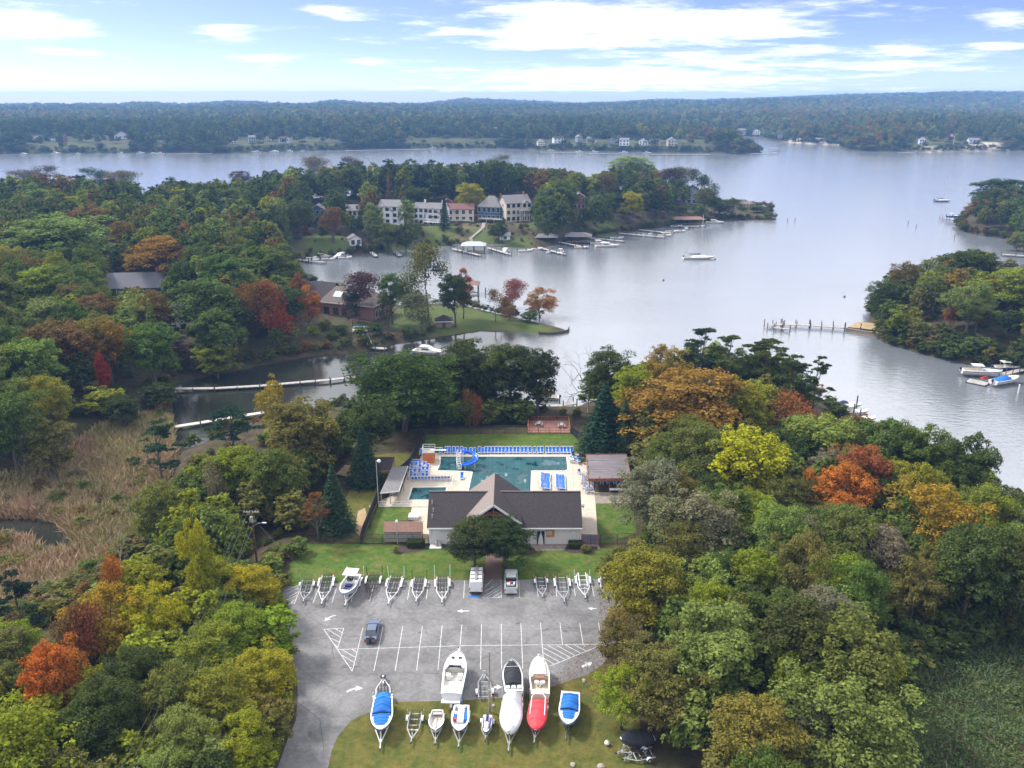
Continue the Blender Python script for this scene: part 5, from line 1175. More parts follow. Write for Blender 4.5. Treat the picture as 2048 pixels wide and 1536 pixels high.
# water slide
c = G(938, 933); sld = thing('water_slide', 'curled bright blue water slide with white stair tower in the pool', 'slide', (c.x, c.y, 0))
BLUEP = mat('bright_blue_plastic', (.008, .13, .72), .25, spec=.6)
rings = []
for i in range(31):
    t = i / 30; a = R(150 - 330 * t); z = 3.0 - 2.1 * t; r = 1.35 + .15 * t; cx, cy = r * cos(a), r * sin(a) * 1.15; rad = Vector((cos(a), sin(a), 0))
    rings.append([Vector((cx, cy, z)) + rad * (.52 * cos(p_)) + Vector((0, 0, .52 * sin(p_))) for p_ in [R(q) for q in range(-200, 25, 25)]])
mb = MB(); mb.loft(rings, 0, False, False); ch = mb.build('chute', BLUEP, sld, True); so_ = ch.modifiers.new('thick', 'SOLIDIFY'); so_.thickness = .06
for a in (150, 60, -30, -120): mb = MB(); t = (150 - a) / 330; mb.tube([(1.4 * cos(R(a)), 1.6 * sin(R(a)), 0), (1.4 * cos(R(a)), 1.6 * sin(R(a)), 2.6 - 2.1 * t)], .07); mb.build('support_post', WHITE, sld)
for i in range(10):
    t = i / 9; mb = MB(); mb.box((-1.75 - .35 * sin(t * pi * .9), -1.7 + 2.3 * t, .3 + 2.4 * t), (.62, .26, .05), rz=-.25 + .5 * t); mb.build('step', WHITE, sld)
mb = MB()
for s in (-.36, .36): mb.tube([(-1.75 + s - .35 * sin(t / 8 * pi * .9), -1.7 + 2.3 * t / 8, 1.0 + 2.5 * t / 8) for t in range(9)], .05, 5); [mb.tube([(-1.75 + s - .35 * sin(t / 4 * pi * .9), -1.7 + 2.3 * t / 4, 0), (-1.75 + s - .35 * sin(t / 4 * pi * .9), -1.7 + 2.3 * t / 4, 1.0 + 2.5 * t / 4)], .04, 5) for t in range(5)]
mb.build('handrail', WHITE, sld)
# diving stand
c = G(857, 927); dv = thing('diving_stand', 'orange timber equipment hut with white railings by the pool corner', 'hut', (c.x, c.y, 0))
mb = MB(); mb.box((0, 1.2, 1.1), (2.2, 2.3, 2.2)); mb.build('wall', ORANGEW, dv)
mb = MB(); mb.tube([(.35, -.01, 1.0), (.35, .03, 1.0)], .48, 14); mb.build('ring_buoy', mat('faded_red_ring', (.5, .1, .08), .7), dv)
mb = MB(); mb.box((0, 1.2, 2.25), (2.5, 2.5, .1)); mb.build('deck', GREYTIM, dv)
mb = MB()
for z in (2.75, 3.2): mb.bar((-1.2, .1, z), (1.2, .1, z), .06); mb.bar((-1.2, 2.3, z), (1.2, 2.3, z), .06); mb.bar((-1.2, .1, z), (-1.2, 2.3, z), .06); mb.bar((1.2, .6, z), (2.6, .6, z), .06)
for x in (-1.2, 0, 1.2): mb.bar((x, .1, 2.3), (x, .1, 3.2), .06); mb.bar((x, 2.3, 2.3), (x, 2.3, 3.2), .06)
mb.build('railing', WHITE, dv)
mb = MB(); mb.box((2.0, 1.2, 2.42), (3.2, .5, .1)); mb.build('diving_board', WHITE, dv)
# grill under a dark cover
c = G(1166, 911); gr = thing('covered_grill', 'large grill under a dark grey cover at the pool corner', 'grill', (c.x, c.y, 0))
mb = MB(); mb.loft([[(r * cos(a * pi / 6) * 1.0, r * sin(a * pi / 6) * .8, z) for a in range(12)] for r, z in ((.85, .02), (.9, .5), (.86, 1.1), (.7, 1.55), (.4, 1.8), (.1, 1.86))]); mb.build('cover', mat('dark_grey_tarp', (.06, .065, .075), .75, var=.2, vs_=2, bump=.4), gr, True)
mb = MB(); mb.bar((0, -.8, .3), (0, -.62, 1.45), .05); mb.build('strap', GREYTIM, gr)
wt = thing('white_cabinet', 'flat white storage cabinet behind the shed', 'cabinet', (G(827, 1040).x, G(827, 1040).y + .6, 0)); mb = MB(); mb.box((0, 0, .35), (1.7, 1.5, .5)); mb.build('body', WHITE, wt); mb = MB(); mb.box((0, 0, .63), (1.8, 1.6, .06)); mb.build('lid', WHITE, wt)
# ---------------------------------------------------------------- wooden deck with picnic tables behind the lawn
FP = [G(x, y, .12) for x, y in ((1055, 865), (1140, 865), (1137, 841), (1057, 841))]; c = sum(FP, Vector()) / 4
dk = thing('picnic_deck', 'red-brown timber deck with railings behind the pool lawn', 'deck', (c.x, c.y, 0)); Q = [p - c for p in FP]
for i in range(26):
    a0, a1 = i / 26 + .003, (i + 1) / 26 - .003; mb = MB(); slab(mb, *[v + Vector((0, 0, .12)) for v in (Q[0].lerp(Q[1], a0), Q[0].lerp(Q[1], a1), Q[3].lerp(Q[2], a1), Q[3].lerp(Q[2], a0))], .1); mb.build('plank', mat('red_cedar_boards', (.27, .125, .10), .8, var=.2, vs_=1) if i == 0 else bpy.data.materials['red_cedar_boards'], dk)
for i in range(4):
    if i == 0: continue
    a, b_ = Q[i], Q[(i + 1) % 4]; mb = MB()
    for z in (.5, 1.15): mb.bar(a + Vector((0, 0, z)), b_ + Vector((0, 0, z)), .08, .1)
    for k in range(13): r = a.lerp(b_, k / 12); mb.bar(r + Vector((0, 0, .1)), r + Vector((0, 0, 1.15)), .09)
    mb.build('railing', ORANGEW if i != 2 else BROWNW, dk)
table(G(1078, 852).x, G(1078, 852).y, 1.4, 'picnic table on the left of the timber deck'); table(G(1123, 855).x, G(1123, 855).y, 1.5, 'picnic table on the right of the timber deck')
for o in (ob for ob in COL.objects if ob.name.startswith('picnic_table') and 'timber deck' in ob.get('label', '')): o.location.z = .14
# ---------------------------------------------------------------- fences
NET = mat('black_privacy_screen', (.012, .013, .016), .8, var=.2, vs_=2)
def fence(label, pts, h, screen, step=2.6, name='fence', pm=DKSTEEL, mesh=None, rails=(0.05, .55, 1.0)):
    P = [Vector((p.x, p.y, hz(p.x, p.y) if abs(hz(p.x, p.y)) > .02 else 0)) for p in (q if isinstance(q, Vector) else G(*q) for q in pts)]
    o = thing(name, label, 'fence', P[0]); o0 = P[0]
    for a, b_ in zip(P, P[1:]):
        L = (b_ - a).length; k = max(1, round(L / step)); a, b_ = a - o0, b_ - o0
        for i in range(k + 1):
            r = a.lerp(b_, i / k); mb = MB(); mb.tube([r, r + Vector((0, 0, h + .05))], .045, 5); mb.build('post', pm, o)
        mb = MB()
        for q in rails: mb.bar(a + Vector((0, 0, q * h)), b_ + Vector((0, 0, q * h)), .045)
        mb.each('rail', pm, o)
        if screen: mb = MB(); mb.bar(a + Vector((0, 0, h * .5)), b_ + Vector((0, 0, h * .5)), .02, h * .94); mb.build('screen', screen, o)
        elif mesh:
            mb = MB(); kk = int(L / mesh)
            for i in range(kk): r = a.lerp(b_, (i + .5) / kk); mb.bar(r + Vector((0, 0, .06)), r + Vector((0, 0, h)), .022)
            mb.each('picket', pm, o)
fence('black screened fence running down the left of the pool', [(848, 870), (822, 932), (760, 990), (726, 1074), (722, 1088)], 2.0, NET)
fence('dark fence along the far edge of the pool lawn', [(848, 869), (1055, 867)], 1.9, None, mesh=.22)
fence('dark fence in front of the timber deck', [(1055, 868), (1142, 868)], 1.5, None, mesh=.3)
fence('dark fence slanting along the right of the pool lawn', [(1143, 868), (1190, 904), (1256, 912)], 1.9, NET)
fence('thin black fence left of the clubhouse front', [(612, 1087), (722, 1088), (765, 1088), (857, 1088)], 1.8, None, mesh=.35)
fence('thin dark fence right of the clubhouse front', [(1200, 1088), (1268, 1086)], 1.8, None, mesh=.3)
fence('blue and rust gate panels between clubhouse and side lawn', [(1163, 1089), (1199, 1090)], 1.9, mat('blue_rust_boards', (.10, .14, .24), .8, var=.3, vs_=1.2, col2=(.26, .12, .08)), step=1.2, name='gate', pm=RUSTY)
fence('white rail fence around the wading pool', [(758, 1014), (862, 1013)], 1.1, None, 2.2, pm=WHITE, mesh=.5)
fence('white rail fence between wading pool and swimming pool', [(820, 962), (903, 962), (908, 960), (902, 978)], 1.1, None, 2.2, pm=WHITE)
# ---------------------------------------------------------------- chairs
SLING = mat('bright_blue_sling', (.010, .135, .58), .7, var=.12, vs_=3)
def lounger(label, loc, rz, grp, up=60):
    o = thing('lounge_chair', label, 'lounge chair', loc, rz, grp); c_, s_ = cos(R(up)), sin(R(up)); BL = .85
    mb = MB()
    for x in (-.31, .31):
        mb.bar((x, -.75, .34), (x, .35, .34), .06); mb.bar((x, .35, .34), (x, .35 + BL * c_, .34 + BL * s_), .06); mb.bar((x, -.7, 0), (x, -.7, .34), .06); mb.bar((x, .5, 0), (x, .3, .34), .06)
        mb.bar((x, -.1, .56), (x, .5, .56), .08, .04); mb.bar((x, -.1, .34), (x, -.1, .56), .05)
    mb.bar((-.31, -.75, .34), (.31, -.75, .34), .08); mb.bar((-.31, .35 + BL * c_, .34 + BL * s_), (.31, .35 + BL * c_, .34 + BL * s_), .12)
    mb.build('frame', WHITE, o)
    mb = MB(); mb.bar((0, -.7, .36), (0, .33, .36), .56, .03); mb.bar((0, .37, .38), (0, .35 + BL * .94 * c_, .36 + BL * .94 * s_), .56, .03); mb.build('sling', SLING, o)
    return o
def chair(label, loc, rz, grp):
    o = thing('pool_chair', label, 'chair', loc, rz, grp); mb = MB()
    for x in (-.27, .27):
        mb.bar((x, -.27, 0), (x, -.27, .62), .045); mb.bar((x, .3, 0), (x, .22, .62), .045); mb.bar((x, -.3, .62), (x, .28, .62), .06, .04); mb.bar((x, .2, .42), (x, .36, .98), .045)
    mb.bar((-.27, .36, .98), (.27, .36, .98), .06); mb.bar((-.27, -.27, .42), (.27, -.27, .42), .05); mb.build('frame', WHITE, o)
    mb = MB(); mb.bar((0, -.25, .43), (0, .2, .42), .48, .03); mb.bar((0, .22, .46), (0, .355, .94), .48, .03); mb.build('sling', SLING, o); return o
l0 = lounger('blue reclining lounger in the long row on the far pool edge', (0, 0, 0), 0, 'loungers in the long row on the far pool edge')
first = True
for x in (372, 398, 433, 460, 497, 642, 695, 722, 752, 780, 808, 836, 868, 896, 927, 955, 988, 1017, 1050, 1087, 1122, 1149, 1187, 1215, 1246, 1275, 1308, 1335, 1363, 1390):
    p = G(800 + x / 4.042, 906.5); q = (p.x, p.y + .3, 0); rz = rnd.uniform(-.05, .05)
    cnt = globals().get('cnt', -1) + 1; lb = nth(cnt) + ' blue lounger in the long row on the far pool edge'
    if first: l0.location = q; first = False; l0['label'] = lb
    else: again(l0, q, rz, lb)
l1 = lounger('low blue deck chair among the taller loungers on the far pool edge', (0, 0, 0), 0, 'low chairs on the far pool edge', 25)
first = True
for x in (330, 525, 570, 600, 668):
    p = G(800 + x / 4.042, 907); q = (p.x, p.y + .3, 0)
    cnt = cnt + 1 if cnt < 8 else 0; lb = nth(cnt) + ' low blue chair among the taller loungers at the far pool edge'
    if first: l1.location = q; first = False; l1['label'] = lb
    else: again(l1, q, 0, lb)
p = G(842.5, 908); again(l1, (p.x, p.y, 0), 0, 'single blue chair left of the orange equipment hut'); p = G(923.7, 957); again(l0, (p.x, p.y, 0), 0, 'single blue chair at the foot of the water slide stairs')
def lay(src, cx, y0, y1, k, rz, label, grp, jit=.1):
    x_ = abs(cx[1] - cx[0]) < 12
    for i in range(k):
        p = G(cx[0] + (cx[1] - cx[0]) * i / max(k - 1, 1), y0 + (y1 - y0) * i / max(k - 1, 1)); again(src, (p.x + rnd.uniform(-jit, jit), p.y, 0), rz + rnd.uniform(-.06, .06), nth(i, 'from the front' if x_ else 'from the left') + ' ' + label, grp)
lay(l1, (1093, 1092), 979, 951, 11, pi / 2 + .05, 'lounger in the left file on the right pool deck', 'loungers in the left file on the right pool deck')
lay(l1, (1123, 1122), 979, 954, 10, pi / 2 + .05, 'lounger in the right file on the right pool deck', 'loungers in the right file on the right pool deck', .03)
ch0 = chair('white-framed blue chair in the crowded block left of the pool', (0, 0, 0), 0, 'chairs in the block left of the pool'); first = True
for r in range(7):
    for k in range(5):
        p = G(824 + k * 8 + r * -.4, 929 + r * 4.6)
        if r == 0 and k > 2: continue
        q = (p.x + rnd.uniform(-.1, .1), p.y + rnd.uniform(-.1, .1), 0); rz = rnd.choice((0, 0, pi / 2)) + rnd.uniform(-.3, .3)
        lb = '%s blue chair in the %s row of the crowded block' % (nth(k), ('farthest', 'second', 'third', 'fourth', 'fifth', 'sixth', 'nearest')[r])
        if first: ch0.location = q; first = False; ch0['label'] = lb
        else: again(ch0, q, rz, lb)
lay(ch0, (826, 898), 961, 960, 12, pi, 'blue chair seen from behind along the white rail', 'chairs along the white rail', .04)
for i in range(3): lay(ch0, (1166 + i * 8, 1167 + i * 9), 985 - (i == 0) * 14, 952, 6, pi / 2, ('left', 'middle', 'right')[i] + '-file blue chair stacked beside the snack bar', 'chairs stacked beside the snack bar')
for i in range(3): again(ch0, (G(1168 + i * 8, 986).x, G(1168, 986).y, .45), pi / 2, nth(i) + ' white-framed blue chair on top of the stack beside the snack bar', 'top chairs of the stack beside the snack bar')
for i, (x, y) in enumerate(((1149, 921), (1155, 918), (1158, 925), (1150, 914))): again(l1, (G(x, y).x, G(x, y).y, 0), rnd.uniform(0, 3), ('left', 'middle', 'right', 'farthest')[i] + ' blue chair in the loose group by the covered grill', 'chairs by the covered grill')
again(ch0, (G(1159, 948).x, G(1159, 948).y, 0), .4, 'single chair between pool and stacked chairs')
for i in range(5): again(ch0, (G(1203 + i * 13, 978).x, G(1203, 978).y, .05 + .9), 0, nth(i) + ' white-framed chair upturned on the snack bar counter', 'chairs on the snack bar counter')
for i, (x, y) in enumerate(((1076, 0),)): pass
mb = MB(); p = G(1143, 925); bx_ = thing('towel_bin', 'white bin at the right end of the swimming pool', 'bin', (p.x, p.y, 0)); mb.box((0, 0, .4), (.7, .6, .8), ty=1.1, tx=1.1); mb.build('body', WHITE, bx_)
mb = MB(); mb.box((0, 0, .83), (.84, .72, .06)); mb.build('lid', WHITE, bx_)
# ---------------------------------------------------------------- lamp posts, poles, wires
def lamp_post(label, px, py, h, head, m=GALV, arm=.5):
    p = G(px, py); o = thing('lamp_post', label, 'lamp post', (p.x, p.y, 0)); mb = MB(); mb.tube([(0, 0, 0), (0, 0, h)], [.085, .055], 8); mb.build('pole', m, o)
    mb = MB(); mb.bar((0, 0, h - .1), (arm, 0, h + .05), .06); mb.build('arm', m, o)
    mb = MB(); mb.loft([[(arm + r * cos(a * pi / 5), r * sin(a * pi / 5), h + z) for a in range(10)] for r, z in ((.1, .25), (head, .05), (head * 1.05, -.15), (head * .6, -.35))]); mb.build('lamp', WHITE, o, True); return o
lamp_post('tall grey lamp post with a round white lamp beside the grey-roofed shelter', 757.5, 1015, 9.2, .34); lamp_post('short lamp post standing in front of the shed', 795, 1088, 4.2, .22, arm=.05)
lamp_post('thin black lamp post outside the left pool fence', 742, 1056, 4.0, .05, DKSTEEL, .02)
p = G(979, 1425); o = thing('wooden_pole', 'bare wooden pole standing in the grass between the boats', 'pole', (p.x, p.y, 0)); mb = MB(); mb.tube([(0, 0, -.2), (.05, .1, 8.6)], [.15, .10], 8); mb.build('shaft', TIMBER, o)
mb = MB(); mb.bar((.05, -.05, 3.2), (.05, -.25, 3.2), .3, .5); mb.build('meter_box', GREYTIM, o)
p = G(513, 1117, -1); UP = Vector((p.x, p.y, hz(p.x, p.y))); ht = HC - UP.y * tan(PITCH - math.atan((768 - 1021) / FPX) * 0 + math.atan((1021 - 768) / FPX)) - UP.z
up = thing('utility_pole', 'brown utility pole with crossarm, transformer and street lamp left of the lawn', 'utility pole', UP)
mb = MB(); mb.tube([(0, 0, -.3), (0, 0, ht)], [.17, .11], 8); mb.build('pole', mat('creosote_pole', (.11, .06, .045), .9, var=.25), up)
mb = MB(); mb.bar((-1.25, 0, ht - .3), (1.25, 0, ht - .3), .12, .14); mb.build('crossarm', TIMBER, up)
mb = MB(); mb.tube([(.05, -.35, ht - 1.9), (.05, -.35, ht - .9)], .24, 10); mb.build('transformer', GALV, up)
mb = MB(); mb.tube([(0, 0, ht - 2.9), (.9, -.1, ht - 2.2), (1.7, -.15, ht - 2.1)], .04, 5); mb.build('lamp_arm', GALV, up); mb = MB(); mb.loft([[(1.7 + z, -.15 + r * cos(a * pi / 4), ht - 2.1 + r * .6 * sin(a * pi / 4)) for a in range(8)] for r, z in ((.05, -.1), (.16, .1), (.14, .5), (.04, .65))]); mb.build('lamp', ALU, up)
for k in range(6):
    x = -1.1 + .44 * k; mb = MB(); mb.tube([(x, 0, ht - .22), (x, 0, ht - .02)], [.05, .03], 6); mb.build('insulator', WHITE, up)
WIRE = mat('grey_wire', (.12, .13, .12), .6)
for k, (ex, ey) in enumerate(((232, 1545), (250, 1545), (300, 1470), (262, 1545))):
    a = UP + Vector((-1.1 + .7 * k, 0, ht - .05 - (.8 if k == 3 else 0))); e = G(ex - 60 * (k != 2), ey + 120, 9.5); pts = []
    for i in range(13): t = i / 12; q = a.lerp(e, t); q.z -= 1.2 * 4 * t * (1 - t); pts.append(q)
    w = MB(); w.tube(pts, .018, 4); tag(w.build('power_line', WIRE), ('leftmost', 'second', 'rightmost', 'lowest')[k] + ' thin power line sagging over the thicket left of the car park', 'wire', 'power lines over the thicket')
a = UP + Vector((0, 0, ht - 1.2)); e = G(612, 1146); w = MB(); w.tube([a, a.lerp(e, .5) - Vector((0, 0, .2)), e], .018, 4); tag(w.build('guy_wire', WIRE), 'thin guy wire from the utility pole down to the lawn edge', 'wire')
# ================================================================ trailers, boats and cars
def frame_of(rear, tip, zr=0.0, zt=0.0):
    a, b_ = G(*rear, zr), G(*tip, zt); d = b_ - a
    return a, hypot(d.x, d.y), atan2(d.y, d.x) - pi / 2
def wheel(parent, x, y, r=.32, w=.2, rim=GALV):
    mb = MB(); mb.loft([[(x + s * w / 2, y + r * k * cos(a * pi / 7), r + r * k * sin(a * pi / 7)) for a in range(14)] for s, k in ((-1, .82), (-.8, 1), (.8, 1), (1, .82))]); o = mb.build('wheel', BLACK, parent)
    mb = MB(); sg = 1 if x > 0 else -1; mb.tube([(x + sg * (w / 2 - .02), y, r), (x + sg * (w / 2 + .015), y, r)], [r * .58, r * .5], 10); mb.build('rim', rim, o); return o
def trailer(label, rear, tip, w=2.3, fm=GALV, bunk=CARPET, posts=1.5, fend=WHITE, spare=False, pm=WHITE, zr=.45, grp=None, nb=2):
    p, L, rz = frame_of(rear, tip, zr, .45)
    o = thing('boat_trailer', label, 'boat trailer', (p.x, p.y, 0), rz, grp); z = .45
    xs, xe = w * .37, .06
    for s in (-1, 1):
        mb = MB(); mb.tube([(s * xs, 0, z), (s * xs, .52 * L, z), (s * xs * .93, .57 * L, z), (s * xe, .86 * L, z)], .065, 6); mb.build('side_rail', fm, o)
    for y in (.03, .22, .42, .58): mb = MB(); x = xs * (1 if y < .55 else .88); mb.tube([(-x, y * L, z), (-x * .5, y * L, z - .07), (x * .5, y * L, z - .07), (x, y * L, z)], .05, 5); mb.build('crossmember', fm, o)
    mb = MB(); mb.bar((0, .70 * L, z), (0, L, z), .11, .11); mb.build('tongue', fm, o)
    for k in range(nb):
        for s in (-1, 1):
            x = w * (.25 if k == 0 else .1); mb = MB(); mb.bar((s * x, -.02 * L, z + .22), (s * x, (.56 if k == 0 else .62) * L, z + .22), .13, .1); mb.build('bunk', bunk, o)
    for s in (-1, 1):
        for y in ((.16, .3) if L > 6.3 else (.2,)): wheel(o, s * w * .47, y * L)
        mb = MB(); y0, y1 = (.08, .38) if L > 6.3 else (.11, .29)
        mb.loft([[(s * w * .47 + q, y0 * L + (y1 - y0) * L * (1 - cos(a * pi / 6)) / 2, .42 + .32 * sin(a * pi / 6) + dz) for q, dz in ((-.13, 0), (.13, 0), (.13, .03), (-.13, .03))] for a in range(7)]); mb.build('fender', fend, o)
        if posts: mb = MB(); mb.tube([(s * w * .5, .02 * L, z), (s * w * .52, .02 * L, z + posts)], .045, 6); mb.build('guide_post', pm, o)
        mb = MB(); mb.bar((s * w * .42, -.06, z + .02), (s * w * .30, -.06, z + .02), .07, .1); mb.build('tail_lamp', REDC, o)
    mb = MB(); mb.bar((0, .8 * L, z), (0, .78 * L, z + .75), .09); mb.bar((-.1, .77 * L, z + .78), (.1, .77 * L, z + .78), .14); mb.build('winch_stand', fm, o)
    mb = MB(); mb.tube([(.12, .9 * L, .06), (.12, .9 * L, .85)], .04, 6); mb.box((.12, .9 * L, .06), (.1, .2, .12)); mb.build('jack', GALV, o, )
    mb = MB(); mb.box((0, L, z), (.13, .26, .12)); mb.build('coupler', BLACK, o)
    if spare: mb = MB(); mb.loft([[(r * cos(a * pi / 7), .9 * L + r * sin(a * pi / 7), z + h) for a in range(14)] for r, h in ((.34, .1), (.38, .16), (.38, .24), (.3, .29), (.17, .27))]); mb.build('spare_wheel', BLACK, o); mb = MB(); mb.tube([(0, .9 * L, z + .26), (0, .9 * L, z + .3)], .16, 10); mb.build('spare_rim', WHITE, o)
    return o
G1 = None
trailer('galvanised trailer with black bunks beside the left hatching of the top row', (616.2, 1159.8), (606, 1204), 2.2, GALV, posts=1.0, pm=GALV)
trailer('white trailer with tall bunks left of the white centre-console boat', (655.8, 1151), (642.6, 1209), 2.3, WHITE, posts=0, nb=2)
trailer('white trailer under the white centre-console boat in the top row', (712, 1150), (689, 1212), 2.4, WHITE, posts=1.7)
trailer('dark rusty trailer with white guide boards right of the white boat', (749.8, 1149), (736.7, 1197), 2.3, RUSTY, posts=1.6, pm=DKSTEEL, nb=2)
trailer('white trailer with tall white guide posts, third left of the van', (793, 1152.5), (776, 1209), 2.4, WHITE, posts=1.8)
trailer('white trailer with thin black guide posts, second left of the van', (839.5, 1156), (831.6, 1204), 2.2, WHITE, posts=1.5, pm=DKSTEEL)
trailer('white trailer with the tallest white guide posts, next left of the van', (885, 1154), (883.8, 1206), 2.3, WHITE, posts=2.2)
trailer('short galvanised trailer, nearest right of the pickup', (1081, 1154), (1085.4, 1195), 2.0, GALV, posts=.5, pm=GALV, nb=1)
trailer('long galvanised trailer, second right of the pickup', (1122.4, 1153), (1129, 1205), 2.4, GALV, posts=.5, pm=GALV, nb=1)
trailer('white trailer with upright white bunk boards, third right of the pickup', (1163.7, 1149), (1171, 1197), 2.3, WHITE, bunk=WHITE, posts=.9, nb=1)
trailer('white trailer at the right end of the top row under the overhanging tree', (1212, 1154), (1213, 1198), 2.2, WHITE, posts=.6, nb=1)
trailer('white trailer with a spare wheel on its tongue behind the blue-covered boat', (765.8, 1408), (766.5, 1350), 2.3, WHITE, posts=1.2, spare=True)
trailer('galvanised trailer with white fenders beside the bare wooden pole', (970, 1394), (967.5, 1341), 2.1, GALV, posts=0, nb=1)
trailer('empty galvanised trailer with black bunks in the grass row', (831.7, 1425), (821.7, 1485), 1.9, GALV, posts=.5, pm=GALV, nb=1)

STRIPES = [NAVY, DKSTEEL, mat('red_hull_stripe', (.28, .03, .03), .4), mat('blue_hull_stripe', (.03, .10, .30), .4)]
def beam(t, B, p=2.2, st=.86, tm=.5): return B / 2 * ((st + (1 - st) * min(1, t / tm)) if t < tm else max(0.015, 1 - ((t - tm) / (1 - tm)) ** p) ** .66)
def boat(name, label, stern, bow, B, zk=.75, D=.95, hull=GEL, deck=GEL, floor=None, ck=(.04, .62), g=.16, p=2.2, st=.86, zw=1.6, fl=.45, cat='boat', px=True, rz=None, L=None, loc=None, grp=None, tm=.5, stripe=None):
    """stern at y=0, bow at y=L, keel zk above the ground; ck: cockpit from, to"""
    if px: q, L, rz = frame_of(stern, bow, zw, zw); loc = (q.x, q.y, 0)
    o = thing(name, label, cat, loc, rz, grp); n_ = 18; stripe_m = stripe or STRIPES[len(label) % 4]; ts = [i / n_ for i in range(n_ + 1)]
    zg = lambda t: zk + D * (1 + .16 * t * t); kz = lambda t: zk + D * .85 * max(0, (t - .62) / .38) ** 2
    mb = MB(); rings = []
    for t in ts:
        b_ = beam(t, B, p, st, tm); k = kz(t); y = t * L
        rings.append([(-b_, y, zg(t)), (-b_ * .97, y, k + (zg(t) - k) * .7), (-b_ * .8, y * .995, k + (zg(t) - k) * .28), (0, y * .985, k), (b_ * .8, y * .995, k + (zg(t) - k) * .28), (b_ * .97, y, k + (zg(t) - k) * .7), (b_, y, zg(t))])
    mb.loft(rings, 0, False, False); mb.poly([rings[0][i] for i in range(7)]); mb.build('hull', hull, o, True)
    # gunwales, foredeck, cockpit well
    dk, wl_ = MB(), MB(); fz = zk + D * fl
    for i in range(n_):
        t0, t1 = ts[i], ts[i + 1]; y0, y1 = t0 * L, t1 * L; b0, b1 = beam(t0, B, p, st, tm), beam(t1, B, p, st, tm); inside = ck and ck[0] <= t0 + 1e-6 and t1 <= ck[1] + .03
        if inside:
            i0, i1 = max(b0 - g, .02), max(b1 - g, .02)
            for s in (-1, 1):
                Q = [(s * b0, y0, zg(t0)), (s * b1, y1, zg(t1)), (s * i1, y1, zg(t1) + .03), (s * i0, y0, zg(t0) + .03)]; dk.poly(Q if s < 0 else Q[::-1])
                Q = [(s * i0, y0, zg(t0) + .03), (s * i1, y1, zg(t1) + .03), (s * i1 * .93, y1, fz), (s * i0 * .93, y0, fz)]; wl_.poly(Q if s < 0 else Q[::-1])
            wl_.poly([(-i0 * .93, y0, fz), (i0 * .93, y0, fz), (i1 * .93, y1, fz), (-i1 * .93, y1, fz)])
        else:
            c0, c1 = zg(t0) + .07 * min(1, b0), zg(t1) + .07 * min(1, b1)
            for s in (-1, 1):
                Q = [(s * b0, y0, zg(t0)), (s * b1, y1, zg(t1)), (s * b1 * .5, y1, c1), (s * b0 * .5, y0, c0)]; dk.poly(Q if s < 0 else Q[::-1])
            dk.poly([(-b0 * .5, y0, c0), (b0 * .5, y0, c0), (b1 * .5, y1, c1), (-b1 * .5, y1, c1)])
    if ck:
        for t in ck:
            tt = min(ts, key=lambda q_: abs(q_ - t)); b_ = max(beam(tt, B, p, st, tm) - g, .02); wl_.poly([(-b_, tt * L, zg(tt)), (b_, tt * L, zg(tt)), (b_ * .93, tt * L, fz), (-b_ * .93, tt * L, fz)])
        wl_.build('cockpit', floor or deck, o)
    dk.build('deck', deck, o)
    mb = MB()
    for s in (-1, 1): mb.tube([(s * beam(t, B, p, st, tm) * 1.005, t * L, zg(t) - .05) for t in ts], .035, 4)
    mb.build('rub_rail', BLACK if hull is not WRAP else WRAP, o)
    if hull is GEL or hull is CREAM:
        mb = MB()
        for s in (-1, 1): mb.tube([(s * beam(t, B, p, st, tm) * (1.0 - .012), t * L, zg(t) - D * .22) for t in ts], D * .055, 4)
        mb.build('hull_stripe', stripe_m, o)
        if L > 5.2:
            mb = MB(); bt = [t for t in ts if t > .6]
            for s in (-1, 1):
                mb.tube([(s * max(beam(t, B, p, st, tm) - .1, 0), t * L, zg(t) + .34) for t in bt], .022, 4)
                for t in bt[::2]: x = s * max(beam(t, B, p, st, tm) - .1, 0); mb.tube([(x, t * L, zg(t)), (x, t * L, zg(t) + .34)], .018, 4)
            mb.build('bow_rail', ALU, o)
            for s in (-1, 1): mb = MB(); x = s * (beam(.08, B, p, st, tm) - .1); mb.box((x, .08 * L, zg(.1) + .05), (.06, .22, .05)); mb.build('cleat', ALU, o)
    return o, L, zg, lambda t: beam(t, B, p, st, tm)
def cover(o, L, zg, bm, t0, t1, rise, m, name='cover', hump=None, over=.03, n_=14, wfrac=1.0):
    """fabric stretched over the boat from t0 to t1; hump(t) adds height on the centre line"""
    mb = MB(); rings = []
    for i in range(n_ + 1):
        t = t0 + (t1 - t0) * i / n_; b_ = bm(t) * wfrac + over; z = zg(t); e = min(1, min(i, n_ - i) / 1.5) ; h = (rise + (hump(t) if hump else 0)) * (.35 + .65 * e)
        rings.append([(b_ * c_, t * L, z + .06 * (1 - abs(c_)) + h * (1 - abs(c_) ** 1.7)) for c_ in (-1, -.8, -.5, -.2, 0, .2, .5, .8, 1)])
    sb = MB()
    for i in range(2, n_ - 1, 4): sb.tube([Vector(q) + Vector((0, 0, .03)) for q in rings[i]], .022, 4, cap=False)
    for i, rg in enumerate(rings):                # wrinkles and sags between the supports
        rings[i] = [(x, y, z + .035 * sin(i * 2.1 + j * 1.7) * (1 - abs(j - 4) / 5)) for j, (x, y, z) in enumerate(rg)]
    mb.loft(rings, 0, False, False); ob = mb.build(name, m, o, True); sb.build('strap', WRAP if m is WRAP else DKSTEEL if m is BLKC else m if m in (REDC, BLUEC) else NAVY if m is not NAVY else GREYTIM, ob); md = ob.modifiers.new('cloth', 'SOLIDIFY'); md.thickness = .03; return ob
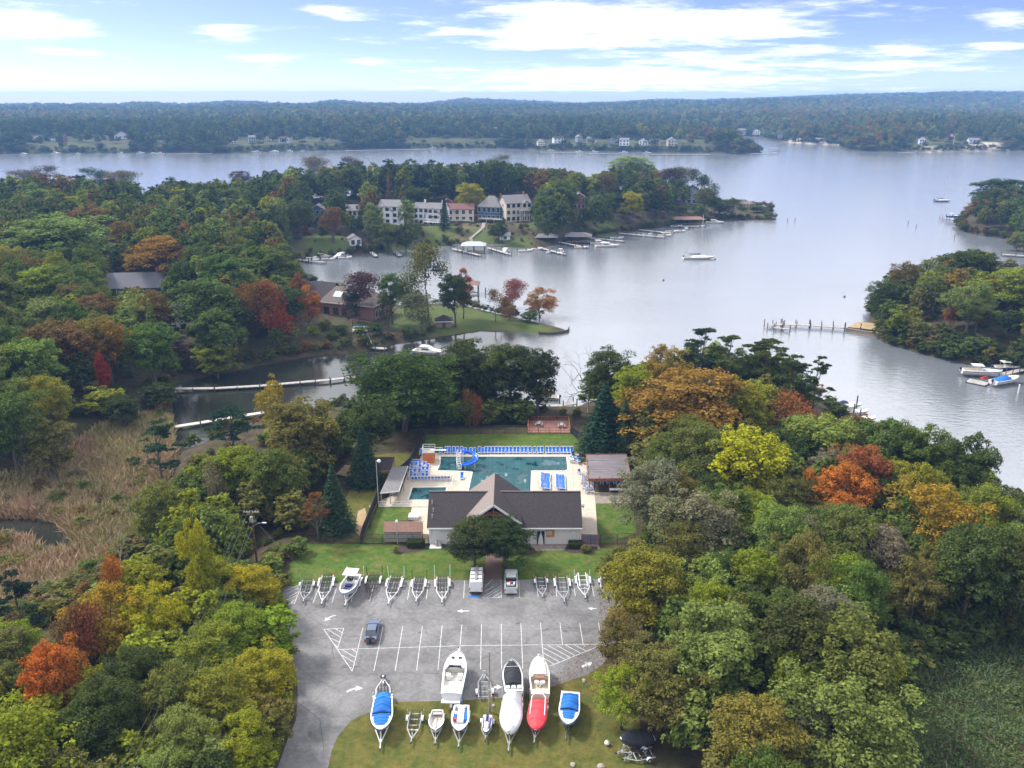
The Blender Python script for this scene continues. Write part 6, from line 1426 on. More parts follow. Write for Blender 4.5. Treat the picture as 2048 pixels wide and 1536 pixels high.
def outboard(o, y, z, m=DKSTEEL, h=1.3, x=0):
    mb = MB(); mb.loft([[(x + a * .2, y - .28 + b_ * .3, z + h * k) for a, b_ in ((-1, -1), (1, -1), (1, 1), (-1, 1))] if False else [(x + a * .2 * q, y - .28 + b_ * .32 * q, z + k) for a, b_ in ((-1, -.8), (-.5, -1), (.5, -1), (1, -.8), (1, 1), (-1, 1))] for q, k in ((.75, 0), (1, .2), (.95, .5), (.6, .64))]); ob = mb.build('outboard_motor', m, o, True)
    mb = MB(); mb.bar((x, y - .25, z), (x, y - .2, z - h * .75), .14, .22); mb.build('motor_leg', m, ob)
def windscreen(o, y, w, z, m=GLASS, h=.45, rake=.3):
    mb = MB(); P = [(-w, y - .7), (-w * .75, y), (w * .75, y), (w, y - .7)]
    for a, b_ in zip(P, P[1:]):
        vs_ = [(a[0], a[1], z), (b_[0], b_[1], z), (b_[0] * .92, b_[1] - rake, z + h), (a[0] * .92, a[1] - rake * .6, z + h)]; mb.quad(*vs_)
    ob = mb.build('windscreen', m, o); md = ob.modifiers.new('t', 'SOLIDIFY'); md.thickness = .03
# white centre console in the top row
o, L, zg, bm = boat('motorboat', 'white centre-console boat with a white hard top on a trailer in the top row', (709.5, 1150), (686.6, 1191), 2.5, .75, 1.05, ck=(.06, .84), floor=mat('pale_boat_floor', (.6, .6, .58), .6), g=.2, p=2.0)
mb = MB(); mb.box((0, L * .42, 1.75), (.95, 1.0, .95)); mb.build('console', GEL, o); mb = MB(); mb.box((0, L * .53, 1.62), (.95, .75, .5)); mb.build('seat', NAVY, o); mb = MB(); mb.box((0, L * .66, 1.5), (1.1, 1.0, .3), ty=.7); mb.build('bow_cushion', NAVY, o)
windscreen(o, L * .5, .45, 2.2, h=.5)
mb = MB(); mb.box((0, L * .30, 3.15), (2.0, 2.0, .09)); mb.build('hard_top', GEL, o)
mb = MB()
for x in (-.7, .7):
    for y in (.2, .42): mb.tube([(x, L * y, 1.3), (x * 1.1, L * (y - .01), 3.12)], .04, 5)
mb.each('top_leg', ALU, o); outboard(o, 0, 1.5, WHITE)
# big white boat, bow away from the camera
trailer('trailer under the big white cabin boat at the edge of the car park', (903, 1389), (917, 1296), 2.4, GALV, posts=0)
o, L, zg, bm = boat('motorboat', 'largest white motorboat with open cockpit, bow towards the parking bays', (902.5, 1388), (915.5, 1305), 2.95, .8, 1.25, ck=(.14, .6), g=.24, floor=mat('cream_vinyl', (.6, .58, .53), .7, var=.06, vs_=2), zw=2.0, p=2.4)
cover(o, L, zg, bm, .56, .74, .12, mat('beige_bow_tarp', (.56, .54, .50), .8, var=.08), 'sun_cover', wfrac=.78)
windscreen(o, L * .60, 1.05, zg(.6) + .05)
mb = MB()
for x, y in ((-.45, .82), (.45, .82)): mb.tube([(x, L * y, zg(.82) + .05), (x, L * y, zg(.82) + .12)], .24, 10)
mb.each('deck_hatch', GLASS, o)
for x in (-.75, .75): mb = MB(); mb.box((x, L * .45, 1.75), (.6, .7, .6), ty=.8); mb.build('seat', GEL, o)
mb = MB(); mb.box((0, L * .18, 1.65), (2.0, .6, .45)); mb.build('stern_bench', GEL, o)
mb = MB(); mb.box((0, -.3, 1.15), (2.4, .6, .1)); mb.build('swim_platform', GEL, o); mb = MB(); mb.bar((0, -.1, 1.1), (0, -.55, .5), .3, .4); mb.build('stern_drive', GALV, o)
# black-covered boat
trailer('trailer under the black-covered boat', (1029, 1389), (1022, 1318), 2.3, GALV, posts=0)
o, L, zg, bm = boat('motorboat', 'white motorboat under a black cover, bow towards the parking bays', (1028, 1386), (1022.5, 1327), 2.55, .8, 1.05, p=2.6, tm=.45)
cover(o, L, zg, bm, .22, .97, .22, BLKC, wfrac=.86, hump=lambda t: .45 * math.exp(-((t - .5) / .18) ** 2)); mb = MB(); mb.bar((-1.0, L * .70, zg(.7) + .5), (1.0, L * .70, zg(.7) + .5), .06); mb.build('support_bow', ALU, o)
for x in (-.7, 0, .7): mb = MB(); mb.box((x, L * .12, zg(.1) + .05), (.55, .5, .22), tx=.8); mb.build('stern_cushion', GEL, o)
mb = MB(); mb.box((0, -.3, 1.0), (2.1, .7, .1)); mb.build('swim_platform', GEL, o)
# cream cuddy boat
trailer('trailer with wooden step under the cream cabin boat', (1081, 1392), (1076.5, 1306), 2.3, GALV, posts=0)
o, L, zg, bm = boat('motorboat', 'cream cabin boat with long white foredeck and brown cockpit hatch', (1081, 1389), (1076.5, 1315), 2.6, .8, 1.2, hull=CREAM, deck=CREAM, ck=(.06, .44), floor=mat('cream_cockpit', (.5, .43, .33), .7), p=1.9, zw=1.9)
mb = MB(); mb.loft([[(x * bm(t) * .78, t * L, zg(t) + .05 + h) for x, h in ((-1, 0), (-.8, .3), (.8, .3), (1, 0))] for t in (.46, .6, .75, .88)]); mb.build('cabin_top', GEL, o)
mb = MB(); mb.box((0, L * .42, zg(.4) + .18), (1.15, .75, .08)); mb.build('cabin_hatch', mat('varnished_brown', (.25, .10, .06), .5), o)
for x in (-.35, .35): mb = MB(); mb.tube([(x, L * .33, 1.7), (x, L * .33, 1.95)], [.3, .32], 10); mb.build('seat', GEL, o)
mb = MB(); mb.bar((-.15, L * .2, 1.75), (.3, L * .3, 1.85), .08); mb.build('tiller', GALV, o); mb = MB(); mb.box((0, -.25, 1.1), (1.9, .5, .12)); mb.build('swim_platform', ORANGEW, o)
mb = MB(); mb.bar((0, L * .98, zg(1)), (0, L * 1.04, zg(1) + .1), .12); mb.build('anchor_roller', GALV, o)
# grass row
trailer('trailer under the blue-covered boat at the left of the grass row', (767, 1398), (760, 1499), 2.3, WHITE, posts=1.2)
o, L, zg, bm = boat('motorboat', 'white motorboat with a two-part bright blue cover, left end of the grass row', (766.7, 1396), (760.8, 1464), 2.6, .75, 1.05, p=2.3)
cover(o, L, zg, bm, .03, .5, .2, BLUEC, wfrac=.86, hump=lambda t: .5 * math.exp(-((t - .32) / .13) ** 2)); cover(o, L, zg, bm, .53, .88, .16, BLUEC, 'bow_cover', wfrac=.8); cover(o, L, zg, bm, -.10, .06, .3, mat('pale_blue_canvas', (.03, .22, .55), .8), 'bimini_boot', wfrac=.8)
trailer('trailer under the small stained white rowing boat', (875, 1422), (870, 1488), 1.7, GALV, posts=0, nb=1)
o, L, zg, bm = boat('rowing_boat', 'small open white rowing boat with stained inside', (875.3, 1420), (870, 1461), 1.85, .6, .62, ck=(.03, .93), g=.09, floor=mat('stained_white_inside', (.55, .53, .48), .7, var=.25, vs_=1.5, col2=(.33, .29, .24)), zw=1.2, p=2.0, st=.7, fl=.25)
mb = MB(); mb.bar((0, L * .08, .82), (0, L * .9, .86), .05); mb.build('keel_board', GREYTIM, o); mb = MB(); mb.box((0, L * .12, 1.1), (1.1, .5, .05)); mb.build('thwart', GREYTIM, o)
trailer('trailer under the white skiff with the outboard motor', (923, 1416), (917, 1495), 2.1, GALV, posts=0)
o, L, zg, bm = boat('skiff', 'white open skiff with a dark outboard motor and blue bags inside', (923.5, 1412), (917.5, 1465), 2.1, .7, .85, ck=(.05, .8), g=.2, zw=1.4, p=2.1, floor=GEL)
outboard(o, -.05, 1.45, mat('dark_blue_cowling', (.03, .045, .09), .4), 1.4)
mb = MB(); mb.box((0, L * .36, 1.35), (.75, 2.2, .35)); mb.build('centre_bench', GEL, o); mb = MB(); mb.box((0, L * .08, 1.62), (1.0, .35, .1)); mb.build('stern_seat', GEL, o)
for x, y, d, m_, nm in ((-.62, .36, (.4, 1.8, .35), BLUEC, 'blue_bag'), (.6, .28, (.35, .5, .3), CREAM, 'cushion'), (.62, .4, (.35, .6, .35), BLUEC, 'blue_box'), (.6, .5, (.3, .35, .3), REDC, 'fuel_can')): mb = MB(); mb.box((x, L * y, 1.35), d, tx=.85, ty=.85); mb.build(nm, m_, o)
trailer('small trailer under the jet ski', (976, 1434), (970, 1480), 1.5, GALV, posts=0, nb=1)
o, L, zg, bm = boat('jet_ski', 'white and purple jet ski on a small trailer', (975.8, 1430), (971.5, 1465), 1.15, .55, .55, ck=None, p=1.9, zw=1.1, cat='jet ski')
mb = MB(); mb.loft([[(x * w, t * L, zg(t) + h * k) for x, k in ((-1, 0), (-.6, 1), (.6, 1), (1, 0))] for t, w, h in ((.08, .22, .25), (.45, .24, .38), (.6, .34, .5), (.8, .3, .3), (.93, .1, .05))]); mb.build('engine_cowl', GEL, o, True)
mb = MB(); mb.bar((0, .1 * L, zg(.1) + .28), (0, .55 * L, zg(.1) + .45), .3, .12); mb.build('seat', NAVY, o); mb = MB(); mb.bar((-.35, .62 * L, 1.75), (.35, .62 * L, 1.75), .05); mb.build('handlebar', BLACK, o)
for s in (-1, 1): mb = MB(); mb.bar((s * .42, .15 * L, zg(.2) + .03), (s * .36, .8 * L, zg(.8) + .03), .14, .03); mb.build('side_stripe', mat('purple_vinyl', (.09, .03, .28), .5), o)
trailer('trailer with tall white guides under the shrink-wrapped boat', (1026, 1394), (1016.8, 1504), 2.5, GALV, posts=1.6)
o, L, zg, bm = boat('motorboat', 'tall motorboat sealed in white shrink wrap', (1025.8, 1392), (1018.5, 1470), 2.6, .8, 1.25, hull=WRAP, ck=None, p=2.0, zw=2.0)
cover(o, L, zg, bm, .0, .99, .5, WRAP, 'shrink_wrap', hump=lambda t: .75 * (1 - min(1, max(0, (t - .25) / .2))) + .2 * (1 - t), over=.04, n_=20)
trailer('trailer with white side guides under the red-covered boat', (1079, 1402), (1068, 1487), 2.2, GALV, posts=1.8)
o, L, zg, bm = boat('motorboat', 'motorboat under a bright red cover with white tower bars', (1078, 1401), (1071, 1462), 2.35, .75, .95, hull=REDC, p=2.0, zw=1.7)
cover(o, L, zg, bm, .0, .99, .3, REDC, over=.04, hump=lambda t: .35 * math.exp(-((t - .5) / .2) ** 2))
mb = MB(); mb.tube([(-.85, L * .55, 2.0), (-.8, L * .12, 2.75), (-.5, L * .04, 2.85), (.5, L * .04, 2.85), (.8, L * .12, 2.75), (.85, L * .55, 2.0)], .06, 6); mb.build('tower_bar', WHITE, o)
trailer('trailer under the white boat with round blue covers, right end of the grass row', (1141, 1388), (1133, 1479), 2.2, DKSTEEL, posts=0)
o, L, zg, bm = boat('motorboat', 'white bowrider with oval bright blue covers, right end of the grass row', (1141.7, 1386), (1135.5, 1452), 2.5, .75, 1.0, p=2.1)
cover(o, L, zg, bm, .05, .55, .18, BLUEC, wfrac=.88, hump=lambda t: .4 * math.exp(-((t - .38) / .13) ** 2)); cover(o, L, zg, bm, .58, .86, .12, BLUEC, 'bow_cover', wfrac=.78)
mb = MB(); mb.box((0, -.2, 1.35), (2.0, .5, .14)); mb.build('swim_platform', NAVY, o); mb = MB(); mb.tube([(-1.15, L * .3, 1.8), (-1.1, L * .12, 2.35), (1.1, L * .12, 2.35), (1.15, L * .3, 1.8)], .04, 5); mb.build('bimini_frame', ALU, o)
# boat and trailers half under the right trees
trailer('galvanised trailer poking out under the drooping olive tree', (1296, 1486), (1232, 1506), 1.9, GALV, posts=0, nb=1)
trailer('second trailer under the drooping olive tree, lower one', (1305, 1506), (1245, 1518), 1.8, GALV, posts=0, nb=1)
o, L, zg, bm = boat('motorboat', 'dark tarpaulin-covered boat half hidden under the drooping olive tree', (1305, 1470), (1240, 1480), 2.2, .6, .9, hull=DKSTEEL, zw=1.4); cover(o, L, zg, bm, .02, .97, .4, BLKC)
p = G(1214, 1490); o = thing('buoy', 'white round buoy lying in the grass by the dark covered boat', 'buoy', (p.x, p.y, 0)); mb = MB(); mb.loft([[(r * cos(a * pi / 5), r * sin(a * pi / 5), z) for a in range(10)] for r, z in ((.1, .02), (.3, .2), (.32, .35), (.2, .55), (.05, .62))]); mb.build('float', WHITE, o, True); mb = MB(); mb.tube([(0, 0, .6), (0, 0, .75)], .05, 5); mb.build('eye', GALV, o)
for (x, y, r_, lb) in ((987, 1412, .24, 'pale stone in the grass by the wooden pole'), (1168, 1362, .28, 'pale stone at the grass edge under the right arrow'), (1146, 1530, .3, 'pale boulder at the bottom of the grass'), (1202, 1534, .4, 'mossy grey boulder at the bottom right of the grass')):
    p = G(x, y); mb = MB(); rng = np.random.default_rng(x); mb.loft([[(r * r_ * rng.uniform(.8, 1.2) * cos(a * pi / 4), r * r_ * rng.uniform(.8, 1.2) * sin(a * pi / 4), z * r_) for a in range(8)] for r, z in ((1, 0), (1.1, .3), (.8, .7), (.3, .9))]); tag(mb.build('stone', mat('pale_stone', (.26, .23, .19), .9, var=.2) if x == 987 else bpy.data.materials['pale_stone'], loc=(p.x, p.y, 0)), lb, 'stone')
# ---------------------------------------------------------------- cars
SILVER = mat('silver_car_paint', (.56, .58, .60), .3, .35, spec=.6); VANW = mat('white_van_paint', (.68, .69, .70), .35, spec=.5); CARB = mat('silver_blue_car_paint', (.13, .16, .23), .28, .4, spec=.6)
TAILR = mat('red_tail_lamp', (.45, .02, .02), .3); HEADL = mat('clear_lamp_glass', (.6, .62, .65), .1); PLATE = mat('number_plate', (.6, .6, .55), .5)
def section_loft(st_, closed=True):
    """stations: (y, half width low, half width high, z low, z high, half width top, z top)"""
    mb = MB(); mb.loft([[(-a, y, z0), (-b_, y, z1), (-c, y, z2), (c, y, z2), (b_, y, z1), (a, y, z0)] for (y, a, b_, z0, z1, c, z2) in st_]); return mb
def vehicle(name, label, cat, rear, front, body, green, paint, W_half, wy, r=.33):
    a, L, rz = frame_of(rear, front); o = thing(name, label, cat, (a.x, a.y, 0), rz)
    section_loft(body).build('body', paint, o)
    if green: section_loft(green).build('windows', GLASS, o)
    for s in (-1, 1):
        for y in wy: wheel(o, s * (W_half - .1), y, r, .22)
    return o
# silver sedan with a bike rack, seen from behind
o = vehicle('car', 'silver-blue saloon car with a black rack on its boot lid', 'car', (741, 1289), (749.5, 1251), [(0, .72, .82, .38, .78, .70, .86), (.15, .84, .88, .28, .80, .78, .93), (1.0, .86, .90, .22, .86, .80, .97), (3.3, .86, .90, .22, .88, .80, .96), (4.3, .84, .87, .24, .78, .72, .86), (4.7, .70, .76, .32, .62, .62, .70)],
    [(.55, .74, .74, .93, .95, .70, .97), (1.25, .76, .74, .94, 1.2, .60, 1.38), (2.5, .76, .74, .94, 1.2, .60, 1.40), (3.45, .76, .72, .92, .96, .68, .98)], CARB, .88, (.95, 3.75))
mb = MB(); mb.loft([[(-.60, y, z), (-.45, y, z + .04), (.45, y, z + .04), (.60, y, z)] for y, z in ((1.2, 1.385), (1.8, 1.41), (2.55, 1.40))]); mb.build('roof', CARB, o)
for s in (-1, 1):
    mb = MB(); mb.box((s * .66, .04, .72), (.3, .12, .16)); mb.build('tail_lamp', TAILR, o); mb = MB(); mb.box((s * .6, 4.62, .62), (.3, .14, .12)); mb.build('headlamp', HEADL, o); mb = MB(); mb.box((s * .98, 3.2, 1.0), (.18, .12, .13)); mb.build('mirror', CARB, o)
mb = MB(); mb.box((0, -.01, .45), (1.5, .12, .2)); mb.build('bumper', CARB, o)
mb = MB(); mb.bar((0, .75, 1.0), (0, .1, .98), .28, .1); mb.bar((0, -.08, .98), (0, -.14, .38), .3, .2); mb.bar((-.55, .05, .96), (.55, .05, .96), .12, .14); mb.build('rack', BLACK, o)
# white van
o = vehicle('van', 'white panel van with a silver roof rack in the accessible bay', 'van', (952, 1189.5), (954.5, 1153.5), [(0, .92, .98, .35, 1.3, .84, 2.22), (.12, .98, 1.0, .3, 1.35, .86, 2.3), (4.0, .98, 1.0, .3, 1.35, .86, 2.32), (4.5, .98, .99, .3, 1.3, .80, 1.95), (5.15, .96, .96, .3, 1.05, .78, 1.22), (5.7, .86, .88, .36, .72, .72, .86)], None, VANW, 1.0, (1.0, 4.7), .36)
mb = MB(); mb.quad((-.76, 4.53, 1.98), (.76, 4.53, 1.98), (.74, 5.08, 1.30), (-.74, 5.08, 1.30)); mb.v = [(x, y + .05, z + .03) for x, y, z in mb.v]; mb.build('windscreen', GLASS, o)
for s in (-1, 1):
    mb = MB(); mb.box((s * .9, -.01, 1.0), (.13, .06, .5)); mb.build('tail_lamp', TAILR, o); mb = MB(); mb.box((s * 1.1, 4.3, 1.3), (.2, .12, .3)); mb.build('mirror', BLACK, o); mb = MB(); mb.box((s * .965, 3.9, 1.65), (.04, .9, .5)); mb.build('side_window', GLASS, o)
    mb = MB(); mb.box((s * .43, -.02, 1.25), (.80, .03, 1.6)); mb.build('rear_door', VANW, o)
mb = MB(); mb.box((0, -.08, .42), (1.9, .18, .22)); mb.build('bumper', BLACK, o); mb = MB(); mb.box((.2, -.05, .75), (.4, .03, .12)); mb.build('number_plate', PLATE, o)
for y in (.6, 1.7, 2.8, 3.8): mb = MB(); mb.bar((-.85, y, 2.42), (.85, y, 2.42), .07); mb.build('roof_bar', DKSTEEL, o)
mb = MB(); mb.bar((0, .3, 2.5), (0, 3.9, 2.5), .34, .12); mb.build('ladder_box', ALU, o)
# silver pickup
o = vehicle('pickup_truck', 'silver pickup truck with boxes in its open bed', 'pickup truck', (1022, 1190.5), (1022.3, 1152.5), [(0, .86, .92, .5, 1.0, .9, 1.05), (.12, .96, .98, .4, 1.05, .92, 1.12), (3.9, .96, .98, .4, 1.1, .92, 1.16), (5.1, .94, .96, .42, 1.05, .85, 1.14), (5.6, .86, .88, .45, .9, .78, .98)],
    [(1.95, .84, .82, 1.12, 1.5, .72, 1.62), (2.1, .85, .82, 1.12, 1.6, .72, 1.80), (3.3, .85, .82, 1.12, 1.6, .72, 1.82), (4.1, .84, .80, 1.12, 1.2, .76, 1.22)], SILVER, .98, (1.05, 4.6), .38)
mb = MB(); mb.loft([[(-.74, y, z), (-.6, y, z + .05), (.6, y, z + .05), (.74, y, z)] for y, z in ((2.0, 1.78), (2.6, 1.83), (3.35, 1.82))]); mb.build('roof', SILVER, o)
mb = MB(); mb.box((0, 1.0, 1.135), (1.55, 1.7, .03)); bed = mb.build('bed_liner', BLACK, o)
mb = MB()
for s in (-1, 1): mb.bar((s * .86, .1, 1.2), (s * .86, 1.95, 1.2), .16, .14)
mb.bar((-.9, .08, 1.2), (.9, .08, 1.2), .1, .14); mb.build('bed_rail', SILVER, o)
for x, y, d, m_ in ((-.4, .9, (.5, .5, .3), WHITE), (.2, .7, (.6, .35, .2), GALV), (-.1, 1.4, (.4, .4, .25), REDC), (.45, 1.3, (.3, .7, .15), WHITE)): mb = MB(); mb.box((x, y, 1.15 + d[2] / 2), d); mb.build('load_box', m_, o)
for s in (-1, 1):
    mb = MB(); mb.box((s * .88, .0, .9), (.12, .08, .3)); mb.build('tail_lamp', TAILR, o); mb = MB(); mb.box((s * 1.08, 3.75, 1.3), (.2, .12, .2)); mb.build('mirror', BLACK, o); mb = MB(); mb.box((s * .7, 5.55, .85), (.3, .12, .16)); mb.build('headlamp', HEADL, o)
mb = MB(); mb.box((0, -.08, .5), (1.9, .18, .18)); mb.build('bumper', ALU, o); mb = MB(); mb.box((0, -.04, .72), (.4, .03, .12)); mb.build('number_plate', PLATE, o)
# ================================================================ houses, docks and boats along the water
def RG(px, py):
    """where the line of sight meets the ground"""
    d = ray(px, py); D = np.arange(60, 2600, 1.0); P = np.column_stack([d.x / d.y * D, D]); h = np.maximum(height(P), WZ); z = HC + d.z / d.y * D
    k = int(np.argmax(z < h)); return Vector((P[k, 0], P[k, 1], h[k]))
WALLM = {}
def wm_(c):
    if c not in WALLM: WALLM[c] = mat('house_siding', c, .75, var=.08, vs_=.8)
    return WALLM[c]
def house(label, px, py, w, d, h, wall, roofm, rz=0.0, floors=2, nwin=4, ridge='x', rise=None, gable=None, deck=None, chim=0, dorm=0, base=None, cat='house', name='house', porch=False, detail=True):
    p = base or RG(px, py); o = thing(name, label, cat, (p.x, p.y, p.z - .3), rz)
    W_m = wm_(wall); rise = rise or (d if ridge == 'x' else w) * .30; e = .5
    mb = MB(); mb.box((0, d / 2, h / 2), (w, d, h)); 
    if ridge == 'x': mb.add([(-w / 2, 0, h), (-w / 2, d, h), (-w / 2, d / 2, h + rise - .1)], [(0, 1, 2)]); mb.add([(w / 2, 0, h), (w / 2, d, h), (w / 2, d / 2, h + rise - .1)], [(0, 1, 2)])
    elif ridge == 'y': mb.add([(-w / 2, 0, h), (w / 2, 0, h), (0, 0, h + rise - .1)], [(0, 1, 2)]); mb.add([(-w / 2, d, h), (w / 2, d, h), (0, d, h + rise - .1)], [(0, 1, 2)])
    mb.build('wall', W_m, o)
    mb = MB(); ze = h - e * rise / ((d if ridge != 'y' else w) / 2) + .1; zr = h + rise + .1
    if ridge == 'x':
        slab(mb, (-w / 2 - e, -e, ze), (w / 2 + e, -e, ze), (w / 2 + e, d / 2, zr), (-w / 2 - e, d / 2, zr), .2); slab(mb, (w / 2 + e, d + e, ze), (-w / 2 - e, d + e, ze), (-w / 2 - e, d / 2, zr), (w / 2 + e, d / 2, zr), .2)
    elif ridge == 'y':
        slab(mb, (-w / 2 - e, d + e, ze), (-w / 2 - e, -e, ze), (0, -e, zr), (0, d + e, zr), .2); slab(mb, (w / 2 + e, -e, ze), (w / 2 + e, d + e, ze), (0, d + e, zr), (0, -e, zr), .2)
    else:
        q = min(w, d) / 2; a = [(-w / 2 - e, -e, ze), (w / 2 + e, -e, ze), (w / 2 + e, d + e, ze), (-w / 2 - e, d + e, ze)]
        r0, r1 = ((-w / 2 + q, d / 2, zr), (w / 2 - q, d / 2, zr)) if w >= d else ((0, q, zr), (0, d - q, zr))
        F_ = [(0, 1, 5, 4), (1, 2, 5), (2, 3, 4, 5), (3, 0, 4)] if w >= d else [(0, 1, 4), (1, 2, 5, 4), (2, 3, 5), (3, 0, 4, 5)]
        mb.add(a + [r0, r1], F_ + [(3, 2, 1, 0)])
    roof_ = mb.build('roof', roofm, o)
    if gable:                                   # front gable (x, width, height, wall colour)
        gx, gw, gh = gable; mb = MB(); mb.box((gx, -.6, gh / 2), (gw, 1.6, gh)); mb.add([(gx - gw / 2, -1.4, gh), (gx + gw / 2, -1.4, gh), (gx, -1.4, gh + gw * .36)], [(0, 1, 2)]); mb.build('front_bay', W_m, o)
        mb = MB(); zt = gh + gw * .36 + .15
        for s in (-1, 1):
            Q = [(gx + s * (gw / 2 + .4), -1.8, gh - .15), (gx + s * (gw / 2 + .4), d / 2, gh - .15), (gx, d / 2, zt), (gx, -1.8, zt)]; slab(mb, *Q, .18)
        mb.build('bay_roof', roofm, o)
    if detail:
        fh = h / floors
        for f in range(floors):
            for i in range(nwin):
                x = -w / 2 + w * (i + .5) / nwin + rnd.uniform(-.15, .15); ww, wh = min(2.0, w / nwin * .62), fh * .58; y = -.03
                if gable and abs(x - gable[0]) < gable[1] / 2 + .2: y = -1.43
                mb = MB(); mb.box((x, y, f * fh + fh * .55), (ww + .25, .08, wh + .25)); fo = mb.build('window', WHITE, o)
                mb = MB(); mb.box((x, y - .05, f * fh + fh * .55), (ww, .05, wh)); mb.build('pane', GLASS, fo)
        for f in range(floors):                 # side windows
            for s in (-1, 1):
                mb = MB(); mb.box((s * (w / 2 + .03), d * .4, f * fh + fh * .55), (.08, 1.2, fh * .45)); fo = mb.build('window', WHITE, o); mb = MB(); mb.box((s * (w / 2 + .08), d * .4, f * fh + fh * .55), (.05, .95, fh * .38)); mb.build('pane', GLASS, fo)
    if deck:
        x0, x1, zd, dd = deck; mb = MB(); mb.box(((x0 + x1) / 2, -dd / 2 - 1.3, zd), (x1 - x0, dd + .9, .25)); dko = mb.build('deck', WHITE if wall[0] > .48 else GREYTIM, o); mb = MB()
        mb.bar((x0, -dd - 1.7, zd + 1), (x1, -dd - 1.7, zd + 1), .1); k = int((x1 - x0) / .9)
        for i in range(k + 1): mb.bar((x0 + (x1 - x0) * i / k, -dd - 1.7, zd), (x0 + (x1 - x0) * i / k, -dd - 1.7, zd + 1), .1)
        mb.build('railing', WHITE, dko)
        for x in np.linspace(x0 + .1, x1 - .1, 4): mb = MB(); mb.bar((x, -dd - 1.6, -2), (x, -dd - 1.6, zd), .25); mb.build('post', WHITE, o)
    for i in range(chim): mb = MB(); x = w * (.38 if i == 0 else -.2); mb.box((x, d * .5, h + rise * .5 + .8), (.9, .9, rise + 1.8)); mb.build('chimney', WHITE if wall[0] > .48 else mat('brick_chimney', (.25, .09, .06), .9), roof_)
    for i in range(dorm):
        x = -w / 2 + w * (i + .5) / dorm; mb = MB(); mb.box((x, d * .22, h + rise * .45), (1.7, 1.6, 1.5)); do = mb.build('dormer', W_m, o); mb = MB(); mb.add([(x - 1.1, d * .22 - 1, h + rise * .45 + .7), (x + 1.1, d * .22 - 1, h + rise * .45 + .7), (x + 1.1, d * .22 + 1.2, h + rise * .45 + .7), (x - 1.1, d * .22 + 1.2, h + rise * .45 + .7), (x, d * .22 - 1, h + rise * .45 + 1.5), (x, d * .22 + 1.2, h + rise * .45 + 1.5)], [(0, 1, 4), (1, 2, 5, 4), (2, 3, 5), (3, 0, 4, 5)]); mb.build('dormer_roof', roofm, do)
        mb = MB(); mb.box((x, d * .22 - .82, h + rise * .45), (.9, .06, 1.0)); mb.build('dormer_pane', GLASS, do)
    return o
WHT, CRM, BLU, RED_, GRY, BRK = (.60, .61, .63), (.48, .43, .35), (.05, .085, .17), (.22, .06, .05), (.22, .25, .29), (.24, .125, .10)
house('navy house with white windows partly hidden by trees at the left of the bank', 636, 442, 8, 9, 7, BLU, GREY_SH, .1, 2, 3, 'y')
house('white house with dormers behind the green tree on the bank', 706, 447, 11, 9, 8, WHT, GREY_SH, 0, 2, 4, dorm=2)
house('tall narrow white house with a front gable and deck posts', 778, 459, 11, 10, 13, WHT, GREY_SH, -.2, 4, 3, 'x', gable=(-1, 7.5, 10.5), deck=(-5, 7, 3.4, 2))
house('white clapboard house with chimneys above a steep green yard', 858, 449, 19, 9, 9.5, WHT, GREY_SH, -.28, 3, 6, chim=2, gable=(3, 9, 6.6), deck=(-2, 10, 2.2, 3))
house('cream house with a rusty red roof and balcony', 921, 444, 16, 9, 7.8, CRM, mat('rusty_red_shingles', (.15, .075, .065), .95, var=.2), .05, 2, 4, gable=(-5, 4.5, 6), deck=(-7, 6, 1.5, 2.5))
house('dark red brick house peeping over the cream house', 893, 420, 8, 8, 7, RED_, ASPH_SH, .1, 2, 2, 'y', base=RG(893, 434) + Vector((0, 12, 0)))
house('navy blue house with hipped grey roof and white porch', 978, 443, 14.5, 11, 9.2, BLU, GREY_SH, -.3, 2, 5, 'h', 5.5, deck=(-5, 9.5, 2.2, 3), chim=1)
house('big cream three-storey house with white balconies', 1037, 443, 16, 11, 11.2, CRM, GREY_SH, .45, 3, 5, 'x', 4.0, gable=(4.2, 5.4, 10.2), deck=(-1, 8.5, 6.6, 2.0), chim=1)
house('small red house with a white sun room on the bank', 1158, 418, 7.5, 8, 8, RED_, GREY_SH, 0, 2, 3, 'y', gable=(0, 5, 3.5))
house('grey-roofed house high in the trees on the crest', 1222, 384, 12, 10, 5, GRY, GREY_SH, .3, 1, 3, 'x')
house('shaded blue-grey gabled house near the tip of the bank', 1383, 408, 15, 11, 8, GRY, ASPH_SH, -.2, 2, 4, 'y', 5)
house('grey house with white chimney deep in the left wood', 218, 512, 8, 8, 6, (.45, .46, .48), GREY_SH, .5, 2, 3, 'y', chim=1)
house('long slate-roofed house in the left wood', 262, 592, 24, 10, 3.4, (.12, .17, .24), mat('slate_roof', (.14, .14, .17), .8, var=.15), .12, 1, 6, 'x', 4.5, chim=1)
house('pale house glimpsed through trees above the reeds', 368, 662, 9, 8, 6, (.5, .48, .46), GREY_SH, .4, 2, 3, 'x')
house('white house glimpsed on the left crest', 508, 455, 8, 8, 7, WHT, ASPH_SH, -.2, 2, 3, 'y')
house('pale house glimpsed below the orange-brown skyline tree', 165, 462, 9, 8, 6, WHT, GREY_SH, .1, 2, 3, 'x')
house('white-gabled cottage at the water below the dormer house', 712, 492, 6, 6, 4, WHT, GREY_SH, .4, 1, 2, 'y', gable=None)
house('white garden shed on the lawn above the docks', 1010, 482, 5.5, 4, 3, WHT, GREY_SH, .1, 1, 1, 'x', cat='shed', name='garden_shed')
house('dark-roofed white-gabled house at the right picture edge', 2035, 590, 13, 10, 6, WHT, ASPH_SH, -.5, 2, 3, 'y', base=RG(2040, 588))
house('white house high at the right edge in the trees', 2000, 598, 8, 7, 6, WHT, GREY_SH, .2, 2, 3, 'x')
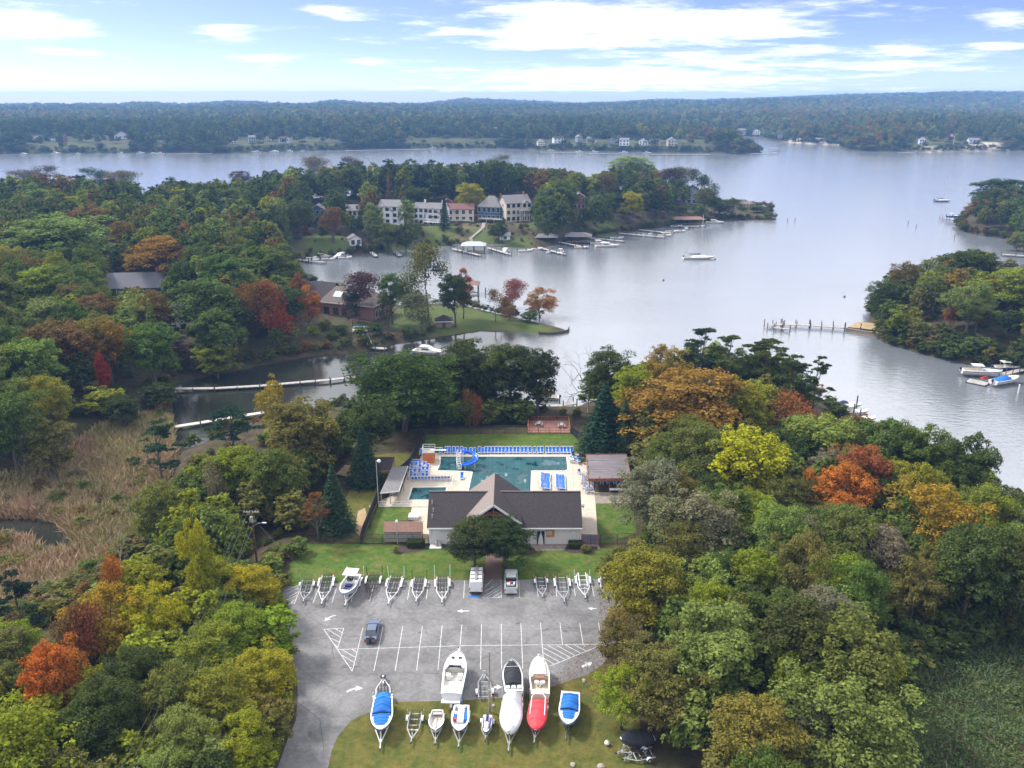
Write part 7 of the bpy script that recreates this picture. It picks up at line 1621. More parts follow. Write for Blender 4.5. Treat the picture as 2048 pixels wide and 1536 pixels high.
# brick house on the low point
p = RG(747, 642); BRICK = mat('rose_brick', (.24, .125, .10), .9, var=.2, vs_=2.2, col2=(.30, .17, .14), bump=.4, bs=6)
rz = -.36; bh = thing('brick_house', 'long rose-brick house with a brown hipped roof on the low point', 'house', (p.x, p.y, p.z - .4), rz)
w, d, h, rise, e = 21.0, 13.0, 5.6, 4.6, .7
mb = MB(); mb.box((-w / 2, d / 2, h / 2), (w, d, h)); mb.build('wall', BRICK, bh)
mb = MB(); q = d / 2; a = [(-w - e, -e, h), (e, -e, h), (e, d + e, h), (-w - e, d + e, h)]
for F_ in ([a[0], a[1], (-q, d / 2, h + rise), (-w + q * .4, d / 2, h + rise)], [a[1], a[2], (-q, d / 2, h + rise)], [a[2], a[3], (-w + q * .4, d / 2, h + rise), (-q, d / 2, h + rise)], [a[3], a[0], (-w + q * .4, d / 2, h + rise)]): mb.poly(F_)
mb.poly(a[::-1]); rf = mb.build('roof', mat('brown_hip_shingles', (.105, .085, .08), .95, var=.3, vs_=2, col2=(.13, .10, .09)), bh)
mb = MB(); slab(mb, (-w - 9, 3, h), (-w + 1, 3, h), (-w + 1, d / 2 + 3, h + rise + .4), (-w - 9, d / 2 + 3, h + rise + .4), .2); slab(mb, (-w + 1, d + 3, h), (-w - 9, d + 3, h), (-w - 9, d / 2 + 3, h + rise + .4), (-w + 1, d / 2 + 3, h + rise + .4), .2); mb.build('wing_roof', ASPH_SH, bh)
mb = MB(); mb.box((-w - 4, d / 2 + 3, h / 2), (8.5, 8, h)); mb.build('wing_wall', BRICK, bh)
for x0 in (-w * .82, -w * .52):
    mb = MB(); f = lambda x, t: (x, -e + t * (d / 2 + e), h + t * rise + .14); mb.quad(f(x0, .35), f(x0 + 3.2, .35), f(x0 + 3.2, .68), f(x0, .68)); sk = mb.build('skylight', mat('skylight_glass', (.42, .48, .55), .12), rf); sk.modifiers.new('t', 'SOLIDIFY').thickness = .1
mb = MB(); mb.bar((-w - e, -e - .02, h - .1), (e, -e - .02, h - .1), .1, .3); mb.bar((e + .02, -e, h - .1), (e + .02, d + e, h - .1), .1, .3); mb.each('gutter', WHITE, bh)
for x in (-w * .9, -w * .72, -w * .55, -w * .3): mb = MB(); mb.box((x, -.03, 2.6), (2.2, .08, 2.6)); wo_ = mb.build('window', mat('dark_brown_frame', (.06, .04, .035), .7), bh); mb = MB(); mb.box((x, -.09, 2.6), (1.8, .05, 2.2)); mb.build('pane', GLASS, wo_)
for y in (2.2, 4.4, 6.6): mb = MB(); mb.box((.03, y, 2.4), (.08, 1.6, 2.6)); wo_ = mb.build('window', WHITE, bh); mb = MB(); mb.box((.09, y, 2.4), (.05, 1.3, 2.2)); mb.build('pane', GLASS, wo_)
p = RG(888, 656); o = thing('garden_pavilion', 'small stone hut with dark hipped roof on the grassy point', 'hut', (p.x, p.y, p.z - .2), .1)
mb = MB(); mb.box((0, 2, 1.2), (5.2, 4, 2.4)); mb.build('wall', mat('grey_stone_wall', (.2, .17, .15), .9, var=.3, vs_=2), o); mb = MB(); a = [(-3.2, -.6, 2.4), (3.2, -.6, 2.4), (3.2, 4.6, 2.4), (-3.2, 4.6, 2.4)]; mb.add(a + [(0, 2, 4.3)], [(0, 1, 4), (1, 2, 4), (2, 3, 4), (3, 0, 4), (3, 2, 1, 0)]); mb.build('roof', ASPH_SH, o); mb = MB(); mb.bar((-3.2, -.62, 2.35), (3.2, -.62, 2.35), .08, .25); mb.build('fascia', WHITE, o)
mb = MB(); mb.box((0, -.05, 1.0), (1.2, .1, 1.9)); mb.build('door', PILE, o)
def bulkhead(label, px, h, m=PILE, name='bulkhead', z=WZ):
    P = [G(x, y, z) for x, y in px]; o = thing(name, label, 'sea wall', P[0])
    for a, b_ in zip(P, P[1:]):
        mb = MB(); mb.bar(a - P[0] + Vector((0, 0, h / 2 - .4)), b_ - P[0] + Vector((0, 0, h / 2 - .4)), .3, h + .8); mb.build('wall', m, o)
    for i, a in enumerate(P): mb = MB(); mb.tube([a - P[0] + Vector((0, 0, -1)), a - P[0] + Vector((0, 0, h + .3))], .16, 6); mb.build('pile', m, o)
bulkhead('dark timber sea wall round the tip of the grassy point', [(1078, 669), (1100, 670), (1120, 668), (1136, 664), (1138, 660)], .9)
bulkhead('pale retaining wall along the house lawns', [(905, 492), (1000, 493), (1080, 492), (1130, 484), (1180, 475), (1240, 467)], 1.0, GREYTIM)
# ---------------------------------------------------------------- docks
def dock(label, px, w=1.5, z=.9, sp=3.4, ph=1.0, m=GREYTIM, pm=PILE, name='dock', planks=0):
    P = [G(x, y, WZ + z) for x, y in px]; o0 = P[0]; o = thing(name, label, 'dock', (o0.x, o0.y, WZ))
    for a, b_ in zip(P, P[1:]):
        a, b_ = Vector((a.x - o0.x, a.y - o0.y, z)), Vector((b_.x - o0.x, b_.y - o0.y, z)); L = (b_ - a).length; s = (b_ - a).normalized(); s = Vector((-s.y, s.x, 0)) * w / 2
        mb = MB(); mb.bar(a - Vector((0, 0, .1)), b_ - Vector((0, 0, .1)), w, .2); mb.build('deck', m, o); k = max(1, round(L / sp))
        for i in range(k + 1):
            for q in (-1, 1): r = a.lerp(b_, i / k) + s * q * 1.05; mb = MB(); mb.tube([r + Vector((0, 0, -z - 1)), r + Vector((0, 0, ph * rnd.uniform(.6, 1.2)))], .14, 6); mb.build('pile', pm, o)
    return o
dock('long boardwalk dock crossing the upper creek', [(345, 777), (430, 776), (520, 771), (600, 764), (660, 759), (716, 752)], 1.5, .8, 5, .5)
dock('lower creek dock in front of the bright water', [(348, 853), (400, 845), (470, 833), (530, 824)], 1.6, .8, 5, .6, mat('pale_dock_boards', (.42, .40, .36), .9, var=.15))
dock('boardwalk along the foot of the brick house garden', [(572, 676), (640, 677), (706, 676)], 1.4, 1.1, 4, .2, TIMBER)
dock('short dock at the foot of the white stairs', [(735, 694), (772, 697)], 1.8, .7, 3, 1.0)
p = G(720, 668, WZ + 1.6); o = thing('stairway', 'white stairway with a blue-canopied landing down to the creek dock', 'stairs', (p.x, p.y, WZ)); q = G(740, 694, WZ + .8); v = Vector((q.x - p.x, q.y - p.y, 0))
mb = MB(); mb.box((0, 0, 2.9), (4.8, 2.6, .15)); mb.build('landing', WHITE, o); mb = MB(); mb.box((0, 0, 4.0), (3.6, 2.0, .1)); mb.build('canopy', mat('pale_blue_awning', (.08, .30, .42), .8), o)
for x in (-2.2, 2.2):
    for y in (-1.1, 1.1): mb = MB(); mb.bar((x, y, 0), (x, y, 4.0), .14); mb.build('post', WHITE, o)
for i in range(12): mb = MB(); t = (i + .5) / 12; mb.box((1.6 + (v.x - 1.6) * t, -1.2 + (v.y + 1.2) * t, 2.9 - 2.1 * t), (1.3, .5, .07)); mb.build('step', GREYTIM, o)
mb = MB()
for s in (-.7, .7): mb.bar((1.6 + s, -1.2, 3.8), (v.x + s, v.y, 1.7), .1, .14); mb.bar((1.6 + s, -1.2, 2.8), (v.x + s, v.y, .7), .1, .3)
mb.each('handrail', WHITE, o)
# right dock with terrace
dk_ = dock('long grey dock with many piles reaching out from the right bank', [(1752, 662), (1690, 655), (1620, 650), (1565, 648), (1532, 650)], 2.2, 1.0, 4.2, 1.6, GREYTIM)
dock('crosswise end of the long grey dock', [(1548, 655), (1580, 658)], 1.6, .9, 2.5, 1.4); P = [G(x, y, WZ + .9) for x, y in ((1692, 657), (1760, 668), (1765, 648), (1715, 644))]; o = thing('terrace', 'sandy stone terrace at the root of the long dock', 'terrace', (P[0].x, P[0].y, WZ)); mb = MB(); mb.prism([(p.x - P[0].x, p.y - P[0].y) for p in P], -.5, 1.0); mb.build('paving', SAND, o); mb = MB(); mb.bar((0, 0, 1.1), P[1] - Vector((P[0].x, P[0].y, WZ - .2)), .3, .3); mb.build('kerb', GREYTIM, o)
dock('dock beside the moored boats at the right bank', [(2060, 735), (2005, 748)], 1.8, .9, 3, 1.2, TIMBER); dock('low floating dock with two red chairs', [(1936, 760), (1975, 768)], 3.6, .4, 4, .3)
def deckchair(px, py, z, lb):
    p = G(px, py, WZ + z); o = thing('garden_chair', lb, 'chair', p, rnd.uniform(2, 4), 'red chairs on the floating dock'); mb = MB(); mb.bar((0, -.35, .4), (0, .3, .32), .7, .08); mb.build('seat', REDC, o); mb = MB(); mb.bar((0, .3, .3), (0, .65, 1.15), .75, .08); mb.build('backrest', REDC, o)
    for s in (-.4, .4): mb = MB(); mb.bar((s, -.4, 0), (s, -.4, .6), .1); mb.bar((s, -.45, .62), (s, .4, .62), .16, .05); mb.build('armrest', REDC, o)
deckchair(1965, 759, .45, 'red garden chair, left of the pair on the low floating dock'); deckchair(1971, 760, .45, 'red garden chair, right of the pair on the low floating dock')
def moored(label, px, py, L, rz, kind='runabout', hull=GEL, up=0.0, name='motorboat', canvas=None, grp=None, B=None, z=None):
    p = G(px, py, WZ + up) if z is None else G(px, py, z); B = B or L * .33
    o, L, zg, bm = boat(name, label, 0, 0, B, -.35, 1.25, hull=hull, ck=(.05, .55), g=.2, px=False, loc=(p.x, p.y, WZ + up), rz=rz, L=L, floor=CREAM, p=2.0, grp=grp)
    if kind == 'cruiser':
        mb = MB(); mb.loft([[(x * bm(t) * .8, t * L, zg(t) + h) for x in (-1, 1) for h in ((0, hh) if x < 0 else (hh, 0))] for t, hh in ((.30, 1.0), (.34, 1.25), (.56, 1.2), (.66, .55), (.88, .15))]); mb.build('cabin', GEL, o)
        mb = MB(); mb.loft([[(x * bm(t) * .815, t * L, zg(t) + h) for x in (-1, 1) for h in ((.5, .95) if x < 0 else (.95, .5))] for t in (.33, .44, .56)]); mb.build('cabin_window', GLASS, o)
    if kind in ('console', 'cruiser'):
        mb = MB(); mb.box((0, L * .38, zg(.4) + 1.45), (bm(.4) * 1.5, L * .28, .1)); mb.build('hard_top', GEL, o); mb = MB(); [mb.bar((s * bm(.4) * .65, L * y, zg(.4)), (s * bm(.4) * .65, L * y, zg(.4) + 1.4), .07) for s in (-1, 1) for y in (.28, .48)]; mb.each('top_leg', ALU, o)
    if kind == 'console': mb = MB(); mb.box((0, L * .42, zg(.4) + .3), (.9, .9, 1.0)); mb.build('console', GEL, o); outboard(o, 0, .9, BLACK)
    if kind == 'runabout': windscreen(o, L * .6, bm(.55) * .8, zg(.55)); outboard(o, 0, .8, BLACK)
    if canvas: cover(o, L, zg, bm, .05, .6, .35, canvas, wfrac=.9, hump=lambda t: .7 * math.exp(-((t - .42) / .15) ** 2))
    return o
moored('white centre-console boat on a lift at the right bank', 1922, 744, 11, -1.75, 'console', up=1.1); moored('white sport boat with blue canvas at the right bank dock', 1985, 768, 10.5, -1.15, 'runabout', canvas=BLUEC, up=.8, B=3.3)
moored('boat with a white oval hard top behind the centre-console at the right bank', 1985, 738, 9, -1.6, 'console', hull=NAVY, up=.3)
moored('white cabin cruiser moored in the creek behind the pool trees', 828, 704, 10, -1.9, 'cruiser')
for i, (x, y) in enumerate(((1660, 815), (1672, 828), (1686, 842))): moored(('farthest', 'middle', 'nearest')[i] + ' of three white motorboats moored off the right shore', x, y, 8, -1.6, ('runabout', 'console', 'runabout')[i], canvas=NAVY if i == 0 else None)
for i, (x, y) in enumerate(((1712, 818), (1706, 834), (1718, 846))): p = G(x, y, WZ); o = thing('mooring_pile', ('farthest', 'left', 'nearest')[i] + ' dark mooring pile in the water off the three white motorboats', 'pile', (p.x, p.y, WZ), 0, 'mooring piles off the right shore'); mb = MB(); mb.tube([(0, 0, -1), (0, 0, 3.6)], .18, 7); mb.build('shaft', PILE, o); mb = MB(); mb.tube([(0, 0, 3.6), (0, 0, 3.75)], [.2, .05], 7); mb.build('cap', DKSTEEL, o)
dock('marina dock seen through the gap behind the picnic deck', [(1095, 815), (1150, 805)], 1.8, .8, 3.5, 1.4); moored('white boat in the gap behind the picnic deck', 1118, 800, 7, 1.4, 'runabout'); moored('red-decked boat in the gap behind the picnic deck', 1108, 786, 6, 1.2, 'runabout', hull=REDC)
# docks and boats of the opposite bank
for lb, pts, w in (('leftmost long dock of the opposite bank', [(582, 516), (620, 522), (650, 524)], 2), ('curving pale dock left of the blue-covered cruiser', [(622, 484), (650, 497), (690, 506)], 1.8), ('small ruined dock with two boards', [(738, 500), (752, 512)], 2), ('pale ramp dock below the green yard', [(788, 500), (800, 511)], 2.4),
        ('dock with the hip-roofed boat shelter', [(905, 497), (960, 510)], 2), ('dock beside the blue-canopied boat', [(975, 495), (1020, 508)], 2), ('dock between the two flat boathouses', [(1075, 494), (1130, 508)], 2), ('broad dock before the right boathouse', [(1110, 482), (1170, 494)], 2.4),
        ('long dock right of the white cruiser', [(1178, 475), (1248, 482)], 2), ('longest pale dock of the opposite bank', [(1238, 466), (1330, 474)], 2), ('dock with a crossing head near the tip', [(1278, 459), (1345, 466)], 2), ('dock of the rusty boat shed near the tip', [(1340, 452), (1400, 452)], 2)):
    dock(lb, pts, w, 1.0, 6, 1.6, mat('sunbleached_dock', (.48, .45, .42), .9, var=.1) if w <= 1.8 else GREYTIM)
def boathouse(label, px, py, w, d, h, roofm, hip=True, rz=0.0):
    p = G(px, py, WZ); o = thing('boathouse', label, 'boathouse', (p.x, p.y, WZ), rz)
    for x in (-1, 0, 1):
        for y in (0, 1): mb = MB(); mb.tube([(x * w * .46, y * d, -1), (x * w * .46, y * d, h)], .18, 6); mb.build('post', PILE, o)
    a = [(-w / 2 - .5, -.5, h), (w / 2 + .5, -.5, h), (w / 2 + .5, d + .5, h), (-w / 2 - .5, d + .5, h)]; mb = MB(); q = d * .3
    mb.add(a + [(-w / 2 + q, d / 2, h + d * .18), (w / 2 - q, d / 2, h + d * .18)], [(0, 1, 5, 4), (1, 2, 5), (2, 3, 4, 5), (3, 0, 4), (3, 2, 1, 0)]); mb.build('roof', roofm, o); mb = MB(); mb.box((0, d / 2, .8), (w, d * .25, .2)); mb.build('deck', GREYTIM, o)
boathouse('hip-roofed boat shelter with a pale roof over the water', 947, 508, 12, 9, 4.2, mat('pale_metal_roof', (.32, .34, .38), .5)); boathouse('left flat grey boathouse', 1093, 490, 12, 9, 4, GREY_SH); boathouse('right larger grey boathouse', 1156, 489, 14, 10, 4.2, GREY_SH, rz=-.1)
boathouse('small grey boat shelter beside the left boathouse', 1060, 488, 9, 6, 3, GREY_SH); boathouse('rusty-roofed boat shed near the tip', 1378, 452, 20, 8, 4, BROWN_SH); boathouse('brown-roofed boat shelter standing off the tip', 1494, 423, 9, 7, 5.5, BROWN_SH); boathouse('brown-roofed boat shelter behind the red tree on the grassy point', 938, 592, 8, 7, 4.5, BROWN_SH)
for lb, x, y, L, rz, kd, cv_ in (('white boat at the far left dock end', 606, 524, 8, -1.2, 'runabout', None), ('white boat on the leftmost dock lift', 628, 516, 9, -1.4, 'cruiser', None), ('second white boat on the leftmost dock', 658, 514, 8, -1.5, 'runabout', NAVY), ('blue-covered cruiser with a mast at the leftmost docks', 694, 512, 10, 2.6, 'cruiser', NAVY),
        ('small white boat at the ruined dock', 728, 506, 5, 1, 'runabout', None), ('white boat under the hip-roofed shelter', 925, 507, 7, -1.5, 'runabout', None), ('boat with a bright blue canopy', 1014, 503, 9, 2.9, 'cruiser', BLUEC), ('brown-decked boat right of the blue canopy', 1036, 504, 8, -1.4, 'runabout', None),
        ('dark boat with a white top at the end of the flat boathouse dock', 1124, 505, 8, 2.8, 'console', None), ('largest white cruiser on the opposite bank', 1190, 494, 13, -1.5, 'cruiser', None), ('white boat beside the largest cruiser', 1180, 489, 11, -1.5, 'cruiser', None), ('blue and white boat on the dock right of the cruiser', 1220, 478, 8, -1.6, 'runabout', None),
        ('white boat at the end of the longest pale dock', 1315, 473, 8, -1.6, 'console', None), ('white boat on the crossing dock head', 1330, 465, 8, -1.6, 'runabout', None), ('dark-covered boat by the rusty boat shed', 1342, 454, 7, -1.7, 'runabout', NAVY), ('teal-covered boat under the rusty shed', 1372, 457, 7, 3, 'runabout', mat('teal_canvas', (.03, .22, .30), .8)), ('white boat under the rusty shed', 1388, 455, 7, -1.4, 'runabout', None), ('white cruiser right of the rusty shed', 1412, 446, 11, -1.8, 'cruiser', None)):
    moored(lb, x, y, L, rz, kd, canvas=cv_)
for lb, x, y, L, rz in (('small skiff beside the leftmost long dock', 612, 519, 6, -1.3), ('low white boat between the leftmost docks', 643, 521, 7, -1.4), ('white boat nearest left of the blue-covered cruiser', 676, 518, 7, -1.5), ('white skiff beside the left flat boathouse dock', 1100, 505, 6, 2.8), ('white boat in front of the small grey boat shelter', 1062, 500, 6, -1.6), ('white boat between right boathouse and largest cruiser', 1148, 497, 8, -1.5), ('small boat on the inner side of the longest pale dock', 1284, 471, 6, -1.6), ('small boat outside the crossing dock head', 1352, 464, 6, -1.6)):
    moored(lb, x, y, L, rz)
def sailboat(label, px, py, L, rz, hull, mast, sailc=NAVY):
    p = G(px, py, WZ); o, L, zg, bm = boat('sailboat', label, 0, 0, L * .3, -.4, 1.4, hull=hull, ck=(.05, .3), px=False, loc=(p.x, p.y, WZ), rz=rz, L=L, floor=CREAM, p=1.9, st=.6, cat='sailboat')
    mb = MB(); mb.loft([[(x * bm(t) * .6, t * L, zg(t) + h) for x in (-1, 1) for h in ((0, .5) if x < 0 else (.5, 0))] for t in (.34, .5, .68)]); mb.build('cabin', GEL, o)
    mb = MB(); mb.tube([(0, L * .55, 1), (0, L * .55, mast)], .11, 6); mb.build('mast', ALU, o); mb = MB(); mb.tube([(0, L * .54, 2.2), (0, L * .15, 2.3)], .06, 5); mb.build('boom', ALU, o); mb = MB(); mb.loft([[(r * cos(a * pi / 4), L * y, 2.45 + r * sin(a * pi / 4)) for a in range(8)] for y, r in ((.53, .32), (.35, .26), (.17, .14))]); mb.build('furled_sail', sailc, o)
    for a in ((0, L * .98, 1.2), (0, .1, 1.1), (bm(.5), L * .5, 1.2), (-bm(.5), L * .5, 1.2)): mb = MB(); mb.tube([a, (0, L * .55, mast - .2)], .022, 3); mb.build('stay', GALV, o)
    mb = MB(); mb.bar((-.5, .2, 1.1), (-.5, .2, 1.9), .5, .4); mb.bar((.5, .2, 1.1), (.5, .2, 1.7), .5, .4); mb.each('stern_gear', NAVY, o); return o
sailboat('white sailboat with a tall mast moored in the middle of the cove', 1366, 518, 16, -pi / 2 + .05, GEL, 22); sailboat('blue sailboat moored far out on the river', 1868, 403, 13, -pi / 2, mat('blue_hull', (.02, .10, .32), .35), 17)
o, *_ = boat('skiff', 'dark open boat moored behind the tallest tree of the point', 0, 0, 2.2, -.2, .8, hull=PILE, deck=PILE, floor=GREYTIM, px=False, loc=tuple(G(862, 541, WZ)), rz=-1.6, L=8)
dock('red-brown dock at the upper right headland', [(1882, 437), (1940, 446)], 2.4, 1.0, 6, 2.2, BROWNW); moored('blue-hulled boat on a lift at the upper right headland', 1893, 434, 8, -1.6, 'console', hull=BLUEC, up=2.6)
dock('pale dock in the inlet at the right edge', [(2003, 508), (2060, 512)], 2, 1, 6, 1.2)
for lb, x, y, h in (('dark channel pile right of the red tree of the point', 957, 602, 2.6), ('second channel pile right of the red tree', 971, 588, 2.6), ('pile off the tip of the bank', 1575, 443, 2), ('far pile off the tip of the bank', 1590, 442, 2), ('dark pile in the water before the headland', 1816, 448, 2), ('pile nearest the headland marsh', 1832, 456, 2), ('pile by the right inlet', 1909, 476, 2.2), ('white pile in the water at the right boats', 2036, 786, 2.4), ('white post beside the orange shrubs on the right shore', 1899, 718, 1.8)):
    p = G(x, y, WZ); o = thing('mooring_pile', lb, 'pile', (p.x, p.y, WZ)); mb = MB(); mb.tube([(0, 0, -1), (0, 0, h)], .2, 6); mb.build('shaft', WHITE if 'white' in lb else PILE, o); mb = MB(); mb.tube([(0, 0, h), (0, 0, h + .12)], [.22, .1], 6); mb.build('cap', WHITE if 'white' in lb else DKSTEEL, o)
for lb, x, y in (('dark float on the water below the white sailboat', 1327, 561), ('dark float on the water left of the long dock', 1689, 594), ('small float right of the white sailboat', 1430, 519)):
    p = G(x, y, WZ); o = thing('buoy', lb, 'buoy', (p.x, p.y, WZ)); mb = MB(); mb.loft([[(r * cos(a * pi / 4), r * sin(a * pi / 4), z) for a in range(8)] for r, z in ((.2, -.2), (.45, .1), (.4, .4), (.1, .6))]); mb.build('float', PILE, o, True)
p = RG(2000, 1000)
# garden path curving down the yard
mb = MB(); pts = [RG(x, y) for x, y in ((968, 447), (966, 456), (958, 464), (948, 472), (941, 479), (944, 485), (955, 490))]
L_p, R_p = [], []
for i, a in enumerate(pts): d_ = (pts[min(i + 1, 6)] - pts[max(i - 1, 0)]).normalized(); s = Vector((-d_.y, d_.x, 0)) * 1.0; L_p.append(a - s + Vector((0, 0, .35))); R_p.append(a + s + Vector((0, 0, .35)))
for i in range(6): mb.poly([L_p[i], L_p[i + 1], R_p[i + 1], R_p[i]])
tag(mb.build('path', mat('gravel_path', (.21, .185, .17), .95)), kind='structure')
# ---------------------------------------------------------------- far shore: small houses, boats, docks
FH = [(75, 284, 12, WHT, 'small white house, leftmost on the far shore'), (100, 284, 7, WHT, 'white annexe right of the leftmost far house'), (120, 285, 14, RED_, 'reddish house among the left far trees'), (170, 281, 13, WHT, 'left half of the white gabled pair above the bare far bank'), (186, 281, 14, WHT, 'right half of the white gabled pair above the bare far bank'), (242, 282, 20, (.5, .5, .52), 'broad grey house right of the white gabled pair'),
      (315, 281, 9, GRY, 'faint grey house in the middle of the left far shore'), (465, 288, 13, CRM, 'cream cottage on the far green knoll'), (505, 285, 11, GRY, 'grey cottage right of the far green knoll'), (536, 282, 12, WHT, 'white house with trees right of the far knoll'), (566, 286, 14, WHT, 'white terrace house stepping down to the far water'), (650, 277, 12, GRY, 'blue-grey house high on the far shore'),
      (820, 275, 11, WHT, 'white house far behind the crest trees'), (938, 270, 11, GRY, 'pale house on the far crest'), (990, 267, 9, WHT, 'small white house on the far crest'), (1083, 291, 11, CRM, 'tall tan house on the far shore'), (1118, 286, 17, WHT, 'wide white house right of the tall tan one'), (1160, 284, 9, GRY, 'grey house between the white far houses'),
      (1182, 285, 15, WHT, 'white gabled house above the far lawns'), (1222, 288, 8, GRY, 'small grey far cottage'), (1248, 291, 15, WHT, 'white far house with a dark porch'), (1287, 290, 14, WHT, 'twin-gabled white far house'), (1310, 291, 15, CRM, 'cream far house next to the twin gables'), (1345, 292, 15, (.42, .36, .32), 'brownish far house left of the dark point trees'),
      (1432, 303, 14, WHT, 'low white boathouse on the far point'), (1468, 303, 11, WHT, 'narrow white house on the far point'), (1485, 270, 15, GRY, 'grey house up the far creek'), (1512, 269, 12, WHT, 'white house up the far creek'), (1560, 276, 9, GRY, 'brown house at the far creek mouth'), (1845, 290, 10, WHT, 'low white house left of the flagpole on the far right shore'), (1948, 288, 16, WHT, 'large white house with verandas on the far right shore'), (1995, 275, 9, GRY, 'grey house in the trees at the far right')]
for i, (x, y, w, c, lb) in enumerate(FH):
    D = 76 / tan(PITCH - math.atan((768 - min(y + 14, 304)) / FPX)) if y > 278 else 1500; D = min(D, 1900) + 14; q = atD(x, y, D); z = max(q.z, WZ + 1.5)
    house(lb, x, y, w * .95, 9, 6 + (i % 3) * 1.2, c, (GREY_SH, ASPH_SH, GREY_SH)[i % 3], ((i * 37) % 9 - 4) * .1, 2, 3, 'xy'[i % 2], base=Vector((q.x, q.y, z)))
fb = moored('leftmost of the small white boats along the far shore', 40, 309, 11, -1.5, 'cruiser', grp='small white boats along the far shore')
for i, (x, y) in enumerate(sorted([(103, 308), (160, 308), (250, 308), (273, 307), (300, 307), (328, 308), (362, 306), (522, 305), (540, 304), (585, 303), (600, 302), (700, 299), (860, 297), (895, 297), (1095, 302), (1165, 304), (1180, 305), (1240, 306), (1285, 307), (1840, 304), (2020, 302), (1450, 275)])):
    p = G(x, y, WZ); again(fb, (p.x, p.y, WZ), rnd.choice((-1.5, 1.5)) + rnd.uniform(-.3, .3), nth(i + 1) + ' of the small white boats along the far shore', scale=rnd.uniform(.7, 1.25))
for lb, a, b_ in (('low dock along the left far shore', (330, 308), (425, 307)), ('long low dock along the middle far shore', (690, 301), (860, 298)), ('dock along the far houses', (1080, 304), (1240, 308)), ('dock at the far point', (1300, 309), (1420, 309)), ('dock off the tip of the far point', (1500, 308), (1555, 305)), ('dock on the far right shore', (1795, 304), (1835, 306))): dock(lb, [a, b_], 4, 1.2, 14, 2.0, GREYTIM)
boathouse('blue-grey boat shelter at the tip of the far point', 1550, 304, 14, 10, 5, GREY_SH)
p = G(1911, 303, WZ); o = thing('flagpole', 'white flagpole with a striped flag on the far right shore', 'flagpole', (p.x, p.y + 10, WZ + 1)); mb = MB(); mb.tube([(0, 0, 0), (0, 0, 24)], [.25, .15], 6); mb.build('pole', WHITE, o)
mb = MB(); [mb.box((-3.2, 0, 20.2 + i * .62), (6.4, .08, .6), i % 2) for i in range(6)]; mb.box((-1.3, -.08, 22.4), (2.6, .06, 2.0), 2); fl_ = mb.build('flag', [REDC, WHITE, NAVY], o)
# ---------------------------------------------------------------- reeds, vines, shore bushes
def mound_mat(name, ca, cb_, cc, sc_=.06):
    m = bpy.data.materials.new(name); m.use_nodes = True; n, l = m.node_tree.nodes, m.node_tree.links; b = n['Principled BSDF']; b.inputs['Roughness'].default_value = .9; b.inputs['Specular IOR Level'].default_value = .1
    t = N(n, 'ShaderNodeTexCoord'); x = N(n, 'ShaderNodeTexNoise', i_Scale=sc_, i_Detail=4.0); l.new(t.outputs['Object'], x.inputs['Vector']); mr = N(n, 'ShaderNodeMapRange', i_1=.36, i_2=.56); l.new(x.outputs['Fac'], mr.inputs[0])
    a = N(n, 'ShaderNodeMix', data_type='RGBA'); l.new(mr.outputs[0], a.inputs[0]); a.inputs[6].default_value = (*ca, 1); a.inputs[7].default_value = (*cb_, 1)
    g = N(n, 'ShaderNodeNewGeometry'); m2 = N(n, 'ShaderNodeMapRange', i_1=.55, i_2=1.0); l.new(g.outputs['Random Per Island'], m2.inputs[0]); c = N(n, 'ShaderNodeMix', data_type='RGBA'); l.new(m2.outputs[0], c.inputs[0]); l.new(a.outputs[2], c.inputs[6]); c.inputs[7].default_value = (*cc, 1); l.new(c.outputs[2], b.inputs['Base Color']); return m
def blades(name, label, P, Z, hgt, wid, per, m, seed, lean=.35, cat='reeds'):
    rng = np.random.default_rng(seed); k = len(P) * per; b_ = np.repeat(np.column_stack([P, Z]), per, 0) + np.column_stack([rng.normal(size=(k, 2)) * .28, np.zeros(k)])
    h = hgt * rng.uniform(.6, 1.15, k); a = rng.uniform(0, 2 * pi, k); s = np.column_stack([np.cos(a), np.sin(a), np.zeros(k)]) * (wid * rng.uniform(.5, 1.3, k))[:, None]; t = rng.normal(size=(k, 3)) * np.array([lean, lean, 0]) * h[:, None]; t[:, 2] = h
    mid = b_ + t * np.array([.35, .35, .55]); v = np.stack([b_ - s * .5, b_ + s * .5, mid + s, b_ + t, mid - s], 1)
    v = np.stack([v[:, 0], v[:, 1], v[:, 2], v[:, 4], v[:, 3]], 1).reshape(-1, 3); i = np.arange(k)[:, None] * 5; f = np.concatenate([i + np.array([[0, 1, 2]]), i + np.array([[0, 2, 3]]), i + np.array([[3, 2, 4]])])
    o = bpy.data.objects.new(name, np_mesh(name, v, f, [m])); COL.objects.link(o); return tag(o, label, cat, kind='stuff')
rg_ = np.random.default_rng(77); lo, hi_ = MARSH.min(0), MARSH.max(0); lo = np.maximum(lo, [-120, 60]); P = rg_.uniform(lo, hi_, (42000, 2)); ok = (sd(P, MARSH) > -.6) & (sd(P, MAIN) > .3)
for pd in PONDS: ok &= sd(P, pd) < -.5
P = P[ok][:19000]; blades('reeds', 'tan and pinkish brown reed bed between the left wood and the thicket', P, height(P), 2.3, .13, 5, mound_mat('dry_reeds', (.33, .215, .13), (.25, .22, .085), (.45, .35, .23)), 5)
VINE = pxpoly([(1745, 1440), (1830, 1345), (1960, 1290), (2200, 1240), (2400, 1720), (1640, 1720), (1700, 1520)], -1)
lo, hi_ = VINE.min(0), VINE.max(0); P = rg_.uniform(lo, hi_, (60000, 2)); P = P[sd(P, VINE) > 0][:34000]; Z = height(P) + .8 + .9 * fbm2(P[:, 0], P[:, 1], .35, 3) + rg_.uniform(-.3, .3, len(P))
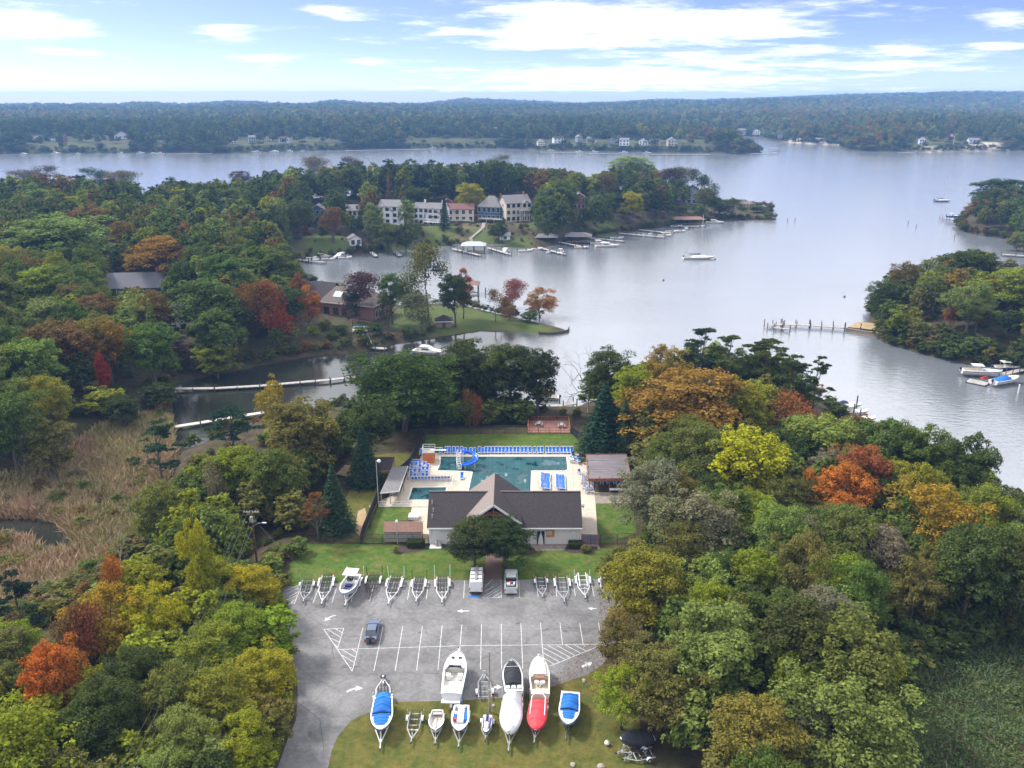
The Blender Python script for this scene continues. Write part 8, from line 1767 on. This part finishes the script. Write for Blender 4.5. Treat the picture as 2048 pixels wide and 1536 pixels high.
v, f = leaf_quads(np.column_stack([P, Z]), rg_.normal(size=(len(P), 3)) * .5 + np.array([0, 0, .9]), np.full(len(P), .34), rg_)
o = bpy.data.objects.new('vines', np_mesh('vines', v, f, [LEAF])); COL.objects.link(o); o['tint'] = [.075, .125, .046, .3]; tag(o, 'green vine tangle covering the slope at the bottom right', 'vines', kind='stuff')
blades('tall_grass', 'arching grass blades in the vine tangle at the bottom right', P[:1500], Z[:1500] - .3, 1.0, .05, 3, mound_mat('green_grass_blades', (.06, .10, .04), (.08, .11, .045), (.15, .16, .09), .3), 6, .7, 'grass')
items = []
def along(pol, y0, y1, sp, h0, h1, pals, inset=(.2, 3.0), skip=()):
    for a, b_ in zip(pol, np.roll(pol, -1, 0)):
        L = hypot(*(b_ - a)); k = int(L / sp)
        if L > 900: continue
        for i in range(k):
            q = a + (b_ - a) * (i + frng.random()) / k; nrm2 = np.array([-(b_ - a)[1], (b_ - a)[0]]) / L
            for s in (1, -1):
                r = q + nrm2 * s * frng.uniform(*inset)
                if y0 < r[1] < y1 and float(sd(r[None], pol)[0]) > 0:
                    px, py, _ = proj(r[0], r[1], WZ)
                    if any(x0 < px < x1 and ya < py < yb for (x0, ya, x1, yb) in skip): continue
                    h = frng.uniform(h0, h1); c = PAL[frng.choice(pals)]; items.append((r[0], r[1], hz(r[0], r[1]) - .2, h, h * frng.uniform(.8, 1.4), *c, .3, frng.randrange(3)))
along(MAIN, 60, 700, 2.2, 1.6, 4.2, ['dg', 'g', 'ol', 'dg', 'br'], skip=[(860, 640, 1145, 672), (930, 470, 1140, 500), (780, 495, 930, 505), (330, 840, 360, 915), (1000, 780, 1160, 850)])
along(RIGHT, 60, 700, 1.6, 2.0, 5.5, ['dg', 'g', 'ol', 'dg', 'br'], skip=[(1690, 640, 1765, 672)]); along(RIGHT, 60, 700, 2.2, 3.0, 7, ['dg', 'g', 'dg', 'ol'], (3, 8)); along(RIGHT2, 60, 900, 2.0, 2.0, 5.0, ['dg', 'g', 'ol', 'br'])
along(FAR, 900, 2200, 5, 4, 9, ['dg', 'g', 'dg'], (1, 9))
for (an, outl, z, spc, *_r) in AREAS:
    pol = pxpoly(outl, z); lo, hi_ = pol.min(0), pol.max(0); k = int((hi_ - lo).prod() / (22 if an in ('right', 'left', 'pool', 'rbank') else 60)); P = rg_.uniform(lo, hi_, (k, 2)); ok = (sd(P, pol) > 0) & ((sd(P, MAIN) > 1) | (sd(P, RIGHT) > 1) | (sd(P, RIGHT2) > 1))
    for e_ in EXCL: ok &= sd(P, e_) < -.5
    P = P[ok]
    for (x, y), z in zip(P, height(P)): h = frng.uniform(1.0, 2.6); c = PAL[frng.choice(('dg', 'ol', 'g', 'dg', 'br'))]; items.append((x, y, z - .2, h, h * frng.uniform(.9, 1.4), *c, .3, frng.randrange(3)))
pol = pxpoly([(690, 862), (850, 858), (1050, 850), (1060, 826), (900, 812), (790, 815), (700, 828)], -1); lo, hi_ = pol.min(0), pol.max(0); P = rg_.uniform(lo, hi_, (420, 2)); P = P[(sd(P, pol) > 0) & (sd(P, PLATEAU) < 6) & (sd(P, EXCL[0]) < -1)]
for (x, y), z in zip(P, height(P)): h = frng.uniform(2.5, 6.5); c = PAL[frng.choice(('dg', 'dg', 'g', 'ol'))]; items.append((x, y, z - .2, h, h * frng.uniform(.8, 1.2), *c, .2, frng.randrange(3)))
P = rg_.uniform(lo_m := np.maximum(MARSH.min(0), [-110, 60]), MARSH.max(0), (900, 2)); ok = (sd(P, MARSH) > 0) & (np.abs(fbm2(P[:, 0], P[:, 1], .06, 2)) > .42)
for pd in PONDS: ok &= sd(P, pd) < -1.5
for (x, y) in P[ok][:130]: h = frng.uniform(1.6, 3.6); c = PAL[frng.choice(('ol', 'gy', 'br', 'ol', 'g'))]; items.append((x, y, WZ + .3, h, h * frng.uniform(.8, 1.3), *c, .3, frng.randrange(3)))
pol = pxpoly([(520, 1180), (548, 1110), (600, 1086), (596, 1110), (575, 1150), (560, 1200), (556, 1300), (575, 1400), (560, 1480), (530, 1560), (490, 1560)], 0); P = rg_.uniform(pol.min(0), pol.max(0), (260, 2)); P = P[sd(P, pol) > 0][:90]
for (x, y), z in zip(P, height(P)): h = frng.uniform(1.2, 3.2); c = PAL[frng.choice(('ol', 'g', 'dg', 'yg'))]; items.append((x, y, z - .1, h, h * frng.uniform(1.0, 1.6), *c, .2, frng.randrange(3)))
pol = pxpoly([(1690, 1380), (1760, 1320), (1900, 1240), (2200, 1200), (2200, 1270), (1960, 1295), (1830, 1350), (1745, 1440)], -1); P = rg_.uniform(pol.min(0), pol.max(0), (500, 2)); P = P[sd(P, pol) > 0][:120]
for (x, y), z in zip(P, height(P)): h = frng.uniform(2.0, 6.0); c = PAL[frng.choice(('dg', 'g', 'ol', 'dg'))]; items.append((x, y, z - .1, h, h * frng.uniform(.9, 1.3), *c, .2, frng.randrange(3)))
pol = pxpoly([(-60, 1290), (50, 1228), (150, 1180), (262, 1100), (320, 1020), (345, 1040), (290, 1130), (180, 1215), (80, 1290), (-20, 1380), (-80, 1400)], -5); P = rg_.uniform(pol.min(0), pol.max(0), (700, 2)); P = P[sd(P, pol) > 0][:170]
for (x, y), z in zip(P, height(P)): h = frng.uniform(1.5, 3.6); c = PAL[frng.choice(('ol', 'g', 'gy', 'br', 'ol'))]; items.append((x, y, z - .1, h, h * frng.uniform(.9, 1.4), *c, .2, frng.randrange(3)))
def litter(name, label, pol, k, seed):
    r = np.random.default_rng(seed); P = r.uniform(pol.min(0), pol.max(0), (k * 3, 2)); d = sd(P, pol); P = P[(d > 0) & (fbm2(P[:, 0], P[:, 1], .5, 3) > r.uniform(-1.2, .9, len(P)))][:k]
    v, f = leaf_quads(np.column_stack([P, np.full(len(P), .035)]), r.normal(size=(len(P), 3)) * .25 + np.array([0, 0, 1]), np.full(len(P), .17), r); o = bpy.data.objects.new(name, np_mesh(name, v, f, [LEAF])); COL.objects.link(o); o['tint'] = [.20, .085, .04, .4]; tag(o, label, 'leaves', kind='stuff')
litter('fallen_leaves', 'red-brown fallen leaves at the right end of the car park', pxpoly([(1090, 1390), (1115, 1345), (1160, 1300), (1195, 1240), (1205, 1170), (1250, 1165), (1250, 1420), (1150, 1400)]), 2600, 1)
litter('fallen_leaves', 'thin scatter of fallen leaves on the lower grass', pxpoly([(680, 1530), (760, 1425), (1100, 1390), (1260, 1380), (1270, 1540)]), 700, 2)
litter('fallen_leaves', 'thin scatter of fallen leaves on the upper lawn', pxpoly([(580, 1165), (620, 1092), (1200, 1098), (1235, 1155)]), 600, 3)
litter('fallen_leaves', 'fallen leaves on the far edge of the pool lawn', pxpoly([(845, 905), (852, 870), (1050, 868), (1060, 876), (900, 885)]), 500, 4)
woods('bushes', 'low bushes along the shores and under the trees', items, PB)['category'] = 'bushes'
